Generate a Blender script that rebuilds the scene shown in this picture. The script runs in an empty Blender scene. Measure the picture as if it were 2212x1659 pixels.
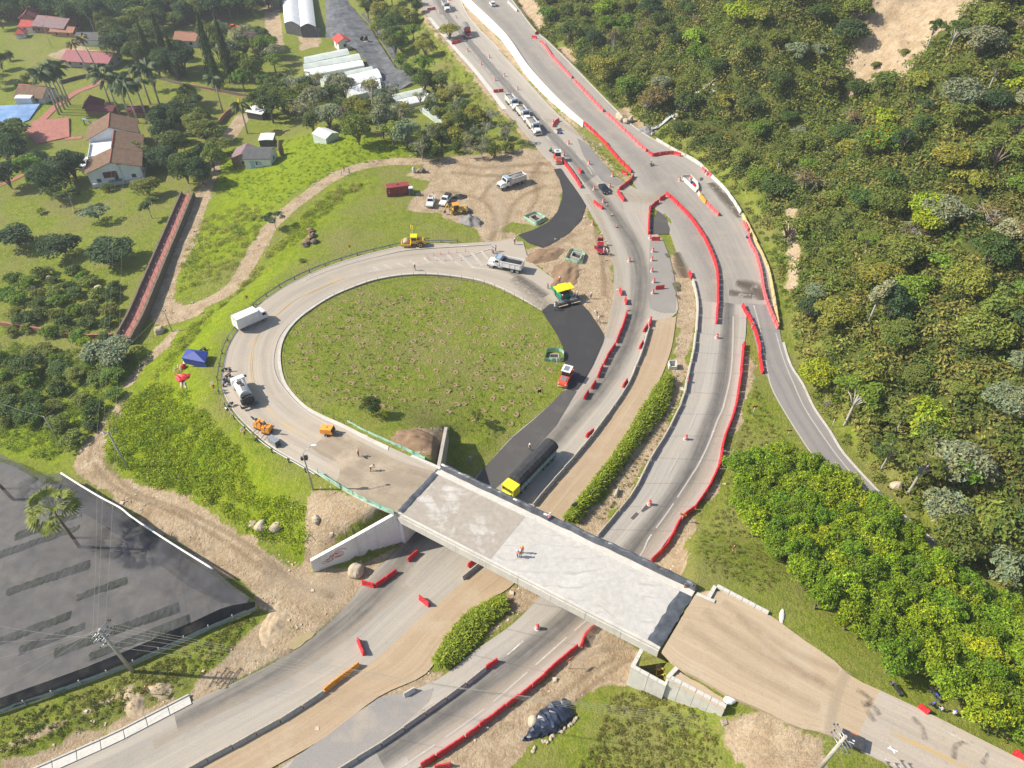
import bpy, bmesh, math, random
import numpy as np
from mathutils import Vector, Matrix
random.seed(7); RNG = np.random.default_rng(11)
SC = bpy.context.scene
COL = SC.collection
PI = math.pi

# ------------------------------------------------------------------ camera, sky, sun, exposure
CAM_H, FPX, PITCH = 96.0, 1566.0, math.radians(43.5)     # height (m), focal length for a 2212 px wide image
cd = bpy.data.cameras.new('camera'); cam = bpy.data.objects.new('camera', cd); COL.objects.link(cam)
cam.location = (0, 0, CAM_H); cam.rotation_euler = (PI/2 - PITCH, 0, 0)
cd.sensor_width = 36.0; cd.lens = FPX/2212*36.0; cd.clip_start = 0.5; cd.clip_end = 20000
SC.camera = cam
SUN_EL, SUN_AZ = math.radians(41), math.radians(177)      # azimuth measured from +x, anticlockwise: light comes from the left
W = bpy.data.worlds.new('World'); SC.world = W; W.use_nodes = True
nt = W.node_tree; sky = nt.nodes.new('ShaderNodeTexSky'); sky.sky_type = 'NISHITA'; sky.sun_disc = False
sky.sun_elevation = SUN_EL; sky.sun_rotation = PI/2 - SUN_AZ
sky.air_density = 1.0; sky.dust_density = 1.4
bg = nt.nodes['Background']; bg.inputs[1].default_value = 0.105
nt.links.new(sky.outputs[0], bg.inputs[0])
sd = bpy.data.lights.new('sun', 'SUN'); sd.energy = 4.7; sd.angle = math.radians(0.53); sd.color = (1.0, 0.92, 0.79)
sun = bpy.data.objects.new('sun', sd); COL.objects.link(sun); sun.location = (-120, 60, 160)
_d = Vector((math.cos(SUN_EL)*math.cos(SUN_AZ), math.cos(SUN_EL)*math.sin(SUN_AZ), math.sin(SUN_EL)))
sun.rotation_euler = _d.to_track_quat('Z', 'Y').to_euler()
vs = SC.view_settings; vs.view_transform = 'Standard'; vs.look = 'None'; vs.exposure = 0.66; vs.gamma = 1.0
vs.use_curve_mapping = False
SC.cycles.max_bounces = 5; SC.cycles.transparent_max_bounces = 8
SC.cycles.diffuse_bounces = 3; SC.cycles.glossy_bounces = 2; SC.cycles.transmission_bounces = 3

# ------------------------------------------------------------------ image pixel coordinates -> points on the ground, cast through the camera
FWD = np.array([0, math.cos(PITCH), -math.sin(PITCH)]); UPV = np.array([0, math.sin(PITCH), math.cos(PITCH)])
def ray(dx, dy):
    return np.array([1.0, 0, 0])*(dx-1106.0) + FWD*FPX + UPV*(829.5-dy)
def P(dx, dy, z=0.0):
    d = ray(dx, dy); t = (z-CAM_H)/d[2]
    return np.array([d[0]*t, d[1]*t, z])
def catmull(pts, step=2.0):
    p = np.array(pts, float)
    if len(p) < 3: return resample(p, step)
    q = np.vstack([2*p[0]-p[1], p, 2*p[-1]-p[-2]]); out = []
    for i in range(1, len(q)-2):
        n = max(2, int(np.linalg.norm(q[i+1][:2]-q[i][:2])/step)+1)
        t = np.linspace(0, 1, n, endpoint=False)[:, None]
        out.append(0.5*((2*q[i]) + (q[i+1]-q[i-1])*t + (2*q[i-1]-5*q[i]+4*q[i+1]-q[i+2])*t*t + (3*q[i]-q[i-1]-3*q[i+1]+q[i+2])*t**3))
    out.append(p[-1:]); return np.vstack(out)
def resample(p, step):
    p = np.array(p, float); s = np.r_[0, np.cumsum(np.linalg.norm(np.diff(p, axis=0), axis=1))]
    n = max(2, int(round(s[-1]/step))+1); u = np.linspace(0, s[-1], n)
    return np.stack([np.interp(u, s, p[:, k]) for k in range(p.shape[1])], 1)
def seglen(p): return float(np.linalg.norm(np.diff(np.array(p, float)[:, :2], axis=0), axis=1).sum())

# ------------------------------------------------------------------ tags and objects
def tag(o, label=None, cat=None, group=None, kind=None):
    if label: o['label'] = label
    if cat: o['category'] = cat
    if group: o['group'] = group
    if kind: o['kind'] = kind
    return o
def link(name, data, parent=None, loc=None, rz=None):
    o = bpy.data.objects.new(name, data); COL.objects.link(o)
    if parent is not None: o.parent = parent
    if loc is not None: o.location = [float(v) for v in loc]
    if rz is not None: o.rotation_euler = (0, 0, float(rz))
    return o
def empty(name, label, cat, loc=(0, 0, 0), rz=0.0, group=None):
    o = link(name, None, None, loc, rz); o.empty_display_size = 0.3
    return tag(o, label, cat, group)
def copy_tree(o, parent=None):
    c = o.copy(); COL.objects.link(c)
    if parent is not None: c.parent = parent
    for ch in list(o.children): copy_tree(ch, c)
    return c
def mesh_np(name, V, F, mats, mi=None, smooth=False, uv=None, col=None, attrs=None):
    """V (n,3); F (m,k) uniform polygons."""
    V = np.ascontiguousarray(V, np.float32); F = np.ascontiguousarray(F, np.int32)
    me = bpy.data.meshes.new(name); m, k = F.shape
    me.vertices.add(len(V)); me.vertices.foreach_set('co', V.ravel())
    me.loops.add(m*k); me.loops.foreach_set('vertex_index', F.ravel())
    me.polygons.add(m); me.polygons.foreach_set('loop_start', np.arange(0, m*k, k, dtype=np.int32))
    me.polygons.foreach_set('loop_total', np.full(m, k, np.int32))
    for mt in (mats if isinstance(mats, (list, tuple)) else [mats]): me.materials.append(mt)
    if mi is not None: me.polygons.foreach_set('material_index', np.asarray(mi, np.int32))
    me.polygons.foreach_set('use_smooth', np.full(m, bool(smooth)))
    if uv is not None:
        l = me.uv_layers.new(name='UVMap'); l.data.foreach_set('uv', np.asarray(uv, np.float32)[F.ravel()].ravel())
    if col is not None:
        a = me.attributes.new('tint', 'FLOAT_COLOR', 'POINT'); c4 = np.ones((len(V), 4), np.float32); c4[:, :3] = col
        a.data.foreach_set('color', c4.ravel())
    for nm, arr in (attrs or {}).items():
        a = me.attributes.new(nm, 'FLOAT', 'POINT'); a.data.foreach_set('value', np.asarray(arr, np.float32))
    me.update(); me.validate(); return me

class MB:
    """collects primitive shapes; build() links them as ONE mesh object"""
    def __init__(s): s.v = []; s.f = []; s.m = []; s.sm = []
    def add(s, V, F, m=0, smooth=False):
        b = len(s.v); s.v += [tuple(float(c) for c in p) for p in V]
        for f in F: s.f.append(tuple(b+i for i in f)); s.m.append(m); s.sm.append(smooth)
        return s
    def box(s, c, d, m=0, rz=0.0, taper=1.0, ty=None):
        x, y, z = d[0]/2, d[1]/2, d[2]/2; ty = taper if ty is None else ty; V = []
        ca, sa = math.cos(rz), math.sin(rz)
        for sz, k, ky in ((-1, 1, 1), (1, taper, ty)):
            for sx, sy in ((-1, -1), (1, -1), (1, 1), (-1, 1)):
                a, b = sx*x*k, sy*y*ky; V.append((c[0]+a*ca-b*sa, c[1]+a*sa+b*ca, c[2]+sz*z))
        return s.add(V, [(0, 3, 2, 1), (4, 5, 6, 7), (0, 1, 5, 4), (1, 2, 6, 5), (2, 3, 7, 6), (3, 0, 4, 7)], m)
    def prism(s, prof, y0, y1, m=0):
        """profile in the xz plane, extruded along y"""
        n = len(prof); V = [(p[0], y0, p[1]) for p in prof] + [(p[0], y1, p[1]) for p in prof]
        F = [tuple(range(n)), tuple(range(2*n-1, n-1, -1))] + [(i, n+i, n+(i+1) % n, (i+1) % n) for i in range(n)]
        return s.add(V, F, m)
    def tube(s, pts, r, n=8, m=0, caps=True, smooth=True):
        pts = [Vector(p) for p in pts]; rr = r if isinstance(r, (list, tuple)) else [r]*len(pts); V = []
        for i, p in enumerate(pts):
            t = (pts[min(i+1, len(pts)-1)]-pts[max(i-1, 0)]).normalized()
            a = t.orthogonal().normalized() if i == 0 else (a - t*a.dot(t)).normalized()
            b = t.cross(a)
            V += [p + (a*math.cos(2*PI*k/n)+b*math.sin(2*PI*k/n))*rr[i] for k in range(n)]
        F = [(i*n+k, i*n+(k+1) % n, (i+1)*n+(k+1) % n, (i+1)*n+k) for i in range(len(pts)-1) for k in range(n)]
        s.add(V, F, m, smooth)
        if caps:
            b = len(s.v)-len(V); s.f += [tuple(b+k for k in range(n-1, -1, -1)), tuple(b+len(V)-n+k for k in range(n))]
            s.m += [m, m]; s.sm += [False, False]
        return s
    def lathe(s, prof, n=12, m=0, c=(0, 0, 0), smooth=True):
        V = [(c[0]+r*math.cos(2*PI*k/n), c[1]+r*math.sin(2*PI*k/n), c[2]+z) for r, z in prof for k in range(n)]
        F = [(i*n+k, i*n+(k+1) % n, (i+1)*n+(k+1) % n, (i+1)*n+k) for i in range(len(prof)-1) for k in range(n)]
        s.add(V, F, m, smooth); b = len(s.v)-len(V)
        s.f += [tuple(b+k for k in range(n-1, -1, -1)), tuple(b+len(V)-n+k for k in range(n))]; s.m += [m, m]; s.sm += [False, False]
        return s
    def wheel(s, x, y, z, r, w, m=0):
        V = []
        for yy, rr in ((-w/2, r*.86), (-w/2+w*.15, r), (w/2-w*.15, r), (w/2, r*.86)):
            V += [(x+rr*math.cos(2*PI*k/14), y+yy, z+rr*math.sin(2*PI*k/14)) for k in range(14)]
        F = [(i*14+k, i*14+(k+1) % 14, (i+1)*14+(k+1) % 14, (i+1)*14+k) for i in range(3) for k in range(14)]
        F += [tuple(range(13, -1, -1)), tuple(range(42, 56))]
        return s.add(V, F, m)
    def blob(s, c, r, m=0, seed=0, rough=.18, n=10):
        rg = np.random.default_rng(seed); k = [rg.normal(size=3) for _ in range(5)]; ph = rg.uniform(0, 6, 5); V = []
        for i in range(n+1):
            th = PI*i/n
            for j in range(n):
                a = 2*PI*j/n; u = np.array([math.sin(th)*math.cos(a), math.sin(th)*math.sin(a), math.cos(th)])
                q = 1+rough*sum(math.sin(2.2*float(kk@u)+p) for kk, p in zip(k, ph))/2
                V.append((c[0]+r[0]*u[0]*q, c[1]+r[1]*u[1]*q, c[2]+r[2]*u[2]*q))
        F = [(i*n+j, (i+1)*n+j, (i+1)*n+(j+1) % n, i*n+(j+1) % n) for i in range(n) for j in range(n)]
        return s.add(V, F, m, False)
    def mesh(s, name, mats):
        me = bpy.data.meshes.new(name); me.from_pydata(s.v, [], s.f)
        for mt in (mats if isinstance(mats, (list, tuple)) else [mats]): me.materials.append(mt)
        me.polygons.foreach_set('material_index', s.m); me.polygons.foreach_set('use_smooth', s.sm); me.update(); return me
    def build(s, name, mats, parent=None, loc=None, rz=None):
        return link(name, s.mesh(name, mats), parent, loc, rz)

# ------------------------------------------------------------------ materials
def newmat(name):
    m = bpy.data.materials.new(name); m.use_nodes = True; return m, m.node_tree, m.node_tree.nodes['Principled BSDF']
def N(t, typ, **kw):
    n = t.nodes.new(typ)
    for k, v in kw.items():
        if k.startswith('i_'):
            key = k[2:]; n.inputs[int(key) if key.isdigit() else key.replace('_', ' ')].default_value = v
        else: setattr(n, k, v)
    return n
def coords(t, scale=(1, 1, 1), src='Object'):
    """world-locked for setting pieces whose object origin is the world origin"""
    tc = t.nodes.new('ShaderNodeTexCoord'); mp = N(t, 'ShaderNodeMapping'); mp.inputs['Scale'].default_value = scale
    t.links.new(tc.outputs[src], mp.inputs['Vector']); return mp.outputs[0]
def noise(t, vec, scale, detail=4, rough=.6, dist=0.0):
    n = N(t, 'ShaderNodeTexNoise', i_Scale=scale, i_Detail=detail, i_Roughness=rough, i_Distortion=dist)
    t.links.new(vec, n.inputs['Vector']); return n.outputs[0]
def ramp(t, fac, stops):
    r = t.nodes.new('ShaderNodeValToRGB'); e = r.color_ramp.elements
    for i, (p, c) in enumerate(stops):
        el = e[i] if i < 2 else e.new(p)
        el.position = p; el.color = (*c, 1) if not isinstance(c, (int, float)) else (c, c, c, 1)
    t.links.new(fac, r.inputs[0]); return r.outputs[0]
def mixc(t, fac, a, b, mode='MIX'):
    m = N(t, 'ShaderNodeMix', data_type='RGBA', blend_type=mode)
    for sock, v in ((m.inputs[0], fac), (m.inputs[6], a), (m.inputs[7], b)):
        if hasattr(v, 'links'): t.links.new(v, sock)
        else: sock.default_value = v if isinstance(v, (int, float)) else (*v, 1) if len(v) == 3 else v
    return m.outputs[2]
def math_(t, op, a, b=0.0, clamp=False):
    m = N(t, 'ShaderNodeMath', operation=op, use_clamp=clamp)
    for s_, v in ((m.inputs[0], a), (m.inputs[1], b)):
        if hasattr(v, 'links'): t.links.new(v, s_)
        else: s_.default_value = v
    return m.outputs[0]
def bump(t, bs, h, strength=.5, dist=.1):
    b = N(t, 'ShaderNodeBump', i_Strength=strength, i_Distance=dist); t.links.new(h, b.inputs['Height']); t.links.new(b.outputs[0], bs.inputs['Normal'])
def plain(name, c, rough=.6, var=.12, scale=3.0, metal=0.0, dirt=None, src='Object', spec=.5):
    """painted / plain surface with faint grain and grime so that nothing is a flat colour"""
    m, t, b = newmat(name); v = coords(t, src=src); n = noise(t, v, scale, 5)
    lo = tuple(x*(1-var) for x in c); hi = tuple(min(1, x*(1+var)) for x in c)
    col = ramp(t, n, [(.3, lo), (.7, hi)])
    if dirt:
        n2 = noise(t, v, scale*.6, 6, .7); f = ramp(t, n2, [(.5, 0), (.72, 1)]); col = mixc(t, math_(t, 'MULTIPLY', f, dirt[1]), col, dirt[0])
    t.links.new(col, b.inputs['Base Color']); b.inputs['Roughness'].default_value = rough; b.inputs['Metallic'].default_value = metal
    b.inputs['Specular IOR Level'].default_value = spec
    return m
DUST = (.36, .28, .19)
# ------------------------------------------------------------------ ground heights
LC = [(905,-22,985,-22),(923,37,1012,37),(975,100,1070,100),(1028,160,1124,158),(1088,236,1195,236),(1135,290,1243,280),(1185,350,1281,331),
 (1225,385,1331,382),(1253,422,1400,425),(1278,465,1402,460),(1306,515,1425,513),(1321,555,1444,550),(1326,590,1454,590),(1325,640,1460,635),
 (1318,677,1461,677),(1306,722,1400,715),(1291,765,1385,765),(1262,810,1366,812),(1222,840,1352,840),(1188,874,1330,872),(1156,902,1300,915),(1106,944,1256,972),
 (1045,1012,1193,1044),(985,1075,1120,1125),(903,1149,1050,1205),(803,1240,998,1259),(740,1318,903,1340),(653,1394,813,1422),(553,1452,702,1495),
 (412,1517,590,1557),(250,1590,415,1659),(60,1675,200,1790)]
RC = [(995,-22,1085,-22,3.4),(1013,0,1105,0,3.4),(1078,62,1150,60,3.4),(1106,95,1185,92,3.3),(1144,150,1241,147,3.0),(1206,218,1310,218,1.9),
 (1261,268,1370,275,1.0),(1301,304,1430,312,.45),(1336,346,1480,340,.1),(1362,372,1520,365,0),(1366,392,1550,392,0),(1403,440,1590,440,0),
 (1425,460,1605,468,0),(1445,500,1622,500,0),(1463,545,1643,548,0),(1480,575,1655,578,0),(1498,610,1668,620,0),(1507,650,1677,665,0)]
RC2 = [(1507,646,1612,655),(1505,700,1612,700),(1503,727,1609,742),(1493,785,1604,785),(1483,827,1598,835),(1476,862,1591,870),(1456,907,1579,910),
 (1433,950,1567,950),(1406,992,1557,1000),(1371,1062,1529,1060),(1331,1112,1482,1115),(1291,1160,1442,1165),(1235,1215,1392,1235),(1170,1285,1332,1310),
 (1106,1349,1264,1385),(1028,1404,1197,1445),(943,1469,1132,1500),(830,1512,1062,1553),(765,1544,1005,1594),(703,1592,942,1633),(640,1634,872,1680),(560,1700,782,1740)]
BR = [(1608,655,1676,660,0),(1621,697,1681,697,0),(1632,740,1690,740,0),(1645,790,1706,790,0),(1664,829,1731,829,0),(1689,880,1755,880,.1),(1720,930,1789,930,.2),
 (1756,985,1820,980,.3),(1810,1035,1884,1050,.4),(1870,1090,1936,1102,.5),(1950,1165,2010,1165,.6),(2041,1244,2110,1250,.7),(2140,1330,2200,1325,.8),(2230,1420,2290,1410,.9)]
DL = [(1404,694,1461,684),(1393,740,1452,745),(1378,785,1438,790),(1356,834,1421,829),(1318,892,1385,890),(1256,972,1335,972),(1193,1044,1275,1050),(1151,1094,1222,1120),
 (1115,1130,1160,1205),(1050,1205,1100,1270),(998,1259,1050,1300),(903,1340,965,1385),(813,1422,920,1455),(702,1495,818,1505),(590,1557,703,1592),(415,1659,590,1657),(250,1750,480,1720)]
RAMP_O = [(1130,522,0),(1065,522,0),(978,527,.2),(928,528,.4),(873,532,.7),(828,542,1),(790,551,1.2),(728,570,1.6),(673,591,2),(615,620,2.5),(578,645,2.8),(553,665,3),
 (500,737,3.8),(485,790,4.3),(480,829,4.7),(490,860,5),(515,897,5.4),(553,935,5.8),(590,965,6.2),(640,994,6.6),(688,1022,7),(753,1062,7.3),(803,1089,7.5),(858,1110,7.5)]
RAMP_I = [(1172,672,0),(1106,635,.05),(1053,612,.15),(1008,602,.3),(953,595,.6),(903,593,.9),(853,597,1.15),(803,607,1.5),(753,625,1.9),(715,642,2.2),(678,665,2.6),(645,690,3),
 (620,720,3.4),(608,752,3.9),(607,785,4.3),(613,815,4.7),(620,831,4.9),(638,855,5.2),(665,880,5.6),(703,900,6),(748,920,6.4),(790,942,6.8),(840,965,7.2),(878,982,7.4),(955,1018,7.5)]
APP_N = [(1502,1284,7.5),(1548,1275,7.5),(1600,1296,7.5),(1659,1326,7.5),(1740,1385,7.5),(1800,1425,7.5),(1839,1462,7.45),(1896,1489,7.4),(1971,1524,7.3),(2059,1567,7.2),(2212,1644,7),(2330,1705,6.8)]
APP_S = [(1430,1406,7.5),(1466,1442,7.5),(1520,1470,7.5),(1570,1500,7.5),(1659,1539,7.5),(1720,1570,7.5),(1794,1588,7.45),(1869,1627,7.4),(1929,1657,7.3),(2000,1700,7.2),(2150,1775,7),(2260,1830,6.8)]
def pairs(lst):
    L, R = [], []
    for r in lst:
        z = r[4] if len(r) > 4 else 0.0; L.append(P(r[0], r[1], z)); R.append(P(r[2], r[3], z))
    return np.array(L), np.array(R)
def smooth_pairs(L, R, step=2.0):
    M = catmull(np.hstack([L, R]), step); return M[:, :3], M[:, 3:]
def edges_lr(A, B, step=2.0):
    A = catmull([P(*p) for p in A], .5); B = catmull([P(*p) for p in B], .5)
    n = int(max(seglen(A), seglen(B))/step)+2
    def rs(p):
        s = np.r_[0, np.cumsum(np.linalg.norm(np.diff(p, axis=0), axis=1))]; u = np.linspace(0, s[-1], n)
        return np.stack([np.interp(u, s, p[:, k]) for k in range(3)], 1)
    return rs(A), rs(B)
E_LC = smooth_pairs(*pairs(LC)); E_RC = smooth_pairs(*pairs(RC)); E_RC2 = smooth_pairs(*pairs(RC2)); E_BR = smooth_pairs(*pairs(BR)); E_DL = smooth_pairs(*pairs(DL))
E_RA = edges_lr(RAMP_O, RAMP_I); E_AP = edges_lr(APP_N, APP_S)

CTRL = [(0,0,-6),(250,30,-6),(560,20,-6),(650,60,-6),(780,100,-6),(730,150,-6),(850,60,-5),(870,215,-4),(940,255,-3),(60,250,-5),(250,330,-4.5),(400,200,-5),(500,150,-6),(560,250,-5),
 (590,330,-3.5),(480,330,-4),(120,420,-3.5),(300,430,-3),(60,600,-2.5),(200,560,-2.5),(330,560,-1.6),(100,760,-1.5),(250,720,-1.2),(380,600,-1.5),(440,430,-3),(500,300,-4.2),
 (385,672,-.6),(460,648,0),(525,590,.2),(578,497,0),(628,447,0),(708,390,.3),(828,352,.6),(928,347,.6),(1028,340,.4),(560,420,-.6),(640,360,.6),(740,320,1.6),(840,310,1.4),(930,325,.4),(700,280,-1.5),(1010,310,-1),(960,290,-2),
 (1090,300,-.8),(1050,250,-1.5),(980,180,-3),(930,120,-4),(880,60,-4.5),(1000,420,0),(900,440,.2),(760,450,.5),(650,500,.6),(1090,440,0),(1150,400,0),(1130,480,0),(1020,500,.1),(960,480,.2),(1200,560,0),(1280,600,0),(1260,540,0),
 (300,790,0),(240,890,.2),(170,980,.2),(230,1000,.3),(340,1090,.2),(470,1180,.1),(600,1270,0),(700,1300,0),(780,1200,0),(150,900,-.3),(50,900,-.8),(100,1150,-.3),(300,1250,0),(60,1400,.2),(450,1350,.3),(300,1480,.6),(150,1540,.7),(40,1600,.6),(480,1420,.4),
 (320,900,1.2),(400,830,2.6),(360,980,1.5),(480,1000,3.2),(560,1060,3.2),(470,1080,1.5),(620,1150,1.6),(660,1080,4.2),(700,1150,3.8),(780,1110,5.4),(640,1210,.4),(440,720,1.4),(500,670,1.8),
 (900,760,1.4),(720,760,3.2),(780,860,4.2),(860,920,4.6),(900,680,1),(1050,720,.4),(1150,760,.1),(1180,850,0),(1050,880,.8),(1000,940,1.8),(920,960,5.2),(1010,990,.8),(1060,960,.3),
 (1450,780,0),(1440,600,0),(1290,340,0),(1180,260,0),(1060,140,0),(1000,60,0),(1120,200,0),(1300,1060,0),(1330,1420,0),(1250,1520,.1),(1150,1620,.2),(1040,1659,.2),(1350,1530,.6),(1420,1560,1.4),(1357,1480,.1),(1440,1505,1.0),(1500,1530,2.6),(1556,1547,4.4),
 (1500,1640,2.2),(1600,1600,4.8),(1680,1600,6.2),(1760,1640,6.8),(1300,1640,.5),(1640,800,0),(1640,900,.1),(1620,1000,.2),(1560,1100,.2),(1520,1180,.8),(1540,1240,2.6),(1600,1270,4.6),(1680,1310,5.8),(1680,1200,2.6),(1740,1100,1.2),(1800,1200,3),(1760,1350,6.4),(1900,1320,4),(1900,1430,6.4),(2050,1450,5.6),(2050,1330,2),(2180,1500,5.6),(2200,1600,6.6)]
CP = np.array([P(*c) for c in CTRL]); CP = np.vstack([CP, [(-330,120,-4),(-330,300,-6),(-200,430,-6),(0,480,-3),(-90,20,.5),(0,10,1),(90,15,7),(-300,20,0)]])
for E in (E_LC, E_RC2, E_BR):
    for e in E: CP = np.vstack([CP, e[::9]])
_D = np.linalg.norm(CP[:, None, :2]-CP[None, :, :2], axis=2)
_n = len(CP); _A = np.zeros((_n+1, _n+1)); _A[:_n, :_n] = -(_D + np.eye(_n)*-2.0); _A[:_n, _n] = 1; _A[_n, :_n] = 1
_w = np.linalg.solve(_A, np.r_[CP[:, 2], 0])
def rbf(x, y):
    out = np.full(x.shape, _w[_n])
    for i in range(_n): out -= _w[i]*np.sqrt((x-CP[i, 0])**2+(y-CP[i, 1])**2)
    return out
def sstep(a, b, x):
    t = np.clip((x-a)/(b-a), 0, 1); return t*t*(3-2*t)
def near(x, y, poly, attrs=None):
    """distance to a polyline, parameter and side (+ left of travel)"""
    best = np.full(x.shape, 1e9); side = np.zeros(x.shape); par = np.zeros(x.shape)
    for i in range(len(poly)-1):
        a, b = poly[i][:2], poly[i+1][:2]; d = b-a; L2 = d@d
        if L2 < 1e-9: continue
        t = ((x-a[0])*d[0]+(y-a[1])*d[1])/L2; tc = np.clip(t, 0, 1)
        if i == 0: tc = np.where(t < 0, 0, tc)
        ds = np.hypot(x-a[0]-tc*d[0], y-a[1]-tc*d[1]); m = ds < best
        best = np.where(m, ds, best); par = np.where(m, i+tc, par)
        side = np.where(m, d[0]*(y-a[1])-d[1]*(x-a[0]), side)
    return best, par, np.sign(side)
def inpoly(x, y, poly):
    c = np.zeros(x.shape, bool); n = len(poly); j = n-1
    for i in range(n):
        xi, yi, xj, yj = poly[i][0], poly[i][1], poly[j][0], poly[j][1]
        if yi != yj: c ^= ((yi > y) != (yj > y)) & (x < (xj-xi)*(y-yi)/(yj-yi)+xi)
        j = i
    return c
def sdist(x, y, poly):
    """signed distance: positive inside"""
    p = np.vstack([poly, poly[:1]]); d, _, _ = near(x, y, p); return np.where(inpoly(x, y, poly), d, -d)
def vnoise(x, y, s, seed=0):
    r = np.random.default_rng(seed); T = r.random((256, 256)); X, Y = x/s, y/s
    xi, yi = np.floor(X).astype(int), np.floor(Y).astype(int); fx, fy = X-xi, Y-yi
    fx, fy = fx*fx*(3-2*fx), fy*fy*(3-2*fy); g = lambda a, b: T[a % 256, b % 256]
    return (g(xi, yi)*(1-fx)+g(xi+1, yi)*fx)*(1-fy)+(g(xi, yi+1)*(1-fx)+g(xi+1, yi+1)*fx)*fy
FOOT = np.vstack([E_RC[1][::3], E_BR[1][3::3]]); FOOT = np.vstack([[FOOT[0]+(FOOT[0]-FOOT[3])*12], FOOT, [FOOT[-1]+(FOOT[-1]-FOOT[-4])*14]])
GULLY = np.array([P(1398,283,.5), P(1440,262,3.5), P(1505,210,11), P(1560,160,19), P(1620,100,28), P(1680,40,38), P(1740,-30,50)])
def into(h, x, y, E, a0, a1, b0, b1, drop=.14, inset=0.0, ends=True):
    """blend the ground to meet a ribbon; a0..a1 on its left edge, b0..b1 on its right edge"""
    C = (E[0]+E[1])/2; hw = np.linalg.norm(E[0][:, :2]-E[1][:, :2], axis=1)/2
    lo, hi = np.vstack(E).min(0)-40, np.vstack(E).max(0)+40
    k = np.where((x > lo[0]) & (x < hi[0]) & (y > lo[1]) & (y < hi[1])); X, Y = x[k], y[k]
    d, par, side = near(X, Y, C); i = np.clip(par, 0, len(C)-1); z = np.interp(i, np.arange(len(C)), C[:, 2]); w = np.interp(i, np.arange(len(C)), hw)
    o = d-w; lft = side > 0
    A0 = np.where(lft, a0, b0); A1 = np.where(lft, a1, b1); t = np.clip((o-A0)/(A1-A0), 0, 1); wt = 1-t*t*(3-2*t)
    if ends: wt = np.where((par <= 1e-6) | (par >= len(C)-1-1e-6), np.where(d < w*.6, wt*(d < .5), 0), wt)
    h2 = h.copy(); h2[k] = h[k]*(1-wt)+(z-drop)*wt; return h2
FLAT = [[(1066,520),(1120,505),(1215,430),(1200,362),(1256,410),(1285,465),(1330,560),(1330,640),(1312,735),(1266,825),(1222,850),(1208,790),(1204,740),(1170,680),(1106,637)],
 [(1246,845),(1201,920),(1146,980),(1100,1028),(1000,1120),(975,1110),(1040,1008),(1102,942),(1152,900),(1184,872),(1216,836)],
 [(1443,547),(1480,575),(1507,677),(1483,827),(1406,992),(1291,1160),(1235,1130),(1331,1000),(1418,870),(1452,760)],[(628,1224),(760,1222),(900,1150),(740,1320),(653,1397),(560,1320)],
 [(1293,1347),(1375,1402),(1352,1479),(1260,1520),(1050,1690),(900,1690),(1003,1594),(1161,1474)],[(1240,1130),(1300,1160),(1106,1350),(830,1512),(600,1660),(700,1580),(930,1455),(1098,1319)]]
CUTS = [([P(676,1238), P(868,1184), P(905,1152), P(800,1248), P(740,1262)], .0), ([P(968,936,3)+[.8,.5,0], P(953,1010,7.5)+[.6,.2,0], P(1046,1012), P(1080,980), P(1040,950)], .5)]
def height(x, y):
    h = rbf(x, y)
    h += (vnoise(x, y, 14, 3)-.5)*.5+(vnoise(x, y, 4.5, 4)-.5)*.22
    for pl in FLAT:
        q = np.array([P(*a)[:2] for a in pl]); k = np.where((x > q[:, 0].min()-5) & (x < q[:, 0].max()+5) & (y > q[:, 1].min()-5) & (y < q[:, 1].max()+5))
        w = sstep(-3.5, .3, sdist(x[k], y[k], q)); h[k] = h[k]*(1-w)+(-.03)*w+(vnoise(x[k], y[k], 1.7, 9)-.6)*.1*w
    d, par, side = near(x, y, FOOT); dr = np.where(side > 0, d, 0)        # FOOT runs towards the camera: the hill is on its left
    wob = (vnoise(x, y, 38, 5)-.5)*16+(vnoise(x, y, 13, 6)-.5)*5
    hill = np.maximum(dr-2.5, 0); hh = .62*hill+np.where(hill > 0, wob*sstep(4, 30, hill), 0)
    hh = np.where(hh > 70, 70+22*(1-np.exp(-(hh-70)/45)), hh)
    g, gp, _ = near(x, y, GULLY); hh += sstep(1, 8, hill)*((vnoise(x, y, 3.3, 12)-.5)*1.5+(vnoise(x, y, 1.6, 13)-.5)*.7); hh -= sstep(2, 20, hill)*7.0*np.exp(-(g/7.0)**2)
    h = np.where(side > 0, h*np.exp(-dr/14)+hh, h)
    h = into(h, x, y, E_RA, 1.2, 13, 1.2, 11)
    h = into(h, x, y, E_AP, 1.0, 16, .0, .9)
    h = into(h, x, y, E_DL, .2, 2, .2, 2.5, .1, ends=False)
    h = into(h, x, y, E_LC, .6, 4, .3, 3, .12, ends=False)
    h = into(h, x, y, E_RC2, .3, 3, .8, 5, .12, ends=False)
    h = into(h, x, y, E_BR, .8, 5, .5, 3.5, .12, ends=False)
    for pl, zc in CUTS:
        q = np.array([a[:2] for a in pl]); k = np.where((x > q[:, 0].min()-3) & (x < q[:, 0].max()+3) & (y > q[:, 1].min()-3) & (y < q[:, 1].max()+3))
        w = sstep(-1.9, -.8, sdist(x[k], y[k], q)); h[k] = h[k]*(1-w)+np.minimum(h[k], zc+(vnoise(x[k], y[k], 2.5, 9)-.5)*.3)*w
    # the upper carriageway stands on a retaining wall: the ground steps up under it, not beside it
    h = into(h, x, y, E_RC, .8, 4, -3.2, -1.6, .16, ends=False)
    return h
if True:
    L0 = E_RC[0]; s_ = near(np.array([E_RC[1][5, 0]]), np.array([E_RC[1][5, 1]]), (E_RC[0]+E_RC[1])/2)[2][0]
    assert s_ > 0, 'right edge expected on the left-hand side of travel'
X0, X1, Y0, Y1, RES = -245, 250, 22, 372, 1.0
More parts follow.
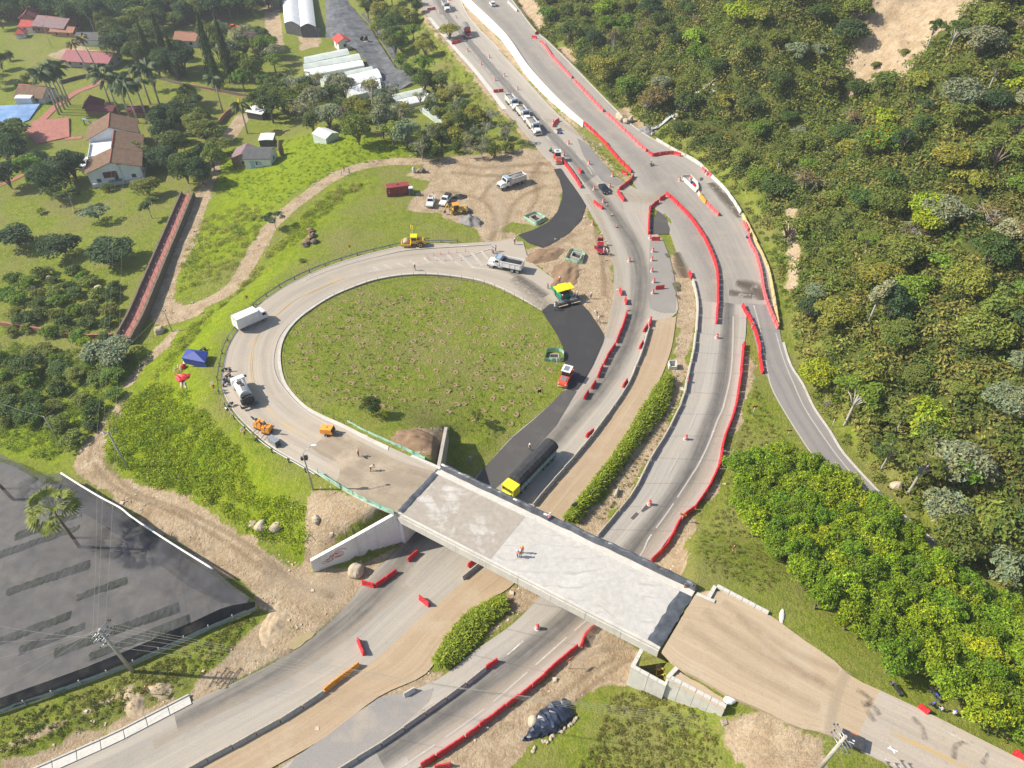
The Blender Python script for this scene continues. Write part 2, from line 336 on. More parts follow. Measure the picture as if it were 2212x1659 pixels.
def axis(a, b):
    core = np.arange(a, b+.1, RES); g = np.cumsum(1.35**np.arange(1, 22)); return np.r_[a-g[::-1], core, b+g]
GX, GY = axis(X0, X1), axis(Y0, Y1)
XX, YY = np.meshgrid(GX, GY, indexing='ij'); HH = height(XX, YY)
far = np.maximum(np.maximum(X0-XX, XX-X1), np.maximum(Y0-YY, YY-Y1)); HH = np.where(far > 60, HH*np.exp(-(far-60)/900), HH)
def hz(x, y):
    x = np.asarray(x, float); y = np.asarray(y, float)
    i = np.clip(np.searchsorted(GX, x)-1, 0, len(GX)-2); j = np.clip(np.searchsorted(GY, y)-1, 0, len(GY)-2)
    u = (x-GX[i])/(GX[i+1]-GX[i]); v = (y-GY[j])/(GY[j+1]-GY[j])
    return (HH[i, j]*(1-u)+HH[i+1, j]*u)*(1-v)+(HH[i, j+1]*(1-u)+HH[i+1, j+1]*u)*v
def G(dx, dy, up=0.0):
    """where the ray through an image pixel meets the ground"""
    d = ray(dx, dy); t = np.linspace((75-CAM_H)/d[2], (-14-CAM_H)/d[2], 900); x, y, z = d[0]*t, d[1]*t, CAM_H+d[2]*t
    f = z-hz(x, y); k = np.argmax(f < 0)
    if k == 0: k = len(t)-1
    a = f[k-1]/(f[k-1]-f[k]) if f[k-1] != f[k] else 0; tt = t[k-1]+(t[k]-t[k-1])*a
    return np.array([d[0]*tt, d[1]*tt, CAM_H+d[2]*tt+up])
def GP(lst): return np.array([G(a, b) for a, b in lst])
def pxm(p):
    """image pixels per metre at a point"""
    return FPX/float((np.asarray(p)-np.array([0, 0, CAM_H]))@FWD)

# ------------------------------------------------------------------ ground cover masks (what grows or lies where)
SOILP = [[(1190,340),(1150,318),(1100,327),(945,342),(873,380),(930,392),(908,415),(900,425),(873,457),(943,460),(965,475),(1030,495),(1043,520),(1106,530),(1120,508),(1085,498),(1100,478),(1160,488),(1190,470),(1212,440),(1214,405),(1200,372)],
 [(1118,538),(1172,535),(1231,502),(1265,445),(1280,480),(1306,515),(1321,555),(1326,640),(1318,680),(1306,722),(1271,672),(1256,657),(1225,625),(1200,607),(1150,570)],
 [(282,849),(257,892),(230,944),(225,974),(237,1004),(257,1029),(320,1044),(375,1062),(425,1099),(475,1112),(512,1137),(550,1172),(628,1224),(673,1238),(760,1222),(860,1170),(915,1150),(803,1244),(740,1320),(653,1397),(612,1330),(570,1310),(487,1242),(425,1209),(337,1149),(262,1089),(172,1029),(165,989),(180,954),(240,887),(270,855)],
 [(1293,1347),(1383,1400),(1357,1479),(1300,1492),(1225,1535),(1120,1640),(1080,1700),(850,1700),(908,1654),(1003,1594),(1161,1474)],
 [(1608,745),(1632,790),(1612,860),(1598,925),(1572,990),(1548,1058),(1502,1140),(1478,1180),(1484,1250),(1440,1240),(1396,1220),(1498,1100),(1551,1014),(1596,842)],
 [(1556,1548),(1560,1610),(1610,1700),(1800,1700),(1775,1620),(1789,1599),(1659,1539)],
 [(0,1700),(0,1643),(250,1556),(420,1484),(480,1430),(560,1352),(620,1336),(652,1396),(553,1452),(412,1517),(100,1654)],
 [(690,1058),(760,1075),(860,1118),(690,1212),(664,1224),(668,1140),(664,1075)],[(866,940),(900,928),(962,928),(958,1006),(900,994)],
 [(1463,545),(1475,570),(1495,590),(1507,677),(1483,827),(1406,992),(1291,1160),(1240,1135),(1331,1042),(1418,904),(1446,867),(1450,820),(1461,677),(1458,627),(1443,547)],
 [(1240,1130),(1300,1160),(1180,1290),(1106,1350),(1028,1404),(943,1469),(830,1512),(700,1592),(600,1660),(700,1580),(818,1500),(930,1455),(990,1434),(1053,1362),(1098,1319),(1100,1285)],
 [(985,-20),(1012,40),(1070,103),(1127,161),(1200,241),(1243,279),(1262,283),(1200,228),(1142,160),(1100,105),(1040,45),(1000,-10)],
 [(900,-20),(912,40),(965,105),(1015,160),(1075,236),(1112,276),(1151,314),(1151,306),(1088,236),(1028,158),(975,98),(923,35)],
 [(1870,-60),(1862,30),(1850,60),(1830,115),(1812,160),(1840,165),(1815,222),(1850,212),(1950,168),(1985,130),(2010,85),(2055,45),(2105,20),(2130,-10),(2160,-60)],
 [(1704,437),(1714,460),(1726,507),(1729,600),(1709,630),(1697,622),(1709,590),(1694,515),(1697,477)],[(1200,98),(1235,105),(1250,132),(1225,138),(1208,118)],[(1112,-10),(1150,-10),(1172,20),(1182,60),(1165,66),(1125,25)],[(1330,238),(1352,232),(1400,282),(1385,292),(1350,262)],
 [(1240,290),(1262,290),(1290,325),(1345,372),(1368,384),(1350,396),(1331,384),(1290,344)],[(100,120),(160,95),(235,115),(250,118),(200,140),(140,132)],[(642,55),(690,60),(690,100),(650,110)]]
SOILP2 = {11: .8, 18: .6}
SOILL = [([(275,830),(310,785),(345,755),(378,717)],1.1),([(440,415),(425,465),(400,527),(375,577),(357,627),(357,655),(378,668)],2.1),([(383,672),(425,662),(462,647),(500,622),(525,590),(545,555),(578,497),(628,447),(673,415),(708,390),(753,367),(828,352),(928,347),(1028,340),(1110,332)],2.0),
 ([(440,415),(455,380),(460,355)],2.0),([(492,300),(505,280),(524,252)],2.6),([(586,-20),(588,20),(595,110)],3.4),([(0,1620),(150,1555),(300,1475)],.35),([(340,655),(352,690),(372,690),(420,676)],1.8)]
LUSHP = [[(460,330),(700,280),(880,310),(930,330),(828,345),(720,372),(640,415),(560,490),(500,560),(420,600),(385,640),(380,600),(440,480),(480,400)],
 [(300,790),(400,700),(520,640),(580,560),(640,500),(720,400),(800,390),(760,420),(640,540),(560,630),(480,720),(440,800),(420,900),(560,1000),(640,1080),(660,1200),(520,1120),(380,1050),(260,1020),(232,950),(260,880)],
 [(0,840),(120,860),(260,830),(230,880),(160,950),(130,1010),(0,980)]]
core = None
def masks():
    x, y = XX, YY; ns = (vnoise(x, y, 3.1, 21)-.5)*1.7+(vnoise(x, y, 1.3, 22)-.5)*.9
    soil = np.zeros(x.shape)
    for i, p in enumerate(SOILP):
        q = GP([(max(-60, a), b) for a, b in p])[:, :2]; lo, hi = q.min(0)-6, q.max(0)+6
        k = np.where((x > lo[0]) & (x < hi[0]) & (y > lo[1]) & (y < hi[1]))
        s = sstep(-.7, .9, sdist(x[k], y[k], q)+ns[k]); soil[k] = np.maximum(soil[k], s*SOILP2.get(i, 1))
    for p, w in SOILL:
        q = catmull(GP(p)[:, :2], 2); lo, hi = q.min(0)-8, q.max(0)+8
        k = np.where((x > lo[0]) & (x < hi[0]) & (y > lo[1]) & (y < hi[1]))
        d, _, _ = near(x[k], y[k], q); soil[k] = np.maximum(soil[k], sstep(.7, -.7, d-w+ns[k]*.35))
    lush = np.zeros(x.shape)
    for p in LUSHP:
        q = GP(p)[:, :2]; lo, hi = q.min(0)-12, q.max(0)+12; k = np.where((x > lo[0]) & (x < hi[0]) & (y > lo[1]) & (y < hi[1]))
        lush[k] = np.maximum(lush[k], sstep(-5, 4, sdist(x[k], y[k], q)+ns[k]*2))
    d, _, side = near(x, y, FOOT); hill = np.where(side > 0, sstep(3, 9, d+ns*2), 0)
    return soil, lush, hill
M_SOIL, M_LUSH, M_HILL = masks()
def bil(M, x, y):
    i = int(np.clip(np.searchsorted(GX, x)-1, 0, len(GX)-2)); j = int(np.clip(np.searchsorted(GY, y)-1, 0, len(GY)-2)); return M[i, j]

def mat_ground():
    m, t, b = newmat('ground'); v = coords(t)
    at = lambda n: N(t, 'ShaderNodeAttribute', attribute_name=n).outputs['Fac']
    n1, n2, n3 = noise(t, v, .09, 4), noise(t, v, .8, 6, .7), noise(t, v, 4.5, 4, .7)
    g = ramp(t, n2, [(.28, (.095, .14, .012)), (.5, (.17, .21, .022)), (.72, (.25, .235, .055))])
    g = mixc(t, ramp(t, n1, [(.42, 0), (.66, .75)]), g, (.21, .195, .07))
    lu = ramp(t, n2, [(.3, (.13, .2, .006)), (.7, (.25, .3, .012))])
    g = mixc(t, at('lush'), g, lu); g = mixc(t, .5, g, ramp(t, n3, [(.3, .25), (.7, .9)]), 'OVERLAY')
    hl = ramp(t, n2, [(.3, (.05, .075, .015)), (.7, (.13, .14, .03))]); g = mixc(t, at('hill'), g, hl)
    s1 = ramp(t, noise(t, v, .35, 6, .65), [(.3, (.31, .225, .135)), (.55, (.42, .325, .215)), (.75, (.47, .385, .275))])
    s1 = mixc(t, ramp(t, noise(t, coords(t, (1, 1, .25)), .5, 7, .8), [(.5, 0), (.62, .45)]), s1, (.22, .155, .09)); s1 = mixc(t, .55, s1, ramp(t, noise(t, v, 2.4, 6, .75), [(.3, .28), (.7, .8)]), 'OVERLAY')
    ms = at('soil'); sm = math_(t, 'ADD', ms, math_(t, 'MULTIPLY', math_(t, 'SUBTRACT', noise(t, v, 1.6, 5, .7), .5), .9))
    t.links.new(mixc(t, ramp(t, sm, [(.38, 0), (.62, 1)]), g, s1), b.inputs['Base Color'])
    b.inputs['Roughness'].default_value = .95; b.inputs['Specular IOR Level'].default_value = .15
    bump(t, b, math_(t, 'ADD', noise(t, v, 1.7, 6, .7), math_(t, 'MULTIPLY', n3, .4)), .9, .45); return m
nx, ny = XX.shape; idx = np.arange(nx*ny).reshape(nx, ny)
F_ = np.stack([idx[:-1, :-1], idx[1:, :-1], idx[1:, 1:], idx[:-1, 1:]], -1).reshape(-1, 4)
ground = link('ground', mesh_np('ground', np.stack([XX, YY, HH], -1).reshape(-1, 3), F_, mat_ground(), smooth=True, attrs={'soil': M_SOIL.ravel(), 'lush': M_LUSH.ravel(), 'hill': M_HILL.ravel()}))
tag(ground, kind='structure')

# ------------------------------------------------------------------ paved surfaces
def ribbon(name, E, mat, off=0.03, nc=6, parent=None, kind='structure', skirt=0.0):
    L, R = E; n = len(L); u = np.linspace(0, 1, nc+1); V = (L[:, None, :]*(1-u)[None, :, None]+R[:, None, :]*u[None, :, None]); V[..., 2] += off
    w = np.linalg.norm(L-R, axis=1); s = np.r_[0, np.cumsum(np.linalg.norm(np.diff((L+R)/2, axis=0), axis=1))]
    UV = np.stack([np.broadcast_to(u[None, :], (n, nc+1)), np.broadcast_to(s[:, None], (n, nc+1))], -1)
    k = nc+1; I = np.arange(n*k).reshape(n, k); V = V.reshape(-1, 3); UV = UV.reshape(-1, 2)
    F = np.stack([I[:-1, :-1], I[:-1, 1:], I[1:, 1:], I[1:, :-1]], -1).reshape(-1, 4)
    a, b_ = V[F[0, 1]]-V[F[0, 0]], V[F[0, 3]]-V[F[0, 0]]
    if np.cross(a, b_)[2] < 0: F = F[:, ::-1]
    if skirt:
        B = V.copy(); B[:, 2] -= skirt; o = len(V); V = np.vstack([V, B]); UV = np.vstack([UV, UV]); q = []
        for c in (0, nc):
            q.append(np.stack([I[:-1, c], I[1:, c], I[1:, c]+o, I[:-1, c]+o], -1))
        for r in (0, n-1):
            q.append(np.stack([I[r, :-1], I[r, 1:], I[r, 1:]+o, I[r, :-1]+o], -1))
        F = np.vstack([F]+q)
    o = link(name, mesh_np(name, V, F, mat, uv=UV), parent)
    if kind and parent is None: tag(o, kind=kind)
    return o
def mat_road(name, base, dark, tracks=(), dust=.3, gloss=.8, joints=0.0, patch=.25):
    """paving: streaks along the direction of travel, wheel tracks, dust, stains; tracks = (centre, half width, strength) across the ribbon"""
    m, t, b = newmat(name); v = coords(t); uvn = N(t, 'ShaderNodeUVMap'); sp = N(t, 'ShaderNodeSeparateXYZ'); t.links.new(uvn.outputs[0], sp.inputs[0])
    U, V = sp.outputs[0], sp.outputs[1]; cb = N(t, 'ShaderNodeCombineXYZ'); t.links.new(math_(t, 'MULTIPLY', U, 26), cb.inputs[0]); t.links.new(math_(t, 'MULTIPLY', V, .05), cb.inputs[1])
    st = noise(t, cb.outputs[0], 1.0, 5, .6)
    col = ramp(t, st, [(.3, tuple(c*.86 for c in base)), (.7, tuple(c*1.1 for c in base))])
    n0 = noise(t, v, .22, 5, .6); n1 = noise(t, v, 1.1, 6, .7); n2 = noise(t, v, 9, 3, .7)
    wob = math_(t, 'MULTIPLY', math_(t, 'SUBTRACT', n0, .5), .06)
    for c, hw, s in tracks:
        d = math_(t, 'ABSOLUTE', math_(t, 'SUBTRACT', math_(t, 'ADD', U, wob), c)); f = math_(t, 'SUBTRACT', 1, math_(t, 'DIVIDE', d, hw), True)
        f = math_(t, 'MULTIPLY', math_(t, 'SMOOTH_MIN', f, .8), s); f = math_(t, 'MULTIPLY', f, ramp(t, n1, [(.2, .55), (.7, 1)]))
        col = mixc(t, f, col, dark)
    col = mixc(t, math_(t, 'MULTIPLY', ramp(t, n0, [(.5, 0), (.7, 1)]), dust), col, (.43, .355, .26))
    col = mixc(t, math_(t, 'MULTIPLY', ramp(t, n1, [(.58, 0), (.75, 1)]), patch), col, dark)
    if joints:
        fr = math_(t, 'FRACT', math_(t, 'DIVIDE', V, joints)); j = math_(t, 'LESS_THAN', fr, .035); col = mixc(t, math_(t, 'MULTIPLY', j, .35), col, dark)
    col = mixc(t, .35, col, ramp(t, n2, [(.3, .3), (.7, .72)]), 'OVERLAY')
    t.links.new(col, b.inputs['Base Color']); b.inputs['Roughness'].default_value = gloss; b.inputs['Specular IOR Level'].default_value = .25
    bump(t, b, math_(t, 'ADD', n2, math_(t, 'MULTIPLY', n1, .8)), .3, .04); return m
ASPH = (.12, .115, .11)
m_lc = mat_road('worn_highway', (.35, .32, .275), ASPH, ((.42, .22, .3), (.30, .05, .2), (.55, .05, .2)), .35)
m_rc = mat_road('worn_upper_road', (.32, .295, .26), ASPH, ((.3, .24, .62), (.62, .2, .3)), .3, joints=0)
m_rc2 = mat_road('worn_concrete_road', (.36, .333, .295), ASPH, ((.62, .2, .6), (.2, .12, .12)), .25, joints=6.0)
m_br = mat_road('branch_asphalt', (.24, .225, .215), (.13, .12, .115), ((.3, .12, .4), (.65, .12, .4)), .12)
m_dl = mat_road('compacted_earth', (.39, .295, .195), (.24, .17, .1), ((.3, .2, .25), (.7, .2, .25)), .55, .95, patch=.5)
m_ra = mat_road('ramp_concrete', (.38, .335, .275), (.2, .17, .14), ((.3, .1, .35), (.7, .1, .35)), .5)
m_pad = mat_road('earth_pad', (.42, .33, .225), (.27, .2, .13), ((.35, .3, .3), (.7, .2, .2)), .7, .95, patch=.5)
m_new = mat_road('fresh_asphalt', (.045, .044, .045), (.03, .03, .031), ((.5, .3, .3),), .03, .62, patch=.2)
m_dark = mat_road('dark_asphalt', (.085, .08, .077), (.045, .044, .044), ((.5, .35, .4),), .1, .75)
ribbon('highway', E_LC, m_lc, .02, 10)
ribbon('upper_road', E_RC, m_rc, .03, 10, skirt=.5)
ribbon('lower_road', E_RC2, m_rc2, .026, 10)
ribbon('branch_road', E_BR, m_br, .034, 6)
ribbon('earth_track', E_DL, m_dl, .036, 6)
ribbon('ramp_road', E_RA, m_ra, .03, 8, skirt=.5)
# ------------------------------------------------------------------ materials for structures and objects
def mat_concrete(name, c, stain=(.2, .17, .13), amt=.5, scale=1.0, rough=.85):
    m, t, b = newmat(name); v = coords(t)
    n1 = noise(t, v, .5*scale, 6, .7); n2 = noise(t, v, 6*scale, 4, .7); v2 = coords(t, (1.2*scale, 1.2*scale, .12*scale)); n3 = noise(t, v2, 1.5, 4, .6)
    col = ramp(t, n1, [(.3, tuple(k*.85 for k in c)), (.7, tuple(min(.85, k*1.1) for k in c))])
    col = mixc(t, math_(t, 'MULTIPLY', ramp(t, n3, [(.5, 0), (.8, 1)]), amt), col, stain)
    col = mixc(t, .3, col, ramp(t, n2, [(.3, .35), (.7, .68)]), 'OVERLAY')
    t.links.new(col, b.inputs['Base Color']); b.inputs['Roughness'].default_value = rough; b.inputs['Specular IOR Level'].default_value = .25
    bump(t, b, n2, .3, .03); return m
def mat_deck(name, a, b2, lo, hi, amt=1.0):
    """poured slab: pale laitance in ragged patches over a darker finish, faint tyre scuffs"""
    m, t, b = newmat(name); v = coords(t); n0 = noise(t, v, .16, 6, .62, .6); n1 = noise(t, v, 1.3, 6, .7); n2 = noise(t, v, 9, 3, .7)
    col = mixc(t, math_(t, 'MULTIPLY', ramp(t, n0, [(lo, 0), (hi, 1)]), amt), a, b2)
    col = mixc(t, .4, col, ramp(t, n1, [(.3, .35), (.7, .68)]), 'OVERLAY'); col = mixc(t, .2, col, ramp(t, n2, [(.3, .3), (.7, .7)]), 'OVERLAY')
    w = N(t, 'ShaderNodeTexWave', wave_type='RINGS', i_Scale=.16, i_Distortion=5.0, i_Detail=2); t.links.new(v, w.inputs[0])
    col = mixc(t, math_(t, 'MULTIPLY', ramp(t, w.outputs[1], [(.93, 0), (.97, .3)]), ramp(t, n0, [(.45, 0), (.6, 1)])), col, (.17, .16, .15))
    t.links.new(col, b.inputs['Base Color']); b.inputs['Roughness'].default_value = .85; b.inputs['Specular IOR Level'].default_value = .2; bump(t, b, n1, .25, .03); return m
def mat_worn(name, c, base, amt):
    """thermoplastic marking worn through to the road"""
    m, t, b = newmat(name); v = coords(t); n = noise(t, v, 3.5, 5, .75); n0 = noise(t, v, .3, 3)
    f = ramp(t, math_(t, 'ADD', n, math_(t, 'MULTIPLY', math_(t, 'SUBTRACT', n0, .5), .5)), [(amt-.07, 1), (amt+.07, 0)])
    t.links.new(mixc(t, f, base, c), b.inputs['Base Color']); b.inputs['Roughness'].default_value = .7; return m
def mat_stain(name, c, lo=.45, hi=.62, scale=.5, k=.8, rough=.8, streak=False):
    """thin spill or tyre mark lying on a surface, ragged and feathered"""
    m, t, b = newmat(name); out = t.nodes['Material Output']; v = coords(t); n = noise(t, v, scale, 6, .7)
    uvn = N(t, 'ShaderNodeUVMap'); sp = N(t, 'ShaderNodeSeparateXYZ'); t.links.new(uvn.outputs[0], sp.inputs[0])
    e = math_(t, 'SUBTRACT', .5, math_(t, 'ABSOLUTE', math_(t, 'SUBTRACT', sp.outputs[0], .5))); e = math_(t, 'SMOOTH_MIN', math_(t, 'MULTIPLY', e, 2.0, True), .8)
    cb = N(t, 'ShaderNodeCombineXYZ'); t.links.new(math_(t, 'MULTIPLY', sp.outputs[0], 7), cb.inputs[0]); t.links.new(math_(t, 'MULTIPLY', sp.outputs[1], .06), cb.inputs[1])
    if streak: n = math_(t, 'ADD', math_(t, 'MULTIPLY', n, .4), math_(t, 'MULTIPLY', noise(t, cb.outputs[0], 1.0, 4, .6), .6))
    f = math_(t, 'MULTIPLY', math_(t, 'MULTIPLY', ramp(t, n, [(lo, 0), (hi, 1)]), e), k)
    b.inputs['Base Color'].default_value = (*c, 1); b.inputs['Roughness'].default_value = rough; b.inputs['Specular IOR Level'].default_value = .2
    tr = N(t, 'ShaderNodeBsdfTransparent'); mx = N(t, 'ShaderNodeMixShader'); t.links.new(f, mx.inputs[0]); t.links.new(tr.outputs[0], mx.inputs[1]); t.links.new(b.outputs[0], mx.inputs[2])
    t.links.new(mx.outputs[0], out.inputs[0]); return m
M = dict(
 white_line=mat_worn('white_marking', (.78, .76, .71), (.4, .37, .33), .34), faint_line=mat_worn('worn_white_marking', (.6, .57, .5), (.35, .31, .26), .5), yellow_line=mat_worn('yellow_marking', (.5, .33, .1), (.37, .32, .26), .5),
 conc=mat_concrete('concrete', (.42, .39, .34)), pale=mat_concrete('pale_concrete', (.54, .52, .475), (.3, .26, .2), .35), white_wall=mat_concrete('painted_wall', (.7, .69, .67), (.42, .32, .2), .3, .8),
 mse=mat_concrete('wall_panel', (.6, .58, .53), (.36, .32, .25), .4), jersey=mat_concrete('barrier_concrete', (.42, .39, .34), (.19, .17, .14), .6, 1.6), cream=mat_concrete('yellowed_concrete', (.55, .42, .2), (.3, .22, .12), .5, 1.6),
 kerb=mat_concrete('kerb_concrete', (.5, .47, .42), (.28, .24, .18), .45), stone=mat_concrete('boulder_stone', (.48, .4, .29), (.25, .2, .13), .5, .8), wallstone=mat_concrete('field_stone', (.16, .13, .095), (.07, .055, .04), .6, 1.5), girder=mat_concrete('girder_concrete', (.4, .38, .35)),
 red=plain('red_plastic', (.56, .018, .028), .45, .25, 1.2, dirt=((.42, .12, .09), .5)), faded=plain('faded_red_plastic', (.62, .12, .13), .55, .25, 1.2, dirt=((.55, .28, .2), .5)), orange_b=plain('orange_plastic', (.75, .29, .025), .5, .2, 1.2, dirt=(DUST, .35)),
 drum=plain('orange_red_drum', (.62, .055, .03), .5, .15), white=plain('white_paint', (.72, .72, .71), .35, .08, 2, dirt=(DUST, .25)), dwhite=plain('dusty_white_paint', (.6, .58, .54), .5, .12, 2, dirt=(DUST, .5)),
 black=plain('black_rubber', (.022, .022, .024), .7, .3), steel=plain('galvanised_steel', (.36, .38, .4), .4, .15, 4, .6), dsteel=plain('dark_steel', (.07, .07, .075), .5, .3, 4, .4), glass=plain('tinted_glass', (.02, .028, .035), .08, .1),
 yellow=plain('machine_yellow', (.72, .40, .012), .4, .12, 2, dirt=(DUST, .3)), green=plain('machine_green', (.012, .23, .13), .4, .15), canopy=plain('canopy_yellow', (.85, .58, .01), .45, .06), orange=plain('machine_orange', (.75, .12, .02), .4, .12, 2, dirt=(DUST, .2)),
 cargo_red=plain('container_red', (.25, .035, .035), .55, .2, .8, dirt=((.3, .14, .1), .4)), car_red=plain('car_red', (.28, .012, .022), .25, .1), car_dark=plain('car_dark', (.014, .02, .03), .2, .2), tarp_m=plain('matte_cover', (.03, .032, .036), .85, .4, 1.2), tarp=plain('black_tarpaulin', (.075, .083, .097), .35, .45, .9), bluegrey=plain('dump_visor_blue', (.28, .36, .45), .5, .15),
 blue=plain('blue_canvas', (.018, .045, .26), .6, .25), mesh=plain('green_mesh', (.26, .55, .42), .8, .3, 1.2), mesh_pale=plain('pale_mesh_band', (.55, .62, .45), .8, .3, 2), wood=plain('weathered_wood', (.2, .13, .075), .85, .3, 3), wood2=plain('pale_lumber', (.45, .36, .24), .85, .2, 3), rust=plain('rusty_red', (.3, .07, .03), .8, .4, 2),
 skin=plain('skin', (.33, .18, .115), .6, .08), denim=plain('work_trousers', (.06, .075, .12), .85, .2), vest=plain('orange_vest', (.75, .13, .04), .7, .12), shirt=plain('pale_shirt', (.5, .5, .5), .8, .15), helmet_w=plain('white_helmet', (.75, .75, .74), .35, .05), helmet_y=plain('yellow_helmet', (.78, .52, .02), .35, .05), helmet_b=plain('blue_helmet', (.03, .1, .5), .35, .05), brown=plain('brown_trousers', (.13, .075, .045), .85, .2),
 sign_y=plain('sign_yellow', (.85, .62, .005), .4, .05), sign_k=plain('sign_black', (.012, .012, .012), .5, .1), sign_r=plain('sign_red', (.55, .02, .02), .4, .1), sign_o=plain('sign_orange', (.75, .14, .025), .5, .15), sign_od=plain('sign_orange_worn', (.35, .07, .015), .6, .2), sign_w=plain('sign_white', (.74, .74, .73), .4, .05),
 gravel=mat_concrete('grey_gravel', (.22, .21, .2), (.1, .1, .1), .5, 3), asphalt=plain('hot_asphalt', (.02, .02, .021), .8, .6, 8), clod=mat_concrete('dug_earth', (.25, .165, .1), (.12, .08, .05), .6, 2), sand=mat_concrete('sandy_earth', (.44, .34, .23), (.28, .2, .13), .5, 1), lamp=plain('headlight_glass', (.65, .65, .62), .15, .05), chrome=plain('chrome', (.5, .5, .5), .2, .1, 3, .9))

# ------------------------------------------------------------------ markings, patches, stains
def rz_on(E, x, y):
    C = (E[0]+E[1])/2; d, par, _ = near(np.array([x]), np.array([y]), C); return float(np.interp(par[0], np.arange(len(C)), C[:, 2]))
def on(E, dx, dy):
    z = 0.0
    for _ in range(7): p = P(dx, dy, z); z = rz_on(E, p[0], p[1])
    return P(dx, dy, z)
def strip(pts, w):
    p = np.array(pts); d = np.gradient(p[:, :2], axis=0); d /= np.linalg.norm(d, axis=1)[:, None]+1e-9; nrm = np.stack([-d[:, 1], d[:, 0], np.zeros(len(p))], 1)
    ww = np.asarray(w, float)
    if ww.ndim: ww = np.interp(np.linspace(0, 1, len(p)), np.linspace(0, 1, len(ww)), ww)[:, None]
    return p+nrm*ww/2, p-nrm*ww/2
def line(name, pts, w, mat, E=None, off=.055, dash=None, parent=None, sm=True, z=None):
    p = [on(E, *q) if E is not None else P(q[0], q[1], z or 0) for q in pts]; p = catmull(p, 1.0) if sm else resample(p, 1.0)
    if dash:
        p = resample(p, .5); s = np.arange(len(p))*.5; mb = MB(); k = 0
        while k < len(p)-3:
            e = min(len(p)-1, k+int(dash[0]/.5)); L, R = strip(p[k:e+1:3] if e-k > 3 else p[k:e+1], w)
            V = np.vstack([L, R]); n = len(L); V[:, 2] += off; mb.add(V, [(n+i, n+i+1, i+1, i) for i in range(n-1)]); k += int(sum(dash)/.5)
        return mb.build(name, mat, parent)
    return ribbon(name, strip(p, w), mat, off, 1, parent, kind=None)
def stain(pts, w, mat, E=None, off=.045, name='stain', parent=None, z=0):
    p = [on(E, *q) if E is not None else P(q[0], q[1], z) for q in pts]; return ribbon(name, strip(catmull(p, 1.5), w), mat, off, 4, parent, kind=None)
def patch(name, pts, mat, off=.05, z=0.0, E=None, parent=None, kind='structure', jit=0.0):
    """flat sheet with the outline given, refined so that its edge is a little ragged"""
    q = [on(E, *a) if E is not None else P(a[0], a[1], z) for a in pts]; q = resample(q+[q[0]], 1.0)[:-1]
    if jit: q[:, :2] += (RNG.random((len(q), 2))-.5)*jit
    bm = bmesh.new(); vs_ = [bm.verts.new((a[0], a[1], a[2]+off)) for a in q]; f = bm.faces.new(vs_)
    if f.calc_area() and (f.normal_update() or f.normal.z < 0): f.normal_flip()
    bmesh.ops.triangulate(bm, faces=[f]); me = bpy.data.meshes.new(name); bm.to_mesh(me); bm.free(); me.materials.append(mat)
    o = link(name, me, parent)
    if kind and parent is None: tag(o, kind=kind)
    return o
HW, UP, LO, BRD, RAM, TRK = [bpy.data.objects[n] for n in ('highway', 'upper_road', 'lower_road', 'branch_road', 'ramp_road', 'earth_track')]
s_dark = mat_stain('tyre_darkening', (.09, .088, .085), .18, .7, .4, .85, .8, True); s_wet = mat_stain('wet_patch', (.1, .078, .055), .38, .46, .35, .85, .45); s_dust = mat_stain('dust_drift', (.43, .36, .27), .25, .7, .5, .8, .8, True); s_track = mat_stain('tyre_scuff', (.09, .08, .07), .35, .55, 1.5, .5)
s_pale = mat_stain('pale_slurry', (.6, .58, .54), .42, .56, .6, .7)
# far carriageway: bituminous travel lane between the white lines, then the dark worn path it turns into
ribbon('travel_lane', edges_lr([(925,-22,0),(953,30,0),(986,68,0),(1016,106,0),(1057,156,0),(1102,208,0),(1150,262,0),(1188,304,0),(1225,345,0),(1262,395,0)],
  [(960,-22,0),(972,29,0),(999,62,0),(1042,112,0),(1086,161,0),(1128,208,0),(1165,249,0),(1200,287,0),(1240,325,0),(1290,378,0)]), mat_road('bitumen_lane', (.24, .225, .205), (.07, .068, .065), ((.35, .22, .75), (.7, .2, .7)), .15), .045, 6, HW, None)
stain([(1255,375),(1293,420),(1330,468),(1364,520),(1381,575),(1381,640),(1366,710),(1338,775),(1300,835),(1240,905),(1180,968),(1110,1030)], [2.5,4.2,5,5,5,4.5,4.5,5], s_dark, None, .06, parent=HW)
stain([(985,1080),(900,1165),(830,1262),(760,1330),(690,1385),(610,1440),(520,1490),(380,1560)], [3,4.5,5.5,5.5,5,4,3], s_dark, None, .06, parent=HW)
stain([(880,1265),(800,1330),(720,1392),(640,1447),(560,1492),(470,1535),(330,1610)], 1.6, s_dust, None, .068, parent=HW)
stain([(1150,260),(1195,262),(1270,300),(1320,330)], 3, s_dust, None, .06, parent=HW)
stain([(1270,420),(1296,475),(1322,540),(1335,600),(1332,660),(1312,730)], 2.6, s_dust, None, .064, parent=HW)
stain([(1310,395),(1350,420),(1400,430),(1450,425)], 7, s_dust, None, .066, parent=HW)
patch('asphalt_panel', [(1404,520),(1430,513),(1444,550),(1455,590),(1460,636),(1459,676),(1430,676),(1405,668),(1400,640),(1402,560)], mat_road('grey_asphalt', (.25, .235, .215), ASPH, (), .2), .052, parent=HW)
patch('asphalt_panel', [(1421,455),(1440,470),(1446,495),(1444,507),(1425,505),(1404,508),(1406,480)], m_dark, .066, parent=UP, jit=.3)
patch('asphalt_panel', [(1246,298),(1270,312),(1296,345),(1331,384),(1352,396),(1330,402),(1300,392),(1262,340)], mat_road('grey_asphalt_far', (.21, .2, .19), ASPH, (), .2), .052, parent=HW)
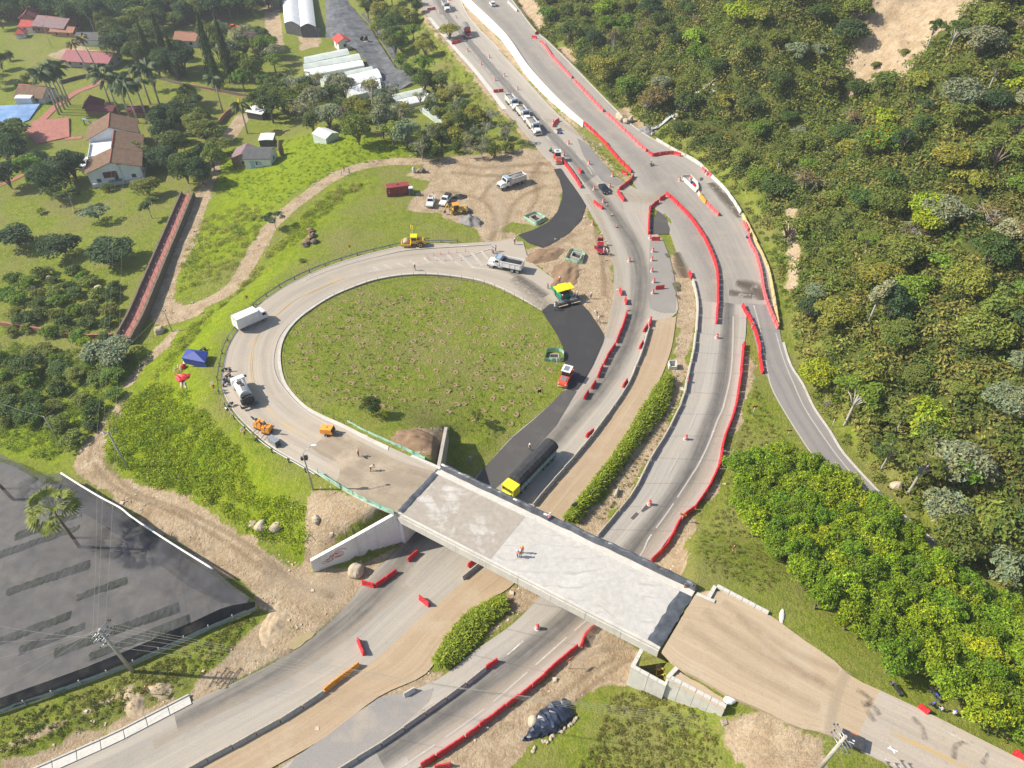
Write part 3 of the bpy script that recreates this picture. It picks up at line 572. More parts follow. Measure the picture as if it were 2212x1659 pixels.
stain([(1590,610),(1618,618),(1640,632),(1652,648)], [3,6,7,4], s_wet, None, .06, parent=UP); stain([(1575,632),(1625,640)], 3, s_wet, None, .064, parent=UP)
stain([(1535,395),(1570,430),(1600,470)], [3,5,3], s_wet, None, .06, parent=UP); stain([(1462,545),(1470,575),(1480,600)], [2,4,3], s_wet, None, .062, parent=UP)
for c in ((1441,552),(1455,588),(1465,624),(1464,641)): stain([(c[0]-3,c[1]-4),(c[0]+4,c[1]+5)], 1.0, s_wet, None, .066, parent=UP)
patch('puddle', [(1452,612),(1466,608),(1470,616),(1469,627),(1460,629),(1456,622)], plain('muddy_water', (.13, .115, .06), .12, .15, 1), .06, parent=UP, jit=.3)
patch('puddle', [(622,1403),(628,1388),(650,1372),(668,1362),(682,1366),(676,1378),(648,1397),(632,1407)], plain('brown_water', (.33, .27, .14), .12, .1, 1), .1, parent=HW, jit=.4)
for o in (stain([(1575,655),(1570,740),(1560,830),(1530,930),(1490,1020),(1420,1120),(1330,1230),(1230,1330),(1110,1430),(960,1540),(820,1640)], [3,3.6,4,4.2,4.2,4], s_dark, None, .05, parent=LO),
          stain([(1590,680),(1582,790),(1565,890),(1525,1010),(1450,1120),(1380,1210),(1275,1330),(1160,1430),(1010,1545),(880,1640)], [1.5,2,2.6,2.6,2], s_dust, None, .056, parent=LO)): pass
patch('asphalt_panel', [(850,1500),(931,1490),(938,1480),(930,1512),(895,1545),(860,1575),(760,1640),(690,1690),(590,1700),(640,1634),(703,1592),(765,1544),(818,1508)], mat_road('grey_shoulder', (.26, .245, .23), ASPH, (), .45), .042, parent=LO)
for c, w in (((1391,1094,1398,1101),2),((1368,1113,1374,1117),1.6)): line('tar_patch', [c[:2], c[2:]], w, m_dark, None, .06, parent=LO, sm=False)
# white and yellow lines
wl, fl, yl = M['white_line'], M['faint_line'], M['yellow_line']
line('lane_marking', [(931,0),(953,30),(986,68),(1016,106),(1057,156),(1102,208)], .24, wl, None, .062, (4.5, 2.5), HW)
line('lane_marking', [(972,29),(999,62),(1042,112),(1086,161),(1128,208),(1165,249),(1191,277),(1224,311),(1258,346),(1284,385),(1310,425)], .26, wl, None, .062, (4.5, 4.5), HW)
line('lane_marking', [(1178,292),(1200,318),(1232,357),(1262,400)], .22, fl, None, .062, (4.5, 4.5), HW)
line('lane_marking', [(981,6),(1000,32),(1049,83),(1121,161),(1196,241),(1236,276)], .3, wl, None, .06, None, HW)
line('lane_marking', [(1584,684),(1583,740),(1578,810),(1562,880),(1551,905),(1530,960),(1508,1005),(1496,1024)], .3, wl, None, .062, None, LO)
line('lane_marking', [(1496,1024),(1478,1052),(1440,1110),(1400,1165),(1382,1202),(1290,1320),(1261,1345),(1110,1478),(1040,1537),(960,1595),(840,1676)], .24, wl, None, .062, (7, .6), LO)
line('lane_marking', [(1505,891),(1488,932),(1470,976),(1445,1022),(1410,1070),(1360,1130)], .24, wl, None, .062, (5.5, 5.5), LO)
line('lane_marking', [(1130,1385),(1090,1420),(1030,1470)], .22, fl, None, .062, (4, 4), LO)
line('lane_marking', [(1628,660),(1640,705),(1652,770),(1664,829),(1689,880),(1756,985),(1800,1035)], .28, wl, E_BR, .06, None, BRD)
line('lane_marking', [(1676,720),(1692,775),(1714,829),(1740,885),(1790,960),(1835,1018),(1890,1080)], .24, wl, E_BR, .06, None, BRD)
line('lane_marking', [(2076,1244),(2120,1285),(2170,1330)], .24, wl, E_BR, .06, None, BRD)
line('lane_marking', [(1060,528),(978,533),(928,536),(873,541),(828,551),(790,560),(728,578),(673,599),(620,626),(582,652),(558,671),(508,741),(492,792),(488,829),(500,868),(523,901),(556,931),(600,962)], .3, wl, E_RA, .06, None, RAM)
line('lane_marking', [(1040,600),(1000,591),(953,587),(903,587),(850,593),(800,603),(745,622),(705,640),(665,665),(632,692),(606,722),(594,752),(590,785),(597,815),(612,838),(632,862),(660,888),(690,908),(712,920)], .26, wl, E_RA, .06, None, RAM)
for k in (0, .32):
    line('centre_marking', [(745+k,600),(690,622+k*8),(640,647),(600,676+k*6),(570,705),(552-k*12,738),(545-k*12,775),(546-k*12,815),(560-k*12,855-k*4),(585-k*10,888),(620-k*10,918+k*4),(665-k*6,946+k*6)], .2, yl, E_RA, .06, None, RAM)
line('lane_marking', [(745,600),(790,588),(840,579),(905,572),(965,562),(1010,553),(1060,537)], .2, fl, E_RA, .06, None, RAM)
line('lane_marking', [(790,588),(850,582),(920,578),(985,577),(1040,580),(1070,585)], .2, fl, E_RA, .06, None, RAM)
for a, b in (((806,576),(816,583)),((829,572),(846,581)),((857,568),(876,579)),((884,563),(908,577)),((916,557),(938,577)),((938,555),(967,577)),((966,551),(998,578)),((992,549),(1023,579)),((1018,545),(1042,575)),((1040,543),(1056,562))):
    line('gore_marking', [a, b], .75, wl, E_RA, .06, None, RAM, False)
for a, b in (((1305,520),(1315,524)),((1309,518),(1312,527)),((667,593),(675,598)),((668,598),(674,594))): line('survey_cross', [a, b], .26, wl, E_RA if a[0] < 900 else None, .066, None, RAM if a[0] < 900 else HW, False)
# freshly laid asphalt
patch('ramp_mouth', [(1066,524),(1112,514),(1150,568),(1200,606),(1256,656),(1188,657),(1171,671),(1106,636),(1090,590)], m_ra, .045, parent=RAM)
stain([(1110,600),(1140,622),(1168,650),(1186,668)], [4,6,5], s_track, None, .07, parent=RAM); stain([(1085,575),(1130,605),(1180,640)], [1.5,3,3], s_dark, None, .074, parent=RAM)
patch('fresh_asphalt', [(1196,366),(1208,388),(1215,412),(1214,430),(1204,458),(1185,480),(1152,497),(1118,508),(1140,524),(1172,535),(1201,522),(1231,502),(1256,475),(1265,443),(1253,424),(1226,385),(1212,364)], m_new, .09, parent=HW)
patch('fresh_asphalt', [(1170,672),(1188,657),(1256,657),(1271,672),(1290,700),(1306,727),(1303,740),(1281,790),(1261,825),(1246,845),(1220,842),(1216,830),(1221,790),(1216,750),(1201,720),(1181,690)], m_new, .09, parent=HW)
patch('dark_lane', [(1246,845),(1201,920),(1146,980),(1100,1028),(1000,1120),(975,1110),(1045,1012),(1106,946),(1156,904),(1188,875),(1219,842)], m_dark, .07, parent=HW)
ribbon('milled_surface', edges_lr([(q[0], q[1], on(E_RA, *q)[2]+.03) for q in ((640,993),(688,1021),(753,1060),(803,1088),(858,1108))], [(q[0], q[1], on(E_RA, *q)[2]+.03) for q in ((722,926),(770,950),(820,975),(872,1000),(946,1020))]), mat_road('milled_concrete', (.31, .255, .19), (.16, .125, .09), ((.3, .15, .6), (.6, .2, .4), (.85, .1, .5)), .75, .9, patch=.5), .05, 8, RAM, None)
ribbon('concrete_verge', edges_lr([(1168,669,.02),(1106,632,.05),(1053,609,.15),(1008,599,.3),(953,592,.6),(903,590,.9),(853,594,1.15),(803,604,1.5),(753,622,1.9),(713,639,2.2),(674,663,2.6),(640,688,3),(614,718,3.4),(602,752,3.9),(600,785,4.3),(607,815,4.7),(614,835,4.9),(633,859,5.2),(660,885,5.6),(699,906,6),(744,927,6.4),(788,950,6.8),(838,974,7.2)],
  RAMP_I[:-2]), M['kerb'], .14, 2, RAM, None, .12)
# kerbs and edge strips
def kerb(name, E, side, w=.35, h=.13, mat='kerb', k0=0, k1=None, parent=None):
    e = E[side][k0:k1].copy(); o = E[1-side][k0:k1]; d = (e-o)[:, :2]; d /= np.linalg.norm(d, axis=1)[:, None]; f = e.copy(); f[:, :2] += d*w
    return ribbon(name, (e, f), M[mat], h, 1, parent, None, h+.2)
kerb('edge_kerb', E_LC, 1, .35, .12, 'kerb', 2, 42, HW); kerb('edge_kerb', E_RC, 1, .3, .14, 'kerb', 0, None, UP); kerb('edge_kerb', E_BR, 1, .45, .1, 'kerb', 8, None, BRD)
kerb('edge_kerb', (E_RA[1][3:], E_RA[0][3:]), 1, .25, .1, 'kerb', 6, None, RAM)
far_strip = line('gutter_strip', [(927,38),(979,100),(1032,160),(1090,236)], 1.6, M['pale'], None, .05, None, HW)
# gutter of cast slabs along the lower left road, each slab a piece of its own
ga, gb = catmull([P(*q, .0) for q in ((413,1513),(330,1556),(250,1597),(150,1642),(60,1682))], .5), None
ga = resample(ga, 2.6)
for i in range(len(ga)-1):
    a, b = ga[i], ga[i+1]; d = (b-a)/np.linalg.norm(b-a); n_ = np.array([-d[1], d[0], 0])*(-1)
    g = MB().box((0, 0, .06), (np.linalg.norm(b-a)-.09, 1.25, .16)).build('gutter_slab', M['pale'], HW, (a+b)/2+n_*.1+[0, 0, .02], math.atan2(d[1], d[0]))
    MB().box((0, 0, .16), (np.linalg.norm(b-a)-.05, .2, .34)).build('kerb_block', M['kerb'], HW, (a+b)/2+n_*.82, math.atan2(d[1], d[0]))

# ------------------------------------------------------------------ overpass
ov = empty('overpass', 'concrete overpass with pale deck crossing above both carriageways', 'bridge', P(1130, 1250, 0))
def put(o): o.parent = ov; o.matrix_parent_inverse = ov.matrix_basis.inverted(); return o
ov_inv = Matrix.Translation(-Vector(ov.location))
def slab(name, c4, z0, z1, mat, parent=ov):
    V = [(p[0], p[1], z1) for p in c4]+[(p[0], p[1], z0) for p in c4]
    n = len(c4); o = MB().add(V, [tuple(range(n)), tuple(range(2*n-1, n-1, -1))]+[(i, n+i, n+(i+1) % n, (i+1) % n) for i in range(n)]).build(name, mat)
    if parent is not None: o.parent = parent; o.matrix_parent_inverse = ov_inv if parent is ov else Matrix.Translation(-Vector(parent.location))
    return o
Z = 7.5; SW, SE, NW, NE = P(858,1110,Z), P(1424,1403,Z), P(953,1010,Z), P(1501,1280,Z)
if np.cross((SE-SW)[:2], (NW-SW)[:2]) < 0: pass
U_ = (SE-SW)/np.linalg.norm(SE-SW); V_ = np.array([-U_[1], U_[0], 0]); LEN = float(np.linalg.norm(SE-SW)); WID = float((NW-SW)@V_)
def dk(u, v): return SW+U_*u+V_*v
k0, k1 = float((NW-SW)@U_), float((NE-SW)@U_)             # the deck is skewed a little
def dq(f0, f1, v0, v1): return [dk((1-v/WID)*LEN*f+v/WID*(k0+(k1-k0)*f), v) for f, v in ((f0, v0), (f1, v0), (f1, v1), (f0, v1))]
d_old = mat_deck('weathered_deck', (.34, .305, .26), (.48, .455, .415), .5, .6); d_new = mat_deck('new_deck', (.43, .415, .385), (.48, .465, .435), .4, .7)
slab('deck_slab', dq(0, .385, .35, WID-1.5), Z-.35, Z, d_old); slab('deck_slab', dq(.3855, 1, .35, WID-1.5), Z-.35, Z, d_new)
slab('sidewalk', dq(0, 1, WID-1.497, WID), Z-.35, Z+.16, M['pale']); slab('edge_kerb', dq(0, 1.0, 0, .347), Z-.4, Z+.1, M['pale'])
for i in range(8): slab('fascia_panel', dq(i/8+.0006, (i+1)/8-.0006, -.1, .1), Z-1.95, Z-.402, M['pale'])
for v in (.35, 2.9, 5.4, 7.9, WID-.6): slab('girder', dq(.012, .988, v-.05, v+.45), Z-1.9, Z-.352, M['girder'])
for f in (.02, .98): slab('diaphragm', dq(f-.006, f+.006, .85, WID-.7), Z-1.8, Z-.353, M['girder'])
# left abutment and its painted wing walls
slab('abutment_wall', dq(-.012, .012, .1, WID-.1), -.4, Z-1.955, M['white_wall'])
def wall2(name, base, tops, th, mat, parent, zb=-.5, side=1):
    """upright wall along base points with its own top heights"""
    b = np.array(base); d = np.gradient(b[:, :2], axis=0); d /= np.linalg.norm(d, axis=1)[:, None]; n = np.stack([-d[:, 1], d[:, 0]], 1)*th*side
    V = []
    for i, p in enumerate(b):
        for q, z in ((p[:2], zb), (p[:2], tops[i]), (p[:2]+n[i], tops[i]), (p[:2]+n[i], zb)): V.append((q[0], q[1], z))
    F = [(i*4+k, i*4+(k+1) % 4, i*4+4+(k+1) % 4, i*4+4+k) for i in range(len(b)-1) for k in range(4)]; F += [(0, 3, 2, 1), (len(V)-4, len(V)-3, len(V)-2, len(V)-1)]
    o = MB().add(V, F).build(name, mat)
    if parent is not None: o.parent = parent; o.matrix_parent_inverse = Matrix.Translation(-Vector(parent.location))
    return o
wa, wb = dk(-.25, .05), P(679,1236,0); wm = wa*.52+wb*.48
ww = wall2('wing_wall', [wa*[1,1,0], wm*[1,1,0]], [7.25, 5.1], .5, M['white_wall'], ov, side=-1); wall2('wing_wall', [wm*[1,1,0]+(wb-wm)*[.004,.004,0], wb*[1,1,0]], [5.08, 2.9], .5, M['white_wall'], ov, side=-1)
wc, wd = dk(k0-.2, WID-.05), P(968,936,3.0)
wall2('wing_wall', [wc*[1,1,0], wd*[1,1,0]], [7.45, 4.6], .55, M['conc'], ov, side=1)
# red sprayed scrawl on the wing wall: loops of paint, lying on the wall face
gr = MB(); wd_ = (wb-wa)*[1,1,0]; wl_ = np.linalg.norm(wd_); wu = wd_/wl_; wn = np.array([wu[1], -wu[0], 0])
wn = wn if (wn@np.array([0, -1, 0])) > 0 else -wn
def wp(s, z): p = wa*[1,1,0]+wu*s+wn*.03; return (p[0], p[1], z)
for cx, cz, rx, rz, a0, a1 in ((.70,2.7,.75,.62,0,2*PI),(.70,2.65,.42,.36,0,2*PI),(.675,3.3,.9,.5,-.5,3.4),(.735,2.6,.5,.5,.6,5.2),(.80,2.1,.45,.35,0,2*PI),(.835,2.0,.4,.42,1,5),(.865,1.85,.35,.3,0,2*PI),(.775,2.9,.3,.2,0,6),(.79,2.3,.25,.5,.5,4)):
    gr.tube([wp(cx*wl_+rx*math.cos(a), cz+rz*math.sin(a)-.35) for a in np.linspace(a0, a1, 18)], .035, 4)
g_ = gr.build('spray_paint', M['sign_r'], ww)
# right-hand reinforced-earth walls: cast panels with a coping of blocks, every panel and block a part
def panel_wall(name, label, pts, zb, zt, th, side, pw, parent=None, cop=True):
    w = empty(name, label, 'wall', pts[0]*[1,1,0])
    inv = Matrix.Translation(-Vector(w.location)); p = resample(np.array(pts), pw); n = len(p)
    for i in range(n-1):
        a, b = p[i], p[i+1]; d = (b-a)/np.linalg.norm(b-a); a = a+d*.02; b = b-d*.02; f0, f1 = i/(n-1), (i+1)/(n-1)
        L = [zb[0]+(zb[1]-zb[0])*f for f in (f0, f1)]; T = [zt[0]+(zt[1]-zt[0])*f for f in (f0, f1)]
        o = wall2('wall_panel', [a*[1,1,0], b*[1,1,0]], [t-.002 for t in T], th, M['mse'], w, zb=min(L), side=side)
        if cop:
            for q in range(2):
                u0, u1 = a+(b-a)*(q*.5+.006), a+(b-a)*(q*.5+.494); t0 = (T[0]+(T[1]-T[0])*(q*.5+.25)); o_ = np.array([-d[1], d[0], 0])*side
                mb = MB().box((0, 0, .16), (np.linalg.norm(u1-u0), th+.16, .32)); c = (u0+u1)/2*[1,1,0]+o_*th/2+[0,0,t0]
                k = mb.build('coping_block', M['pale'], w, c-np.array(w.location), math.atan2(d[1], d[0]))
    return w
A1, A2, A3, A4 = P(1384,1400,5.3), P(1363,1440,5.3), P(1439,1482,5.15), P(1440,1461,6.9)
A5, A6 = P(1568,1529,6.9), P(1462,1438,7.0)
panel_wall('panel_wall', 'low white panel wall enclosing the rubble pit beside the overpass end', [A2, A3], (-.3, .2), (5.0, 4.85), .35, 1, 2.0)
panel_wall('panel_wall', 'white panel wall running from under the deck corner to the pit', [A1, A2], (-.3, -.3), (5.0, 5.0), .35, 1, 1.9)
panel_wall('panel_wall', 'tall stepped white panel wall below the earth pad with vines', [A4, A5], (.2, 3.8), (6.6, 6.6), .35, 1, 1.75)
panel_wall('panel_wall', 'short white return wall closing the rubble pit', [A6, A4], (.5, .5), (6.8, 6.6), .35, 1, 1.6)
B1, B2, B3 = P(1534,1291,7.9), P(1548,1266,7.9), P(1660,1325,7.9)
panel_wall('panel_wall', 'long white panel wall on the tree side of the earth pad', [B2, B3], (3.8, 5.2), (7.55, 7.55), .35, 1, 1.75); panel_wall('panel_wall', 'short white wall stub turning toward the overpass end', [B1, B2], (6.5, 3.8), (7.55, 7.55), .35, 1, 1.6)
patch('backfill', [(1463,1440),(1443,1462),(1505,1495),(1567,1529),(1571,1504),(1520,1473)], m_pad, -.85, Z, jit=.2)
kb = line('pad_kerb', [(1504,1284),(1523,1293),(1543,1301)], .5, M['pale'], None, .25, None, None, False, 7.5); tag(kb, kind='structure')
# earth pad and the concrete road beyond the overpass
nA = len(E_AP[0]); cut = int(nA*.545)
pad = ribbon('earth_pad', (E_AP[0][:cut+1], E_AP[1][:cut+1]), m_pad, .03, 8, skirt=.6)
apr = ribbon('approach_road', (E_AP[0][cut:], E_AP[1][cut:]), mat_road('approach_concrete', (.42, .365, .3), (.19, .165, .14), ((.4, .2, .3), (.75, .15, .25)), .5, patch=.5), .05, 8, skirt=.6)
line('lane_marking', [(1896,1505),(1971,1542),(2059,1588),(2140,1628),(2230,1672)], .24, wl, E_AP, .075, None, apr)
line('centre_marking', [(1925,1582),(1990,1610),(2060,1643),(2110,1668)], .2, yl, E_AP, .075, None, apr); line('centre_marking', [(1924,1586),(1988,1614),(2056,1647),(2106,1672)], .2, yl, E_AP, .075, None, apr)
line('lane_marking', [(1868,1619),(1900,1634),(1950,1660)], .24, wl, E_AP, .075, None, apr)
for a, b in (((1921,1612),(1933,1628)),((1917,1616),(1939,1624))): line('survey_cross', [a, b], .16, M['sign_w'], E_AP, .08, None, apr, False)
stain([(1829,1450),(1808,1500),(1795,1550),(1790,1590)], 1.5, s_dust, E_AP, .07, parent=apr)
for pts in ([(1850,1490),(1880,1510),(1870,1530),(1890,1560)],[(1860,1520),(1885,1525),(1900,1545)],[(2060,1640),(2065,1610),(2100,1600),(2130,1625),(2120,1650)],[(1970,1550),(1990,1570),(1998,1598)]): stain(pts, .9, s_track, E_AP, .07, parent=apr)

# retaining wall of the upper carriageway, in cast lengths
rw = empty('retaining_wall', 'long white retaining wall stepping down beside the upper road', 'wall', E_RC[0][4]*[1,1,0])
kx = int(near(np.array([P(1262,269,1)[0]]), np.array([P(1262,269,1)[1]]), E_RC[0])[1][0]); e = resample(E_RC[0][:kx+1], 3.0)
for i in range(len(e)-1):
    a, b = e[i], e[i+1]; d = (b-a)/np.linalg.norm(b-a)
    wall2('wall_panel', [a+d*.015, b-d*.015], [a[2]+.85, b[2]+.85], .3, M['white_wall'], rw, zb=-.4, side=-1)
# ------------------------------------------------------------------ what stands on the ground: find the surface seen at an image pixel
from mathutils.bvhtree import BVHTree
bpy.context.view_layer.update(); _dg = bpy.context.evaluated_depsgraph_get()
SURF = [BVHTree.FromObject(o, _dg) for o in [ground, HW, UP, LO, BRD, RAM, TRK, pad, apr]+[o for o in bpy.data.objects if o.name.split('.')[0] in ('deck_slab', 'sidewalk', 'fresh_asphalt', 'ramp_mouth', 'dark_lane', 'milled_surface', 'asphalt_panel')]]
def top(x, y, hi=200):
    z = None
    for b in SURF:
        h = b.ray_cast(Vector((float(x), float(y), hi)), Vector((0, 0, -1)))[0]
        if h is not None and (z is None or h.z > z): z = h.z
    return z if z is not None else float(hz(x, y))
def A(dx, dy):
    o = Vector((0, 0, CAM_H)); d = Vector([float(v) for v in ray(dx, dy)]).normalized(); best = None
    for b in SURF:
        h = b.ray_cast(o, d)
        if h[0] is not None and (best is None or h[3] < best[1]): best = (h[0], h[3])
    return np.array(best[0]) if best else G(dx, dy)
def ordn(n): return f"{n}{'th' if 10 <= n % 100 <= 20 else {1: 'st', 2: 'nd', 3: 'rd'}.get(n % 10, 'th')}"
ORD = ['first', 'second', 'third', 'fourth', 'fifth', 'sixth', 'seventh', 'eighth', 'ninth', 'tenth']
def nth(i): return ORD[i] if i < 10 else ordn(i+1)

# ------------------------------------------------------------------ plastic and concrete barriers
def mesh_barrier(L=2.0, H=1.0, name='plastic_barrier', mat='red', slot='faded'):
    mb = MB(); prof = [(-.27, 0), (-.27, .16), (-.16, .34), (-.09, H), (.09, H), (.16, .34), (.27, .16), (.27, 0)]
    xs = [-L/2, -L/2+.05, -.62, -.5, -.06, .06, .5, .62, L/2-.05, L/2]; V = []
    for i, x in enumerate(xs):
        k = .9 if i in (0, 9) else 1.0; dz = -.05 if i in (0, 9, 4, 5) else 0
        for p in prof: V.append((x, p[0]*k*(.8 if i in (4, 5) and p[1] > .3 else 1), p[1]+(dz if p[1] == H else 0)))
    n = 8; F = [(i*n+j, i*n+(j+1) % n, (i+1)*n+(j+1) % n, (i+1)*n+j) for i in range(9) for j in range(n)]+[tuple(range(n)), tuple(range(80-1, 80-n-1, -1))]
    mb.add(V, F, 0)
    for x in (-.74, 0, .74):
        for s in (-1, 1): mb.box((x, s*.152, .62), (.07, .05, .4), 1)  # slot bars in a second plastic; the paler ones paint in edge glare
    mb.lathe([(.05, 0), (.05, .05), (.0, .05)], 8, 2, (.3, 0, H-.02))
    return mb.mesh(name, [M[mat], M[slot], M['black']])
def mesh_jersey(L=3.1, mat='jersey', name='concrete_barrier'):
    mb = MB(); pr = [(-.3, 0), (-.3, .1), (-.16, .32), (-.08, .84), (.08, .84), (.16, .32), (.3, .1), (.3, 0)]
    V = [(x, p[0], p[1]) for x in (-L/2+.02, L/2-.02) for p in pr]; mb.add(V, [(i, (i+1) % 8, 8+(i+1) % 8, 8+i) for i in range(8)]+[tuple(range(7, -1, -1)), tuple(range(8, 16))])
    for s in (-1, 1): mb.box((-L/2+.35, s*.125, .62), (.08, .03, .08), 1)
    return mb.mesh(name, [M[mat], M['sign_y']])
BAR = {k: mesh_barrier(mat=k, slot=s) for k, s in (('red', 'faded'), ('faded', 'red'), ('orange_b', 'cream'))}
JER = {k: mesh_jersey(mat=k) for k in ('jersey', 'pale', 'cream')}
NBAR = 0
def row(name, pts, me, unit, labfmt, cat, group, jit=.03, zoff=0.0, surf=A):
    global NBAR
    p = catmull([surf(*q) for q in pts], .5) if len(pts) > 1 else None
    if p is None: return
    n = max(1, int(round(seglen(p)/unit))); s = np.r_[0, np.cumsum(np.linalg.norm(np.diff(p[:, :2], axis=0), axis=1))]; u = np.linspace(0, s[-1], n+1)
    q = np.stack([np.interp(u, s, p[:, k]) for k in range(3)], 1); out = []
    for i in range(n):
        a, b = q[i], q[i+1]; c = (a+b)/2; c = c+np.array([RNG.normal()*jit, RNG.normal()*jit, 0]); z = max(top(c[0], c[1], max(a[2], b[2])+1.2), min(a[2], b[2])-.1)
        m = me[RNG.integers(len(me))] if isinstance(me, list) else me
        o = link(name, m, None, (c[0], c[1], z+zoff), math.atan2(b[1]-a[1], b[0]-a[0])+RNG.normal()*jit*.8); tag(o, labfmt.format(nth(i)), cat, group); out.append(o); NBAR += 1
        o.scale.x = .965*np.linalg.norm((b-a)[:2])/unit
    return out
def bars(pts, fmt, me='red', unit=2.08, group='red plastic barriers in rows along the roadworks'): return row('plastic_barrier', pts, BAR[me], unit, fmt, 'barrier', group)
bars([(1191,122),(1235,170)], '{} faded red plastic barrier from the far end of the topmost upper-road row', 'faded'); bars([(1165,92),(1172,94),(1191,122)], '{} pale red plastic barrier at the far tip of the upper-road row', 'faded')
bars([(1240,175),(1303,242)], '{} faded red barrier from the far end of the middle upper-road row', 'faded'); bars([(1310,246),(1396,328)], '{} faded red barrier from the far end of the nearest upper-road row', 'faded')
bars([(1400,332),(1408,338),(1431,334),(1455,333),(1471,338)], '{} red barrier in the short line closing the upper shoulder at the bend')
bars([(1261,268),(1281,286),(1301,304),(1318,324),(1336,346),(1351,361),(1364,374)], '{} red barrier from the retaining wall end along the grass median')
bars([(1343,374),(1356,378)], '{} red barrier lying across the tip of the grass median'); bars([(1368,381),(1361,393),(1348,403),(1337,411)], '{} red barrier curving off the tip of the grass median'); bars([(1333,415),(1340,425),(1348,436)], '{} red barrier in the short row after the median tip')
bars([(1401,507),(1402,480),(1404,455),(1410,445),(1423,438)], '{} red barrier up the left side of the coned-off wedge'); bars([(1424,434),(1436,426)], '{} red barrier bridging the head of the coned-off wedge')
bars([(1439,420),(1456,435),(1481,460),(1501,485),(1521,515),(1536,547),(1547,577),(1551,615),(1550,665),(1548,701)], '{} red barrier from the bend in the long curve beside the closed lanes')
bars([(1603,661),(1621,697),(1638,740),(1643,785),(1648,809)], '{} red barrier from the fork along the branch road edge')
bars([(1606,744),(1604,777),(1597,835),(1586,892),(1566,944),(1561,970),(1551,1014),(1528,1060),(1500,1099)], '{} red barrier from the fork in the long row beside the lower road')
bars([(1499,1101),(1468,1123),(1464,1134),(1440,1180),(1406,1213)], '{} red barrier from the kink down to the overpass, grass side')
bars([(1292,1348),(1266,1370),(1256,1399)], '{} red barrier below the overpass before the gap in the row'); bars([(1248,1397),(1201,1437),(1161,1474),(1106,1518),(1003,1594),(908,1655)], '{} red barrier from the overpass in the near row by the gravel')
bars([(1353,678),(1349,695),(1331,742)], '{} red barrier in the upper part of the row facing the fresh asphalt'); bars([(1328,747),(1313,772),(1304,789)], '{} red barrier in the middle part of the row facing the fresh asphalt'); bars([(1302,793),(1291,817)], '{} red barrier at the lower end of the row facing the fresh asphalt')
bars([(1218,352),(1237,378),(1256,407)], '{} red barrier in the slanting row by the red-roofed far roller'.replace('red-roofed', 'distant')); bars([(1282,438),(1290,445),(1302,452)], '{} red barrier of the pair dropped beside the worn lane below the median')
bars([(1526,441),(1540,455),(1552,467)], '{} faded red barrier after the orange ones on the right shoulder', 'faded'); bars([(1511,424),(1518,432),(1525,440)], '{} faded orange barrier in the line on the right shoulder', 'orange_b', group='orange barriers in the roadworks')
bars([(1605,482),(1616,500)], '{} pale red barrier of the curved end by the yellowed kerb line', 'faded'); bars([(1618,504),(1618,524),(1633,552),(1643,590),(1651,635),(1664,675),(1680,712)], '{} red barrier in the long row on the hillside edge', 'faded')
bars([(1516,366),(1523,373)], '{} red barrier of the upper pair against the white kerb line', 'faded'); bars([(1529,375),(1536,383)], '{} red barrier of the lower pair against the white kerb line', 'faded')
bars([(1195,275),(1199,266),(1208,261)], '{} red barrier in the curved trio at the far lane end'); bars([(1148,82),(1160,84)], '{} red barrier of the jumble past the far end of the upper row'); bars([(1156,75),(1163,73)], '{} red barrier tucked behind the jumble on the far shoulder')
bars([(923,23),(941,20)], '{} red barrier closing the far left lane beside the first dump truck'); bars([(976,96),(996,90)], '{} red barrier across the far lane beside the canvas truck'); bars([(1066,200),(1088,198)], '{} red barrier across the lane above the three loaded trucks'); bars([(964,0),(974,1)], '{} red barrier at the very top of the far road')
bars([(1488,589),(1494,603)], '{} red barrier before the pale concrete line in the wet median', 'red'); bars([(774,1382),(781,1396),(789,1416)], '{} red barrier of the pair standing across the lower left road'); bars([(783,1262),(811,1268)], '{} red barrier at the foot of the graffiti wall, near boulder'); bars([(812,1270),(835,1253),(858,1236)], '{} red barrier in the angled row leading to the overpass')
bars([(1982,1526),(2006,1541)], '{} red barrier on the approach road verge in front of the sitting people'); bars([(2186,1625),(2212,1643)], '{} red barrier at the far right edge of the approach road'); bars([(1050,1446),(1075,1428)], '{} red barrier at the head of the near concrete line')
for (x, y, dx, dy, lab) in [(1341,633,4,10,'single red barrier on the worn lane opposite the paver'),(1352,653,2,10,'single red barrier just below another on the lane opposite the paver'),(1394,712,6,-9,'single red barrier left of the concrete line head'),(1385,748,6,-10,'single red barrier against the upper concrete line'),(1404,700,1,-10,'single red barrier capping the concrete line beside the drum'),(1282,834,6,-9,'single red barrier in the lane below the fresh asphalt, upper one'),(1266,856,6,-10,'single red barrier in the lane below the fresh asphalt, lower one'),(1350,831,6,-9,'single red barrier against the concrete line level with the hedge top'),(1274,939,10,-8,'single red barrier leaning along the concrete line above the big truck'),
  (1416,519,9,0,'red barrier standing crosswise under the coned-off wedge'),(1425,624,9,-1,'red barrier standing crosswise beside the lowest drum of the column'),(1253,371,4,6,'single red barrier on the lane right of the far roller'),(892,1204,10,-9,'red barrier in the overpass shadow by the abutment'),(1022,1217,9,-7,'red barrier half under the near edge of the deck'),(917,1301,11,9,'lone red barrier askew in the middle of the lower left road'),(957,1657,10,-2,'red barrier lying at the bottom edge by the near row')]:
    a, b = A(x-dx/2, y-dy/2), A(x+dx/2, y+dy/2); c = A(x, y); o = link('plastic_barrier', BAR['red'], None, c, math.atan2(b[1]-a[1], b[0]-a[0])); tag(o, lab, 'barrier', 'red plastic barriers in rows along the roadworks'); NBAR += 1
row('plastic_barrier', [(702,1493),(776,1436)], BAR['orange_b'], 1.9, '{} orange barrier in the short line continuing the concrete barriers', 'barrier', 'orange barriers in the roadworks')
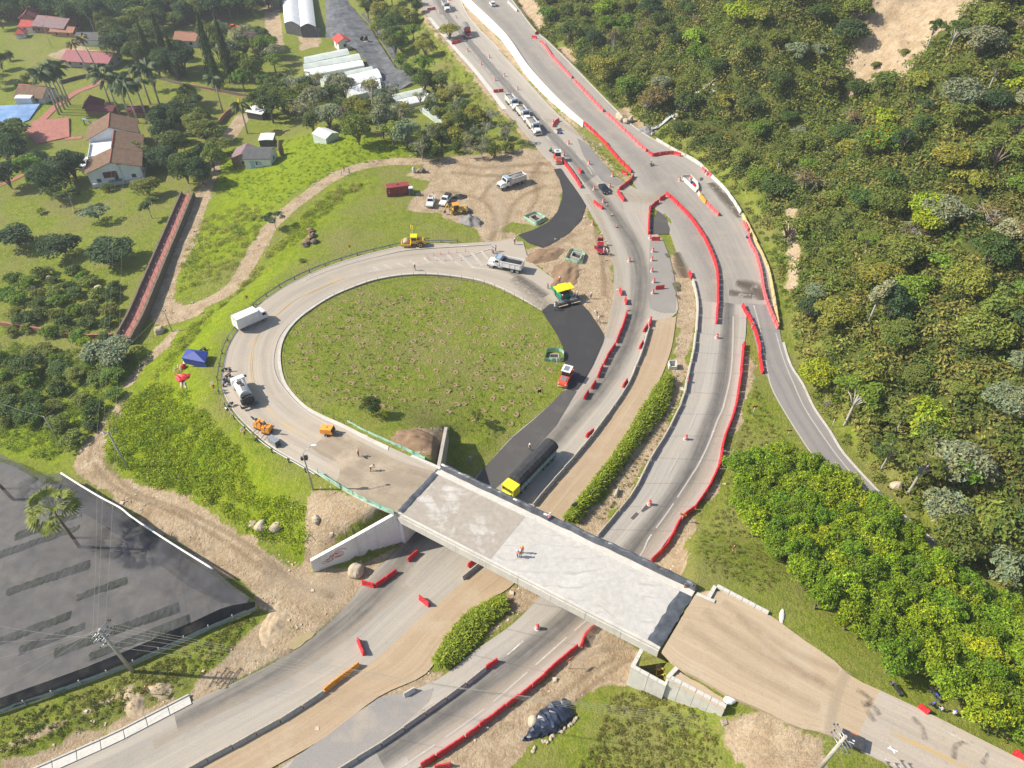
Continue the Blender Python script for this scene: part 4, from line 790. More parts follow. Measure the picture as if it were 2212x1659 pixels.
def jers(pts, fmt, me='jersey', unit=3.1, **k): return row('concrete_barrier', pts, JER[me], unit, fmt, 'barrier', 'concrete barriers lining the carriageways', .02, **k)
jers([(1402,710),(1393,742),(1378,785),(1356,834),(1318,892),(1256,972),(1193,1044),(1151,1094)], '{} concrete barrier from the drum in the line beside the earth track')
jers([(1040,1218),(998,1252)], '{} concrete barrier emerging from under the deck'); jers([(700,1497),(605,1558),(415,1660),(395,1672)], '{} concrete barrier from the orange ones, lower left road')
jers([(1496,607),(1506,642),(1507,677),(1503,727),(1493,785),(1483,827),(1476,862),(1456,907),(1433,950),(1406,992),(1371,1062),(1331,1112),(1290,1161)], '{} concrete barrier from the wet median in the middle line')
jers([(1049,1446),(1013,1474),(973,1504),(930,1534),(888,1564),(843,1594),(795,1627),(745,1655),(720,1672)], '{} concrete barrier from the red one, near bottom line')
jers([(1417,303),(1461,329),(1506,352),(1531,377),(1568,413),(1601,462)], '{} whitewashed concrete barrier from the stream along the hill foot', 'pale'); jers([(1604,466),(1631,520),(1658,580),(1668,625),(1681,704)], '{} yellowed concrete barrier from the bend along the hill foot', 'cream')
jers([(1097,5),(1117,25)], '{} white concrete barrier on the far shoulder', 'pale'); jers([(1475,388),(1505,415)], '{} concrete barrier on the road side of the shoulder pen', 'pale'); jers([(1508,418),(1512,424)], '{} concrete barrier before the orange ones', 'pale')
jers([(1474,384),(1491,383)], '{} concrete barrier across the head of the shoulder pen', 'pale', 2.6); jers([(1492,384),(1505,397)], '{} concrete barrier on the hill side of the shoulder pen', 'pale', 2.6); jers([(1506,399),(1508,412)], '{} concrete barrier closing the shoulder pen', 'pale', 2.6)
jers([(1199,285),(1212,281)], '{} grey concrete barrier across the closed far lane', 'jersey', 2.8); jers([(1198,283),(1204,289)], '{} grey concrete barrier beside the blue sheet', 'jersey', 2.8); jers([(1334,1058),(1329,1075)], '{} stray concrete barrier lying in the median below the hedge'); jers([(869,1506),(900,1488)], '{} thin concrete beam lying on the rubble line', 'pale', 4)
# drums and cones
def mesh_drum():
    mb = MB(); mb.lathe([(.42, 0), (.42, .07), (.3, .08)], 12, 2); z = .08
    for i, r in enumerate((.3, .28, .27, .25, .24)): mb.lathe([(r, z), (r-.008, z+.19)], 12, i % 2); z += .19
    mb.lathe([(.2, z), (.18, z+.08), (.05, z+.1)], 12, 0); return mb.mesh('traffic_drum', [M['drum'], M['white'], M['dwhite']])
def mesh_cone():
    mb = MB(); mb.box((0, 0, .03), (.5, .5, .06), 2); z = .06
    for i, (r0, r1) in enumerate(((.17, .14), (.14, .1), (.1, .07), (.07, .05), (.05, .03))): mb.lathe([(r0, z), (r1, z+.2)], 10, i % 2); z += .2
    return mb.mesh('traffic_cone', [M['drum'], M['white'], M['black']])
dm, cm = mesh_drum(), mesh_cone()
DR = [(950,30,'in the closed far lane beside the first dump truck'),(985,39,'right of the first dump truck'),(968,52,'between the first dump truck and the canvas truck'),(993,81,'left of the canvas truck'),(1010,111,'just below the canvas truck'),(1039,140,'on the dark lane left of the dashes, upper'),(1057,125,'on the pale far lane by the retaining wall, upper'),(1090,165,'on the pale far lane by the retaining wall, lower'),(1069,174,'above the crosswise far barriers'),(971,12,'at the top of the far road'),(1118,194,'on the pale lane above the loaded trucks'),
 (1228,311,'on the pale strip before the merge'),(1218,337,'beside the far roller'),(1272,355,'between the far roller and the grass median'),(1323,381,'at the tip of the grass median'),(1317,404,'right of the dark car'),(1283,410,'left of the dark car'),(1195,266,'beside the curved barrier trio'),(1468,391,'at the head of the shoulder pen, left'),(1491,388,'at the head of the shoulder pen, right'),(1526,378,'between the barrier pairs on the white kerb line'),(1511,421,'where the orange barriers start'),(1303,437,'beside the worn lane below the dark car'),(1280,486,'on the pale edge above the red hatchback'),(1404,515,'at the foot of the coned-off wedge'),
 (1410,544,'topmost of the column of five on the asphalt panel'),(1408,563,'second of the column on the asphalt panel'),(1408,587,'third of the column on the asphalt panel'),(1412,610,'fourth of the column on the asphalt panel'),(1410,634,'lowest of the column on the asphalt panel'),(1359,565,'alone on the main worn lane'),(1405,693,'capping the line beside the earth track'),(1548,730,'below the end of the long barrier curve'),(1485,826,'against the middle concrete line'),(1481,949,'on the closed concrete lane by the dashes'),(1403,1090,'on the concrete lane above the tar patches'),(1161,1358,'on the road below the near deck edge')]
for x, y, l in DR: tag(link('traffic_drum', dm, None, A(x, y), random.uniform(0, 6)), 'orange and white drum '+l, 'traffic drum', 'orange and white drums along the lanes')
for x, y, l in ((1322,466,'upper of three in the worn lane'),(1332,491,'middle of three in the worn lane'),(1311,445,'beside the dashed line below the dark car'),(1357,671,'above the row facing the fresh asphalt')): tag(link('traffic_cone', cm, None, A(x, y)), 'slim striped cone '+l, 'traffic cone', 'slim cones in the worn lane')
# thin delineator posts strung round the hatched marking
dp = MB().tube([(0, 0, 0), (0, 0, 1.0)], .035, 6).box((0, 0, .03), (.28, .28, .05)).mesh('delineator_post', M['faded'])
for i, (x, y) in enumerate([(923,557),(937,553),(952,550),(969,547),(987,545),(1005,543),(927,562),(944,563),(962,563),(979,563),(997,563)]): tag(link('delineator_post', dp, None, A(x, y)), f"{nth(i)} thin red post from the roller end around the hatched marking", 'post', 'thin red posts around the hatched marking')

# ------------------------------------------------------------------ signs
def sign(p, kind, h, ang, label, post='white', size=.75, tilt=0.0, back=False):
    root = empty('road_sign', label, 'road sign', p, ang, 'road signs around the junction'); MB().tube([(0, 0, -.3), (0, 0, h)], .045, 6).build('post', M[post], root)
    s = size; f = MB(); k = MB()
    def plate(poly, m=0): f.add([(.05, y, z) for y, z in poly]+[(.02, y, z) for y, z in poly], [tuple(range(len(poly))), tuple(range(2*len(poly)-1, len(poly)-1, -1))]+[(i, len(poly)+i, len(poly)+(i+1) % len(poly), (i+1) % len(poly)) for i in range(len(poly))], m)
    circ = lambda r, n=20: [(r*math.cos(2*PI*i/n), h-s*.3+r*math.sin(2*PI*i/n)) for i in range(n)]
    rect = lambda w, hh: [(-w/2, h-hh), (w/2, h-hh), (w/2, h), (-w/2, h)]
    sym = None
    if kind == 'chevron':
        plate(rect(.75, .95)); mats = [M['sign_y']]; z0 = h-.475
        k.add([(.056, y, z0+z) for y, z in ((-.22, .38), (.02, .38), (.26, 0), (.02, -.38), (-.22, -.38), (.02, 0))], [(0, 1, 2, 5), (5, 2, 3, 4)]); sym = M['sign_k']
    elif kind == 'round':
        plate(circ(s*.62)); mats = [M['steel' if back else 'sign_w']]
        if not back:
            n = 20; r0, r1 = s*.5, s*.62; k.add([(.056, r*math.cos(2*PI*i/n), h-s*.3+r*math.sin(2*PI*i/n)) for r in (r0, r1) for i in range(n)], [(i, (i+1) % n, n+(i+1) % n, n+i) for i in range(n)])
            k.add([(.058, y, h-s*.3+z) for y, z in ((-.36*s, .3*s), (-.3*s, .36*s), (.36*s, -.3*s), (.3*s, -.36*s))], [(0, 1, 2, 3)]); sym = M['sign_r']
    elif kind == 'board': plate(rect(1.0, .5)); mats = [M['sign_o']]; [k.add([(.056, y, h-z) for y, z in ((-.4, z0), (.4, z0), (.4, z0+.05), (-.4, z0+.05))], [(0, 1, 2, 3)]) for z0 in (.12, .24, .36)]; sym = M['sign_k']
    elif kind == 'worn': plate(rect(.95, .42)); mats = [M['sign_od']]; [k.add([(.056, y, h-z) for y, z in ((-.35, z0), (.35, z0), (.35, z0+.04), (-.35, z0+.04))], [(0, 1, 2, 3)]) for z0 in (.12, .26)]; sym = M['sign_y']
    elif kind == 'yield': plate([(0, h-.85), (.5, h), (-.5, h)]); mats = [M['sign_w' if back else 'sign_r']]
    elif kind == 'square': plate(rect(.7, .7)); mats = [M['sign_k' if not back else 'sign_w']]
    elif kind == 'diamond': plate([(0, h-.95), (.48, h-.475), (0, h), (-.48, h-.475)]); mats = [M['sign_o']]
    f.build('sign_plate', mats, root)
    if sym: k.build('sign_symbol', sym, root)
    return root
TOCAM = -PI/2
sign(A(758,548), 'chevron', 2.6, TOCAM+.1, 'yellow chevron sign behind the guard rail at the ramp top'); sign(A(892,513), 'chevron', 3.4, TOCAM-.5, 'yellow chevron sign on a white post behind the yellow roller'); sign(A(537,657), 'chevron', 2.4, TOCAM+.5, 'yellow chevron sign above the white box truck')
sign(A(467,851), 'chevron', 2.4, TOCAM+1.0, 'yellow chevron sign beside the blue tent'); sign(A(464,846), 'square', 2.3, TOCAM-2.4, 'white-backed panel behind the chevron near the blue tent', back=True); sign(A(533,950), 'chevron', 2.2, TOCAM+1.3, 'yellow chevron sign turned edge-on by the lighting trailers'); sign(A(529,947), 'square', 2.5, TOCAM-2.0, 'pale square sign back by the lighting trailers', back=True)
sign(A(1018,1007), 'round', 2.2, PI/2, 'round pale sign back on the grass by the earth heap', 'steel', .9, back=True); sign(A(1240,1106), 'round', 2.3, PI/2+.3, 'round pale sign back at the foot of the hedge', 'steel', .9, back=True); sign(A(1202,792), 'yield', 2.4, PI/2, 'triangular give way sign back by the green mesh box', 'white', .9, back=True); sign(A(1165,858), 'square', 2.0, TOCAM, 'small black square sign on the grass edge below the roller', 'white')
sign(A(1622,712), 'yield', 2.0, TOCAM+.4, 'white triangular sign among the fork barriers', 'white', .9, back=True); sign(A(1625,897), 'board', 2.6, TOCAM+.2, 'orange board on white post in the grass right of the lower road'); sign(A(1472,1128), 'board', 2.3, TOCAM-.4, 'orange board on white post where the barrier row kinks'); sign(A(1228,1444), 'board', 2.9, TOCAM+.7, 'orange board on white post by the near barrier row'); sign(A(325,1499), 'worn', 2.2, TOCAM+1.2, 'rusty orange board beside the dirt heap lower left')
sign(A(1780,889), 'round', 2.5, TOCAM, 'round red-rimmed prohibition sign on the hillside verge', 'steel', .95); sign(A(1796,922), 'worn', 2.6, TOCAM+.1, 'dark orange board on thick white post, hillside verge'); sign(A(1701,941), 'worn', 1.6, TOCAM, 'short white marker post with brown cap by the branch road'); sign(A(1512,404), 'round', 2.6, TOCAM, 'round dark sign on pale post beside the shoulder pen', 'white', .85, back=True); sign(A(1296,326), 'square', 2.3, TOCAM-.3, 'small grey sign back on the grass median', 'steel', .7, back=True); sign(A(1582,1192), 'diamond', 1.6, TOCAM+.6, 'small orange marker leaning in the grass right of the deck')

# ------------------------------------------------------------------ poles and wires
def upole(p, h, r, label, arms=(), cat='utility pole', lean=(0, 0)):
    root = empty('utility_pole', label, cat, p, 0, 'utility poles'); tp = Vector((lean[0], lean[1], h)); MB().tube([(0, 0, -.5), tp*.5, tp], [r, r*.82, r*.6], 10).build('pole_shaft', M['conc'], root)
    for (z, ang, L, off) in arms:
        c = tp*(z/h); d = Vector((math.cos(ang), math.sin(ang), 0)); a = MB().tube([c+d*(off-L/2), c+d*(off+L/2)], .07, 6).build('crossarm', M['steel'], root)
        for t in (-.46, -.16, .46):
            q = c+d*(off+L*t); MB().lathe([(.05, 0), (.09, .06), (.05, .12), (.09, .18), (.03, .24)], 8, 0, q+Vector((0, 0, .05))).build('insulator', M['dsteel'], a)
    return root
pT = A(278,1013); t_pole = upole(pT, 9.3, .19, 'tall grey pole with one crossarm beside the dirt road bend', [(9.2, .25, 2.9, -.15)]); upole(A(127,951), 6.2, .14, 'weathered pole with slack wires in the overgrown field', [(6.1, -.5, 1.0, 0)]); pB = A(372,716); upole(pB, 5.4, .13, 'dark slim pole on the sunlit grass by the stone wall', [(5.3, .6, .9, 0)])
pc = A(287,1451); upole(pc, 11.6, .26, 'thick leaning utility pole crowded with crossarms by the shade net', [(11.4, 1.15, 3.0, 0), (11.1, 1.15, 2.8, .3), (10.6, 1.15, 2.6, -.3), (10.1, 1.0, 2.4, 0), (9.6, 1.15, 2.4, .4), (9.0, 1.3, 2.2, -.2), (7.6, -.2, 1.6, 0)])
pr_ = P(1764,1668,6.6); upole(pr_, 10.5, .3, 'thick utility pole with many insulators at the bottom edge', [(10.3, 1.9, 2.6, .1), (9.7, 1.9, 2.8, .3), (9.0, 1.9, 2.6, 0), (8.2, 1.9, 2.4, .2)])
lp = empty('street_lamp', 'grey street lamp with transformer box beside the milled ramp', 'street lamp', A(677,1058), 0); hL = 8.6
MB().tube([(0, 0, -.5), (0, 0, hL)], [.16, .1], 10).build('pole_shaft', M['conc'], lp); MB().tube([(0, 0, hL-.1), (.7, .4, hL+.5), (1.4, .7, hL+.8)], .04, 6).build('lamp_arm', M['steel'], lp); MB().blob((1.75, .85, hL+.82), (.45, .2, .1), 0, 3, .05, 8).build('lamp_head', M['white'], lp); MB().box((.3, .1, hL-1.1), (.45, .5, .7)).box((-.3, 0, hL-1.2), (.3, .35, .6)).build('transformer_box', M['dsteel'], lp)
for x, y, h, lab in ((433,532,4.2,'thin street light on the bank beside the stone-walled lane'),(90,25,9,'pale leaning mast among the far red roofs'),(213,92,9,'pale mast beside the pink roofed house'),(243,112,8,'thin pale mast right of the pink roofed house'),(112,102,8,'thin mast above the sandy clearing'),(300,148,7,'grey pole before the tall conifers'),(272,398,6,'thin pole with crossarm in front of the white villa')): upole(A(x, y), h, .1, lab, [(h-.1, .4, .8, 0)])
wires = MB()
def wire(name, a, b, sag, label, r=.013):
    a, b = Vector([float(v) for v in a]), Vector([float(v) for v in b]); n = 14; o = MB().tube([a.lerp(b, i/n)-Vector((0, 0, sag*4*(i/n)*(1-i/n))) for i in range(n+1)], r, 4, caps=False).build(name, M['wire']); return tag(o, label, 'wire', 'overhead wires')
M['wire'] = plain('aluminium_wire', (.3, .29, .24), .5, .1)
tT = pT+[0, 0, 9.5]; tC = pc+[0, 0, 11.5]; tR = pr_+[0, 0, 9.8]; u = np.array([math.cos(.25), math.sin(.25), 0])
for k, (o_, w_) in enumerate(((-1.5, 'left'), (-.6, 'middle'), (1.2, 'right'))):
    wire('overhead_wire', tT+u*o_, tC+np.array([.4, 1, 0])*o_*.7, .5, f'{w_} wire from the lone crossarm pole to the crowded pole'); wire('overhead_wire', tT+u*o_, P(255+o_*9, 330, 3), .8, f'{w_} wire running from the lone crossarm pole to the villa')
for k in range(6): wire('overhead_wire', tC+np.array([.5, 1.1, 0])*(k-2.5)*.5+[0, 0, -.4*abs(k-2.5)], tR+np.array([-.3, .9, 0])*(2.5-k)*.5+[0, 0, -.2*k], .9, f'{nth(k)} wire from the top spanning the lower roads to the bottom pole')
for k in range(5): wire('overhead_wire', tC+np.array([.5, 1.1, 0])*(k-2)*.5, P(-40, 1345+k*42, 11), .5, f'{nth(k)} wire from the top leaving the crowded pole to the left edge')
wire('overhead_wire', pB+[0, 0, 5.3], A(127,951)+[0, 0, 6.0], .6, 'slack wire between the dark slim pole and the weathered pole', .02); wire('overhead_wire', A(127,951)+[0, 0, 6.0], P(-40,855,4), .4, 'slack wire leaving the weathered pole to the left edge', .02)

# ------------------------------------------------------------------ guard rail, mesh fences, stake fence round the grass island
RAe = E_RA[0]; gi0 = int(near(np.array([P(978,527,.2)[0]]), np.array([P(978,527,.2)[1]]), RAe)[1][0]); gi1 = int(near(np.array([P(692,1024,7)[0]]), np.array([P(692,1024,7)[1]]), RAe)[1][0])
gp = resample(RAe[gi0:gi1+1], 2.0); gd = np.gradient(gp[:, :2], axis=0); gd /= np.linalg.norm(gd, axis=1)[:, None]; gn = np.stack([-gd[:, 1], gd[:, 0], 0*gd[:, 0]], 1)
C_ = (E_RA[0]+E_RA[1])/2; gn *= np.sign(((gp-C_[np.clip(np.linspace(gi0, gi1, len(gp)).astype(int), 0, len(C_)-1)])*gn).sum(1))[:, None]; gp = gp+gn*.75
grl = empty('guard_rail', 'long galvanised guard rail curving round the outside of the ramp', 'guard rail', gp[0]); inv = Matrix.Translation(-Vector(grl.location))
prof = ((-.03, .45), (.05, .52), (-.02, .6), (.05, .68), (-.03, .76)); V = np.array([[(p[0]+gn[i][0]*-a, p[1]+gn[i][1]*-a, p[2]+z) for a, z in prof] for i, p in enumerate(gp)]).reshape(-1, 3); n = len(gp)
o = MB().add(V, [(i*5+j, i*5+j+1, (i+1)*5+j+1, (i+1)*5+j) for i in range(n-1) for j in range(4)]).build('rail_beam', M['steel'], grl); o.matrix_parent_inverse = inv
pm = MB().box((0, 0, .2), (.16, .14, 1.2)).mesh('rail_post', M['dsteel'])
for i in range(0, n, 2): q = link('rail_post', pm, grl, gp[i]+gn[i]*.12-np.array(grl.location), math.atan2(gd[i][1], gd[i][0]))
def fence(name, label, pts, h, mat, postmat, step, lift=0.0, cat='fence', pr=.03, band=None, z=None, lean=0):
    p = resample(np.array(pts), step); root = empty(name, label, cat, p[0]); inv = Matrix.Translation(-Vector(root.location)); q = resample(p, .8); n = len(q)
    wob = np.array([[RNG.normal()*.05, RNG.normal()*.05, 0] for _ in range(n)]); V = np.vstack([q+[0, 0, .05+lift], q+wob+[0, 0, lift+h*.5], q+[0, 0, h+lift]+wob*.6])
    o = MB().add(V, [(k*n+i, k*n+i+1, (k+1)*n+i+1, (k+1)*n+i) for k in (0, 1) for i in range(n-1)]).build('mesh_sheet', M[mat], root); o.matrix_parent_inverse = inv
    if band:
        Vb = np.vstack([q+wob*1.2+[0, -.02, lift+h*.68], q+wob*1.2+[0, -.02, lift+h*.85]]); o = MB().add(Vb, [(i, i+1, n+i+1, n+i) for i in range(n-1)]).build('mesh_band', M[band], root); o.matrix_parent_inverse = inv
    me = MB().tube([(0, 0, -.3), (random.uniform(-.05, .05), 0, h+.25)], pr, 5).mesh('fence_post', M[postmat])
    for a in p: link('fence_post', me, root, a+[0, 0, lift]-p[0])
    return root
zz = lambda L, z: [P(x, y, z) for x, y in L]
ro = [P(688,1024,7.0),P(720,1046,7.2),P(753,1065,7.3),P(803,1091,7.5),P(852,1112,7.5)]; fence('mesh_fence', 'pale green mesh fence along the graffiti wall side of the milled ramp', ro, 1.0, 'mesh', 'wood', 2.6, .05, band='mesh_pale')
fence('mesh_fence', 'pale green mesh fence between the milled ramp and the grass island', [P(750,914,6.0),P(795,938,6.5),P(850,962,7.0),P(920,995,7.4)], 1.0, 'mesh', 'wood', 2.6, -.1, band='mesh_pale')
def box_fence(lab, c4, h): fence('mesh_fence', lab, [A(*q) for q in c4+[c4[0]]], h, 'mesh', 'wood2', 1.5, 0, band='mesh_pale')
def pit(label, c4, h, frame=.35):
    """cast inlet box: four low walls round a dark shaft"""
    q = np.array([A(*c) for c in c4]); root = empty('drain_inlet', label, 'drain inlet', q.mean(0)); m = q.mean(0); mb = MB()
    for i in range(4):
        a, b = (q[i]-m)*.74, (q[(i+1) % 4]-m)*.74; d = (b-a)/np.linalg.norm(b-a); mb = MB().box((0, 0, h/2), (np.linalg.norm(b-a)-.02, .22, h)); mb.build('inlet_wall', M['conc'], root, (a+b)/2, math.atan2(d[1], d[0]))
    V = [tuple((v-m)*.66*[1, 1, 0]+[0, 0, .05]) for v in q]; MB().add(V, [(0, 1, 2, 3)]).build('shaft_shade', M['dsteel'], root)  # dark sheet painting in the shade down the shaft
pit('concrete drain box in green mesh beside the black asphalt branch', [(1139,472),(1156,464),(1176,475),(1158,485)], .55); box_fence('green mesh fence round the drain box by the black asphalt branch', [(1132,472),(1156,461),(1180,474),(1158,488)], .8)
pit('concrete drain box in green mesh beside the dug earth', [(1228,558),(1236,545),(1262,552),(1254,568)], .7); box_fence('green mesh fence round the drain box by the dug earth', [(1221,562),(1232,541),(1265,550),(1256,572)], .8)
box_fence('green mesh box fence at the edge of the grass island', [(1176,779),(1182,757),(1218,760),(1217,783)], .9); pit('open drain pit inside the green mesh box on the grass island', [(1183,775),(1186,764),(1210,765),(1210,778)], .2)
isl = [(1172,676),(1106,641),(1053,617),(1008,607),(953,600),(903,598),(853,603),(803,613),(753,632),(718,648),(682,672),(650,698),(627,725),(616,754),(615,785),(621,815),(640,850),(668,877),(705,897),(745,918)]
fp = resample(np.array([A(*q) for q in isl]), 2.7); st = empty('stake_fence', 'wire and stake fence ringing the grass island', 'fence', fp[0]); sm = MB().tube([(0, 0, -.3), (0, 0, 1.35)], .05, 5).mesh('fence_stake', M['wood'])
for a in fp: link('fence_stake', sm, st, (a[0]-fp[0][0], a[1]-fp[0][1], top(a[0], a[1])-fp[0][2]), random.uniform(0, 6)).rotation_euler.x = random.uniform(-.08, .08)
for hz_ in (.5, .95): o = MB().tube([(a[0], a[1], top(a[0], a[1])+hz_) for a in fp], .012, 3, caps=False).build('fence_wire', M['dsteel'], st); o.matrix_parent_inverse = Matrix.Translation(-Vector(st.location))
for i, (x, y) in enumerate([(1186,720),(1190,800),(1172,850),(1150,885),(1125,915),(1098,945),(1070,975),(1143,690)]): tag(link('fence_stake', sm, None, A(x, y), 0), f'{nth(i)} loose wooden stake along the dark lane edge of the grass island', 'stake', 'loose stakes on the grass island')
# planting pits dug over the island
def pit_mesh(seed):
    rg = np.random.default_rng(seed); mb = MB(); n = 12; V = []; pr = [(0, .02), (.22, .03), (.34, .11), (.5, .1), (.66, .0)]
    for r, z in pr[1:]: V += [(r*(1+rg.normal()*.14)*math.cos(2*PI*i/n)*1.15, r*(1+rg.normal()*.14)*math.sin(2*PI*i/n), z+rg.normal()*.015) for i in range(n)]
    V.append((0, 0, .02)); F = [(k*n+i, (k+1)*n+i, (k+1)*n+(i+1) % n, k*n+(i+1) % n) for k in range(3) for i in range(n)]; mb.add(V, F, 0); mb.f += [(len(V)-1, i, (i+1) % n) for i in range(n)]; mb.m += [1]*n; mb.sm += [False]*n
    return mb.mesh('planting_pit', [M['clod2'], M['pitsoil']])
M['clod2'] = mat_concrete('dry_turf_soil', (.27, .2, .1), (.15, .14, .045), .6, 2); M['pitsoil'] = plain('dark_pit_soil', (.1, .065, .035), .95, .3)  # pit centres get a darker brown than their rims
pms = [pit_mesh(i) for i in range(5)]; ip = np.array([P(x, y, 1) for x, y in [(1160,690),(1106,655),(1053,630),(953,612),(853,616),(760,645),(690,685),(640,735),(628,785),(640,830),(690,880),(760,905),(830,930),(880,905),(960,895),(1010,930),(1060,935),(1120,900),(1180,850),(1190,790),(1175,730)]])[:, :2]
ax = np.arange(ip[:, 0].min(), ip[:, 0].max(), 3.0); ay = np.arange(ip[:, 1].min(), ip[:, 1].max(), 3.1)
for j, y in enumerate(ay):
    for x in ax:
        q = (x+(j % 2)*1.5+RNG.normal()*.6, y+RNG.normal()*.6)
        if inpoly(np.array([q[0]]), np.array([q[1]]), ip)[0]: o = link('planting_pit', pms[RNG.integers(5)], ground, (q[0], q[1], top(*q)), RNG.random()*6); o.scale = (RNG.uniform(.6, 1.1), RNG.uniform(.55, 1.0), RNG.uniform(.5, .9))
# ------------------------------------------------------------------ vehicles: local +x is forward, z = 0 is the ground
def place(o, rear, front, f=A):
    a, b = f(*rear), f(*front); c = (a+b)/2; o.location = c; o.rotation_euler = (0, -math.atan2(b[2]-a[2], float(np.linalg.norm((b-a)[:2]))), math.atan2(b[1]-a[1], b[0]-a[0])); return o
WH = {}
def wheel(root, x, y, r, w, rim='dwhite', name='wheel'):
    k = (r, w, rim)
    if k not in WH:
        m1 = MB().wheel(0, 0, 0, r, w).mesh('wheel', M['black']); m2 = MB()
        for s in (-1, 1): m2.add([(r*.55*math.cos(2*PI*i/10), s*(w/2+.012), r*.55*math.sin(2*PI*i/10)) for i in range(10)]+[(0, s*(w/2-.02), 0)], [(10, i, (i+1) % 10) if s < 0 else (10, (i+1) % 10, i) for i in range(10)])
        WH[k] = (m1, m2.mesh('rim', M[rim]))
    t = link(name, WH[k][0], root, (x, y, r)); link('rim', WH[k][1], t)
def pt(root, name, mb, mat, parent=None): return mb.build(name, M[mat] if isinstance(mat, str) else mat, parent or root)
def dump_truck(label, load, body='dwhite'):
    r = empty('dump_truck', label, 'dump truck', (0, 0, 0), 0, 'white dump trucks on the works')
    pt(r, 'chassis', MB().box((-.2, 0, .82), (7.6, .9, .28)).box((3.7, 0, .62), (.5, 2.3, .3)), 'dsteel'); pt(r, 'bumper', MB().box((4.05, 0, .62), (.22, 2.45, .36)), 'chrome')
    pt(r, 'hood', MB().prism([(2.35, 1.0), (3.95, .95), (4.0, 1.45), (3.7, 1.75), (2.35, 1.95)], -.85, .85), 'white')
    for s in (-1, 1):
        pt(r, 'fender', MB().prism([(2.35, .95), (2.5, 1.25), (2.9, 1.32), (3.5, 1.3), (3.85, .95), (3.6, .8), (2.6, .8)], s*.86 if s > 0 else -1.22, 1.22 if s > 0 else s*.86), 'white')
        pt(r, 'headlight', MB().box((3.97, s*.98, 1.05), (.16, .34, .24)), 'lamp'); pt(r, 'fuel_tank', MB().tube([(.3, s*.95, .75), (1.5, s*.95, .75)], .3, 10), 'chrome'); pt(r, 'step', MB().box((1.95, s*1.05, .62), (.8, .3, .1)), 'dsteel')
        pt(r, 'mirror', MB().box((2.35, s*1.42, 2.05), (.08, .22, .5)).tube([(2.3, s*1.2, 2.2), (2.35, s*1.42, 2.2)], .025, 4), 'dsteel'); pt(r, 'side_window', MB().prism([(1.3, 1.95), (2.2, 1.95), (2.02, 2.5), (1.3, 2.5)], s*1.165-.01, s*1.165+.01), 'glass'); pt(r, 'exhaust_stack', MB().tube([(1.02, s*1.0, 1.0), (1.02, s*1.0, 3.1)], .08, 8), 'chrome')
    pt(r, 'cab', MB().prism([(1.1, .95), (2.45, .95), (2.4, 1.95), (2.1, 2.72), (1.85, 2.8), (1.1, 2.8)], -1.15, 1.15), 'white')
    pt(r, 'windscreen', MB().add([(2.42, -1.0, 1.98), (2.42, 1.0, 1.98), (2.14, .92, 2.66), (2.14, -.92, 2.66)], [(0, 1, 2, 3)]), 'glass'); pt(r, 'grille', MB().box((4.0, 0, 1.2), (.06, 1.2, .5)), 'dsteel')
    b = MB(); x0, x1, z0, z1 = -4.15, .85, 1.12, 2.55
    for s in (-1, 1): b.box(((x0+x1)/2, s*1.2, (z0+z1)/2), (x1-x0, .08, z1-z0))
    b.box((x1-.04, 0, (z0+z1)/2+.1), (.08, 2.32, z1-z0+.2)).box(((x0+x1)/2, 0, z0-.06), (x1-x0, 2.3, .12)); bx = pt(r, 'dump_box', b, body)
    for s in (-1, 1): pt(r, 'side_rib', MB().box((x0+.35, s*1.27, 1.8), (.14, .06, 1.3)).box((x0+1.6, s*1.27, 1.8), (.14, .06, 1.3)).box((x0+2.9, s*1.27, 1.8), (.14, .06, 1.3)).box((x1-.3, s*1.27, 1.8), (.14, .06, 1.3)).box(((x0+x1)/2, s*1.27, z1-.06), (x1-x0, .1, .12)), body, bx)
    pt(r, 'tailgate', MB().box((x0-.02, 0, (z0+z1)/2), (.08, 2.32, z1-z0)), body); pt(r, 'cab_visor', MB().box((1.5, 0, 2.98), (1.3, 2.2, .07)).box((2.12, 0, 3.02), (.08, 2.2, .2)), 'bluegrey')
    if load:
        V = []; g = 9
        for i in range(g):
            for j in range(6):
                u, v = i/(g-1), j/5; V.append((x0+.08+(x1-x0-.16)*u, -1.14+2.28*v, 2.05+.62*math.sin(PI*u)**.7*math.sin(PI*v)**.7*(1 if load == 'gravel' else .45)+random.uniform(-.05, .05)))
        pt(r, 'load', MB().add(V, [(i*6+j, (i+1)*6+j, (i+1)*6+j+1, i*6+j+1) for i in range(g-1) for j in range(5)]), load)
    for s in (-1, 1):
        wheel(r, 3.05, s*1.02, .52, .32)
        for x in (-1.95, -3.25): wheel(r, x, s*.92, .52, .56)
    return r
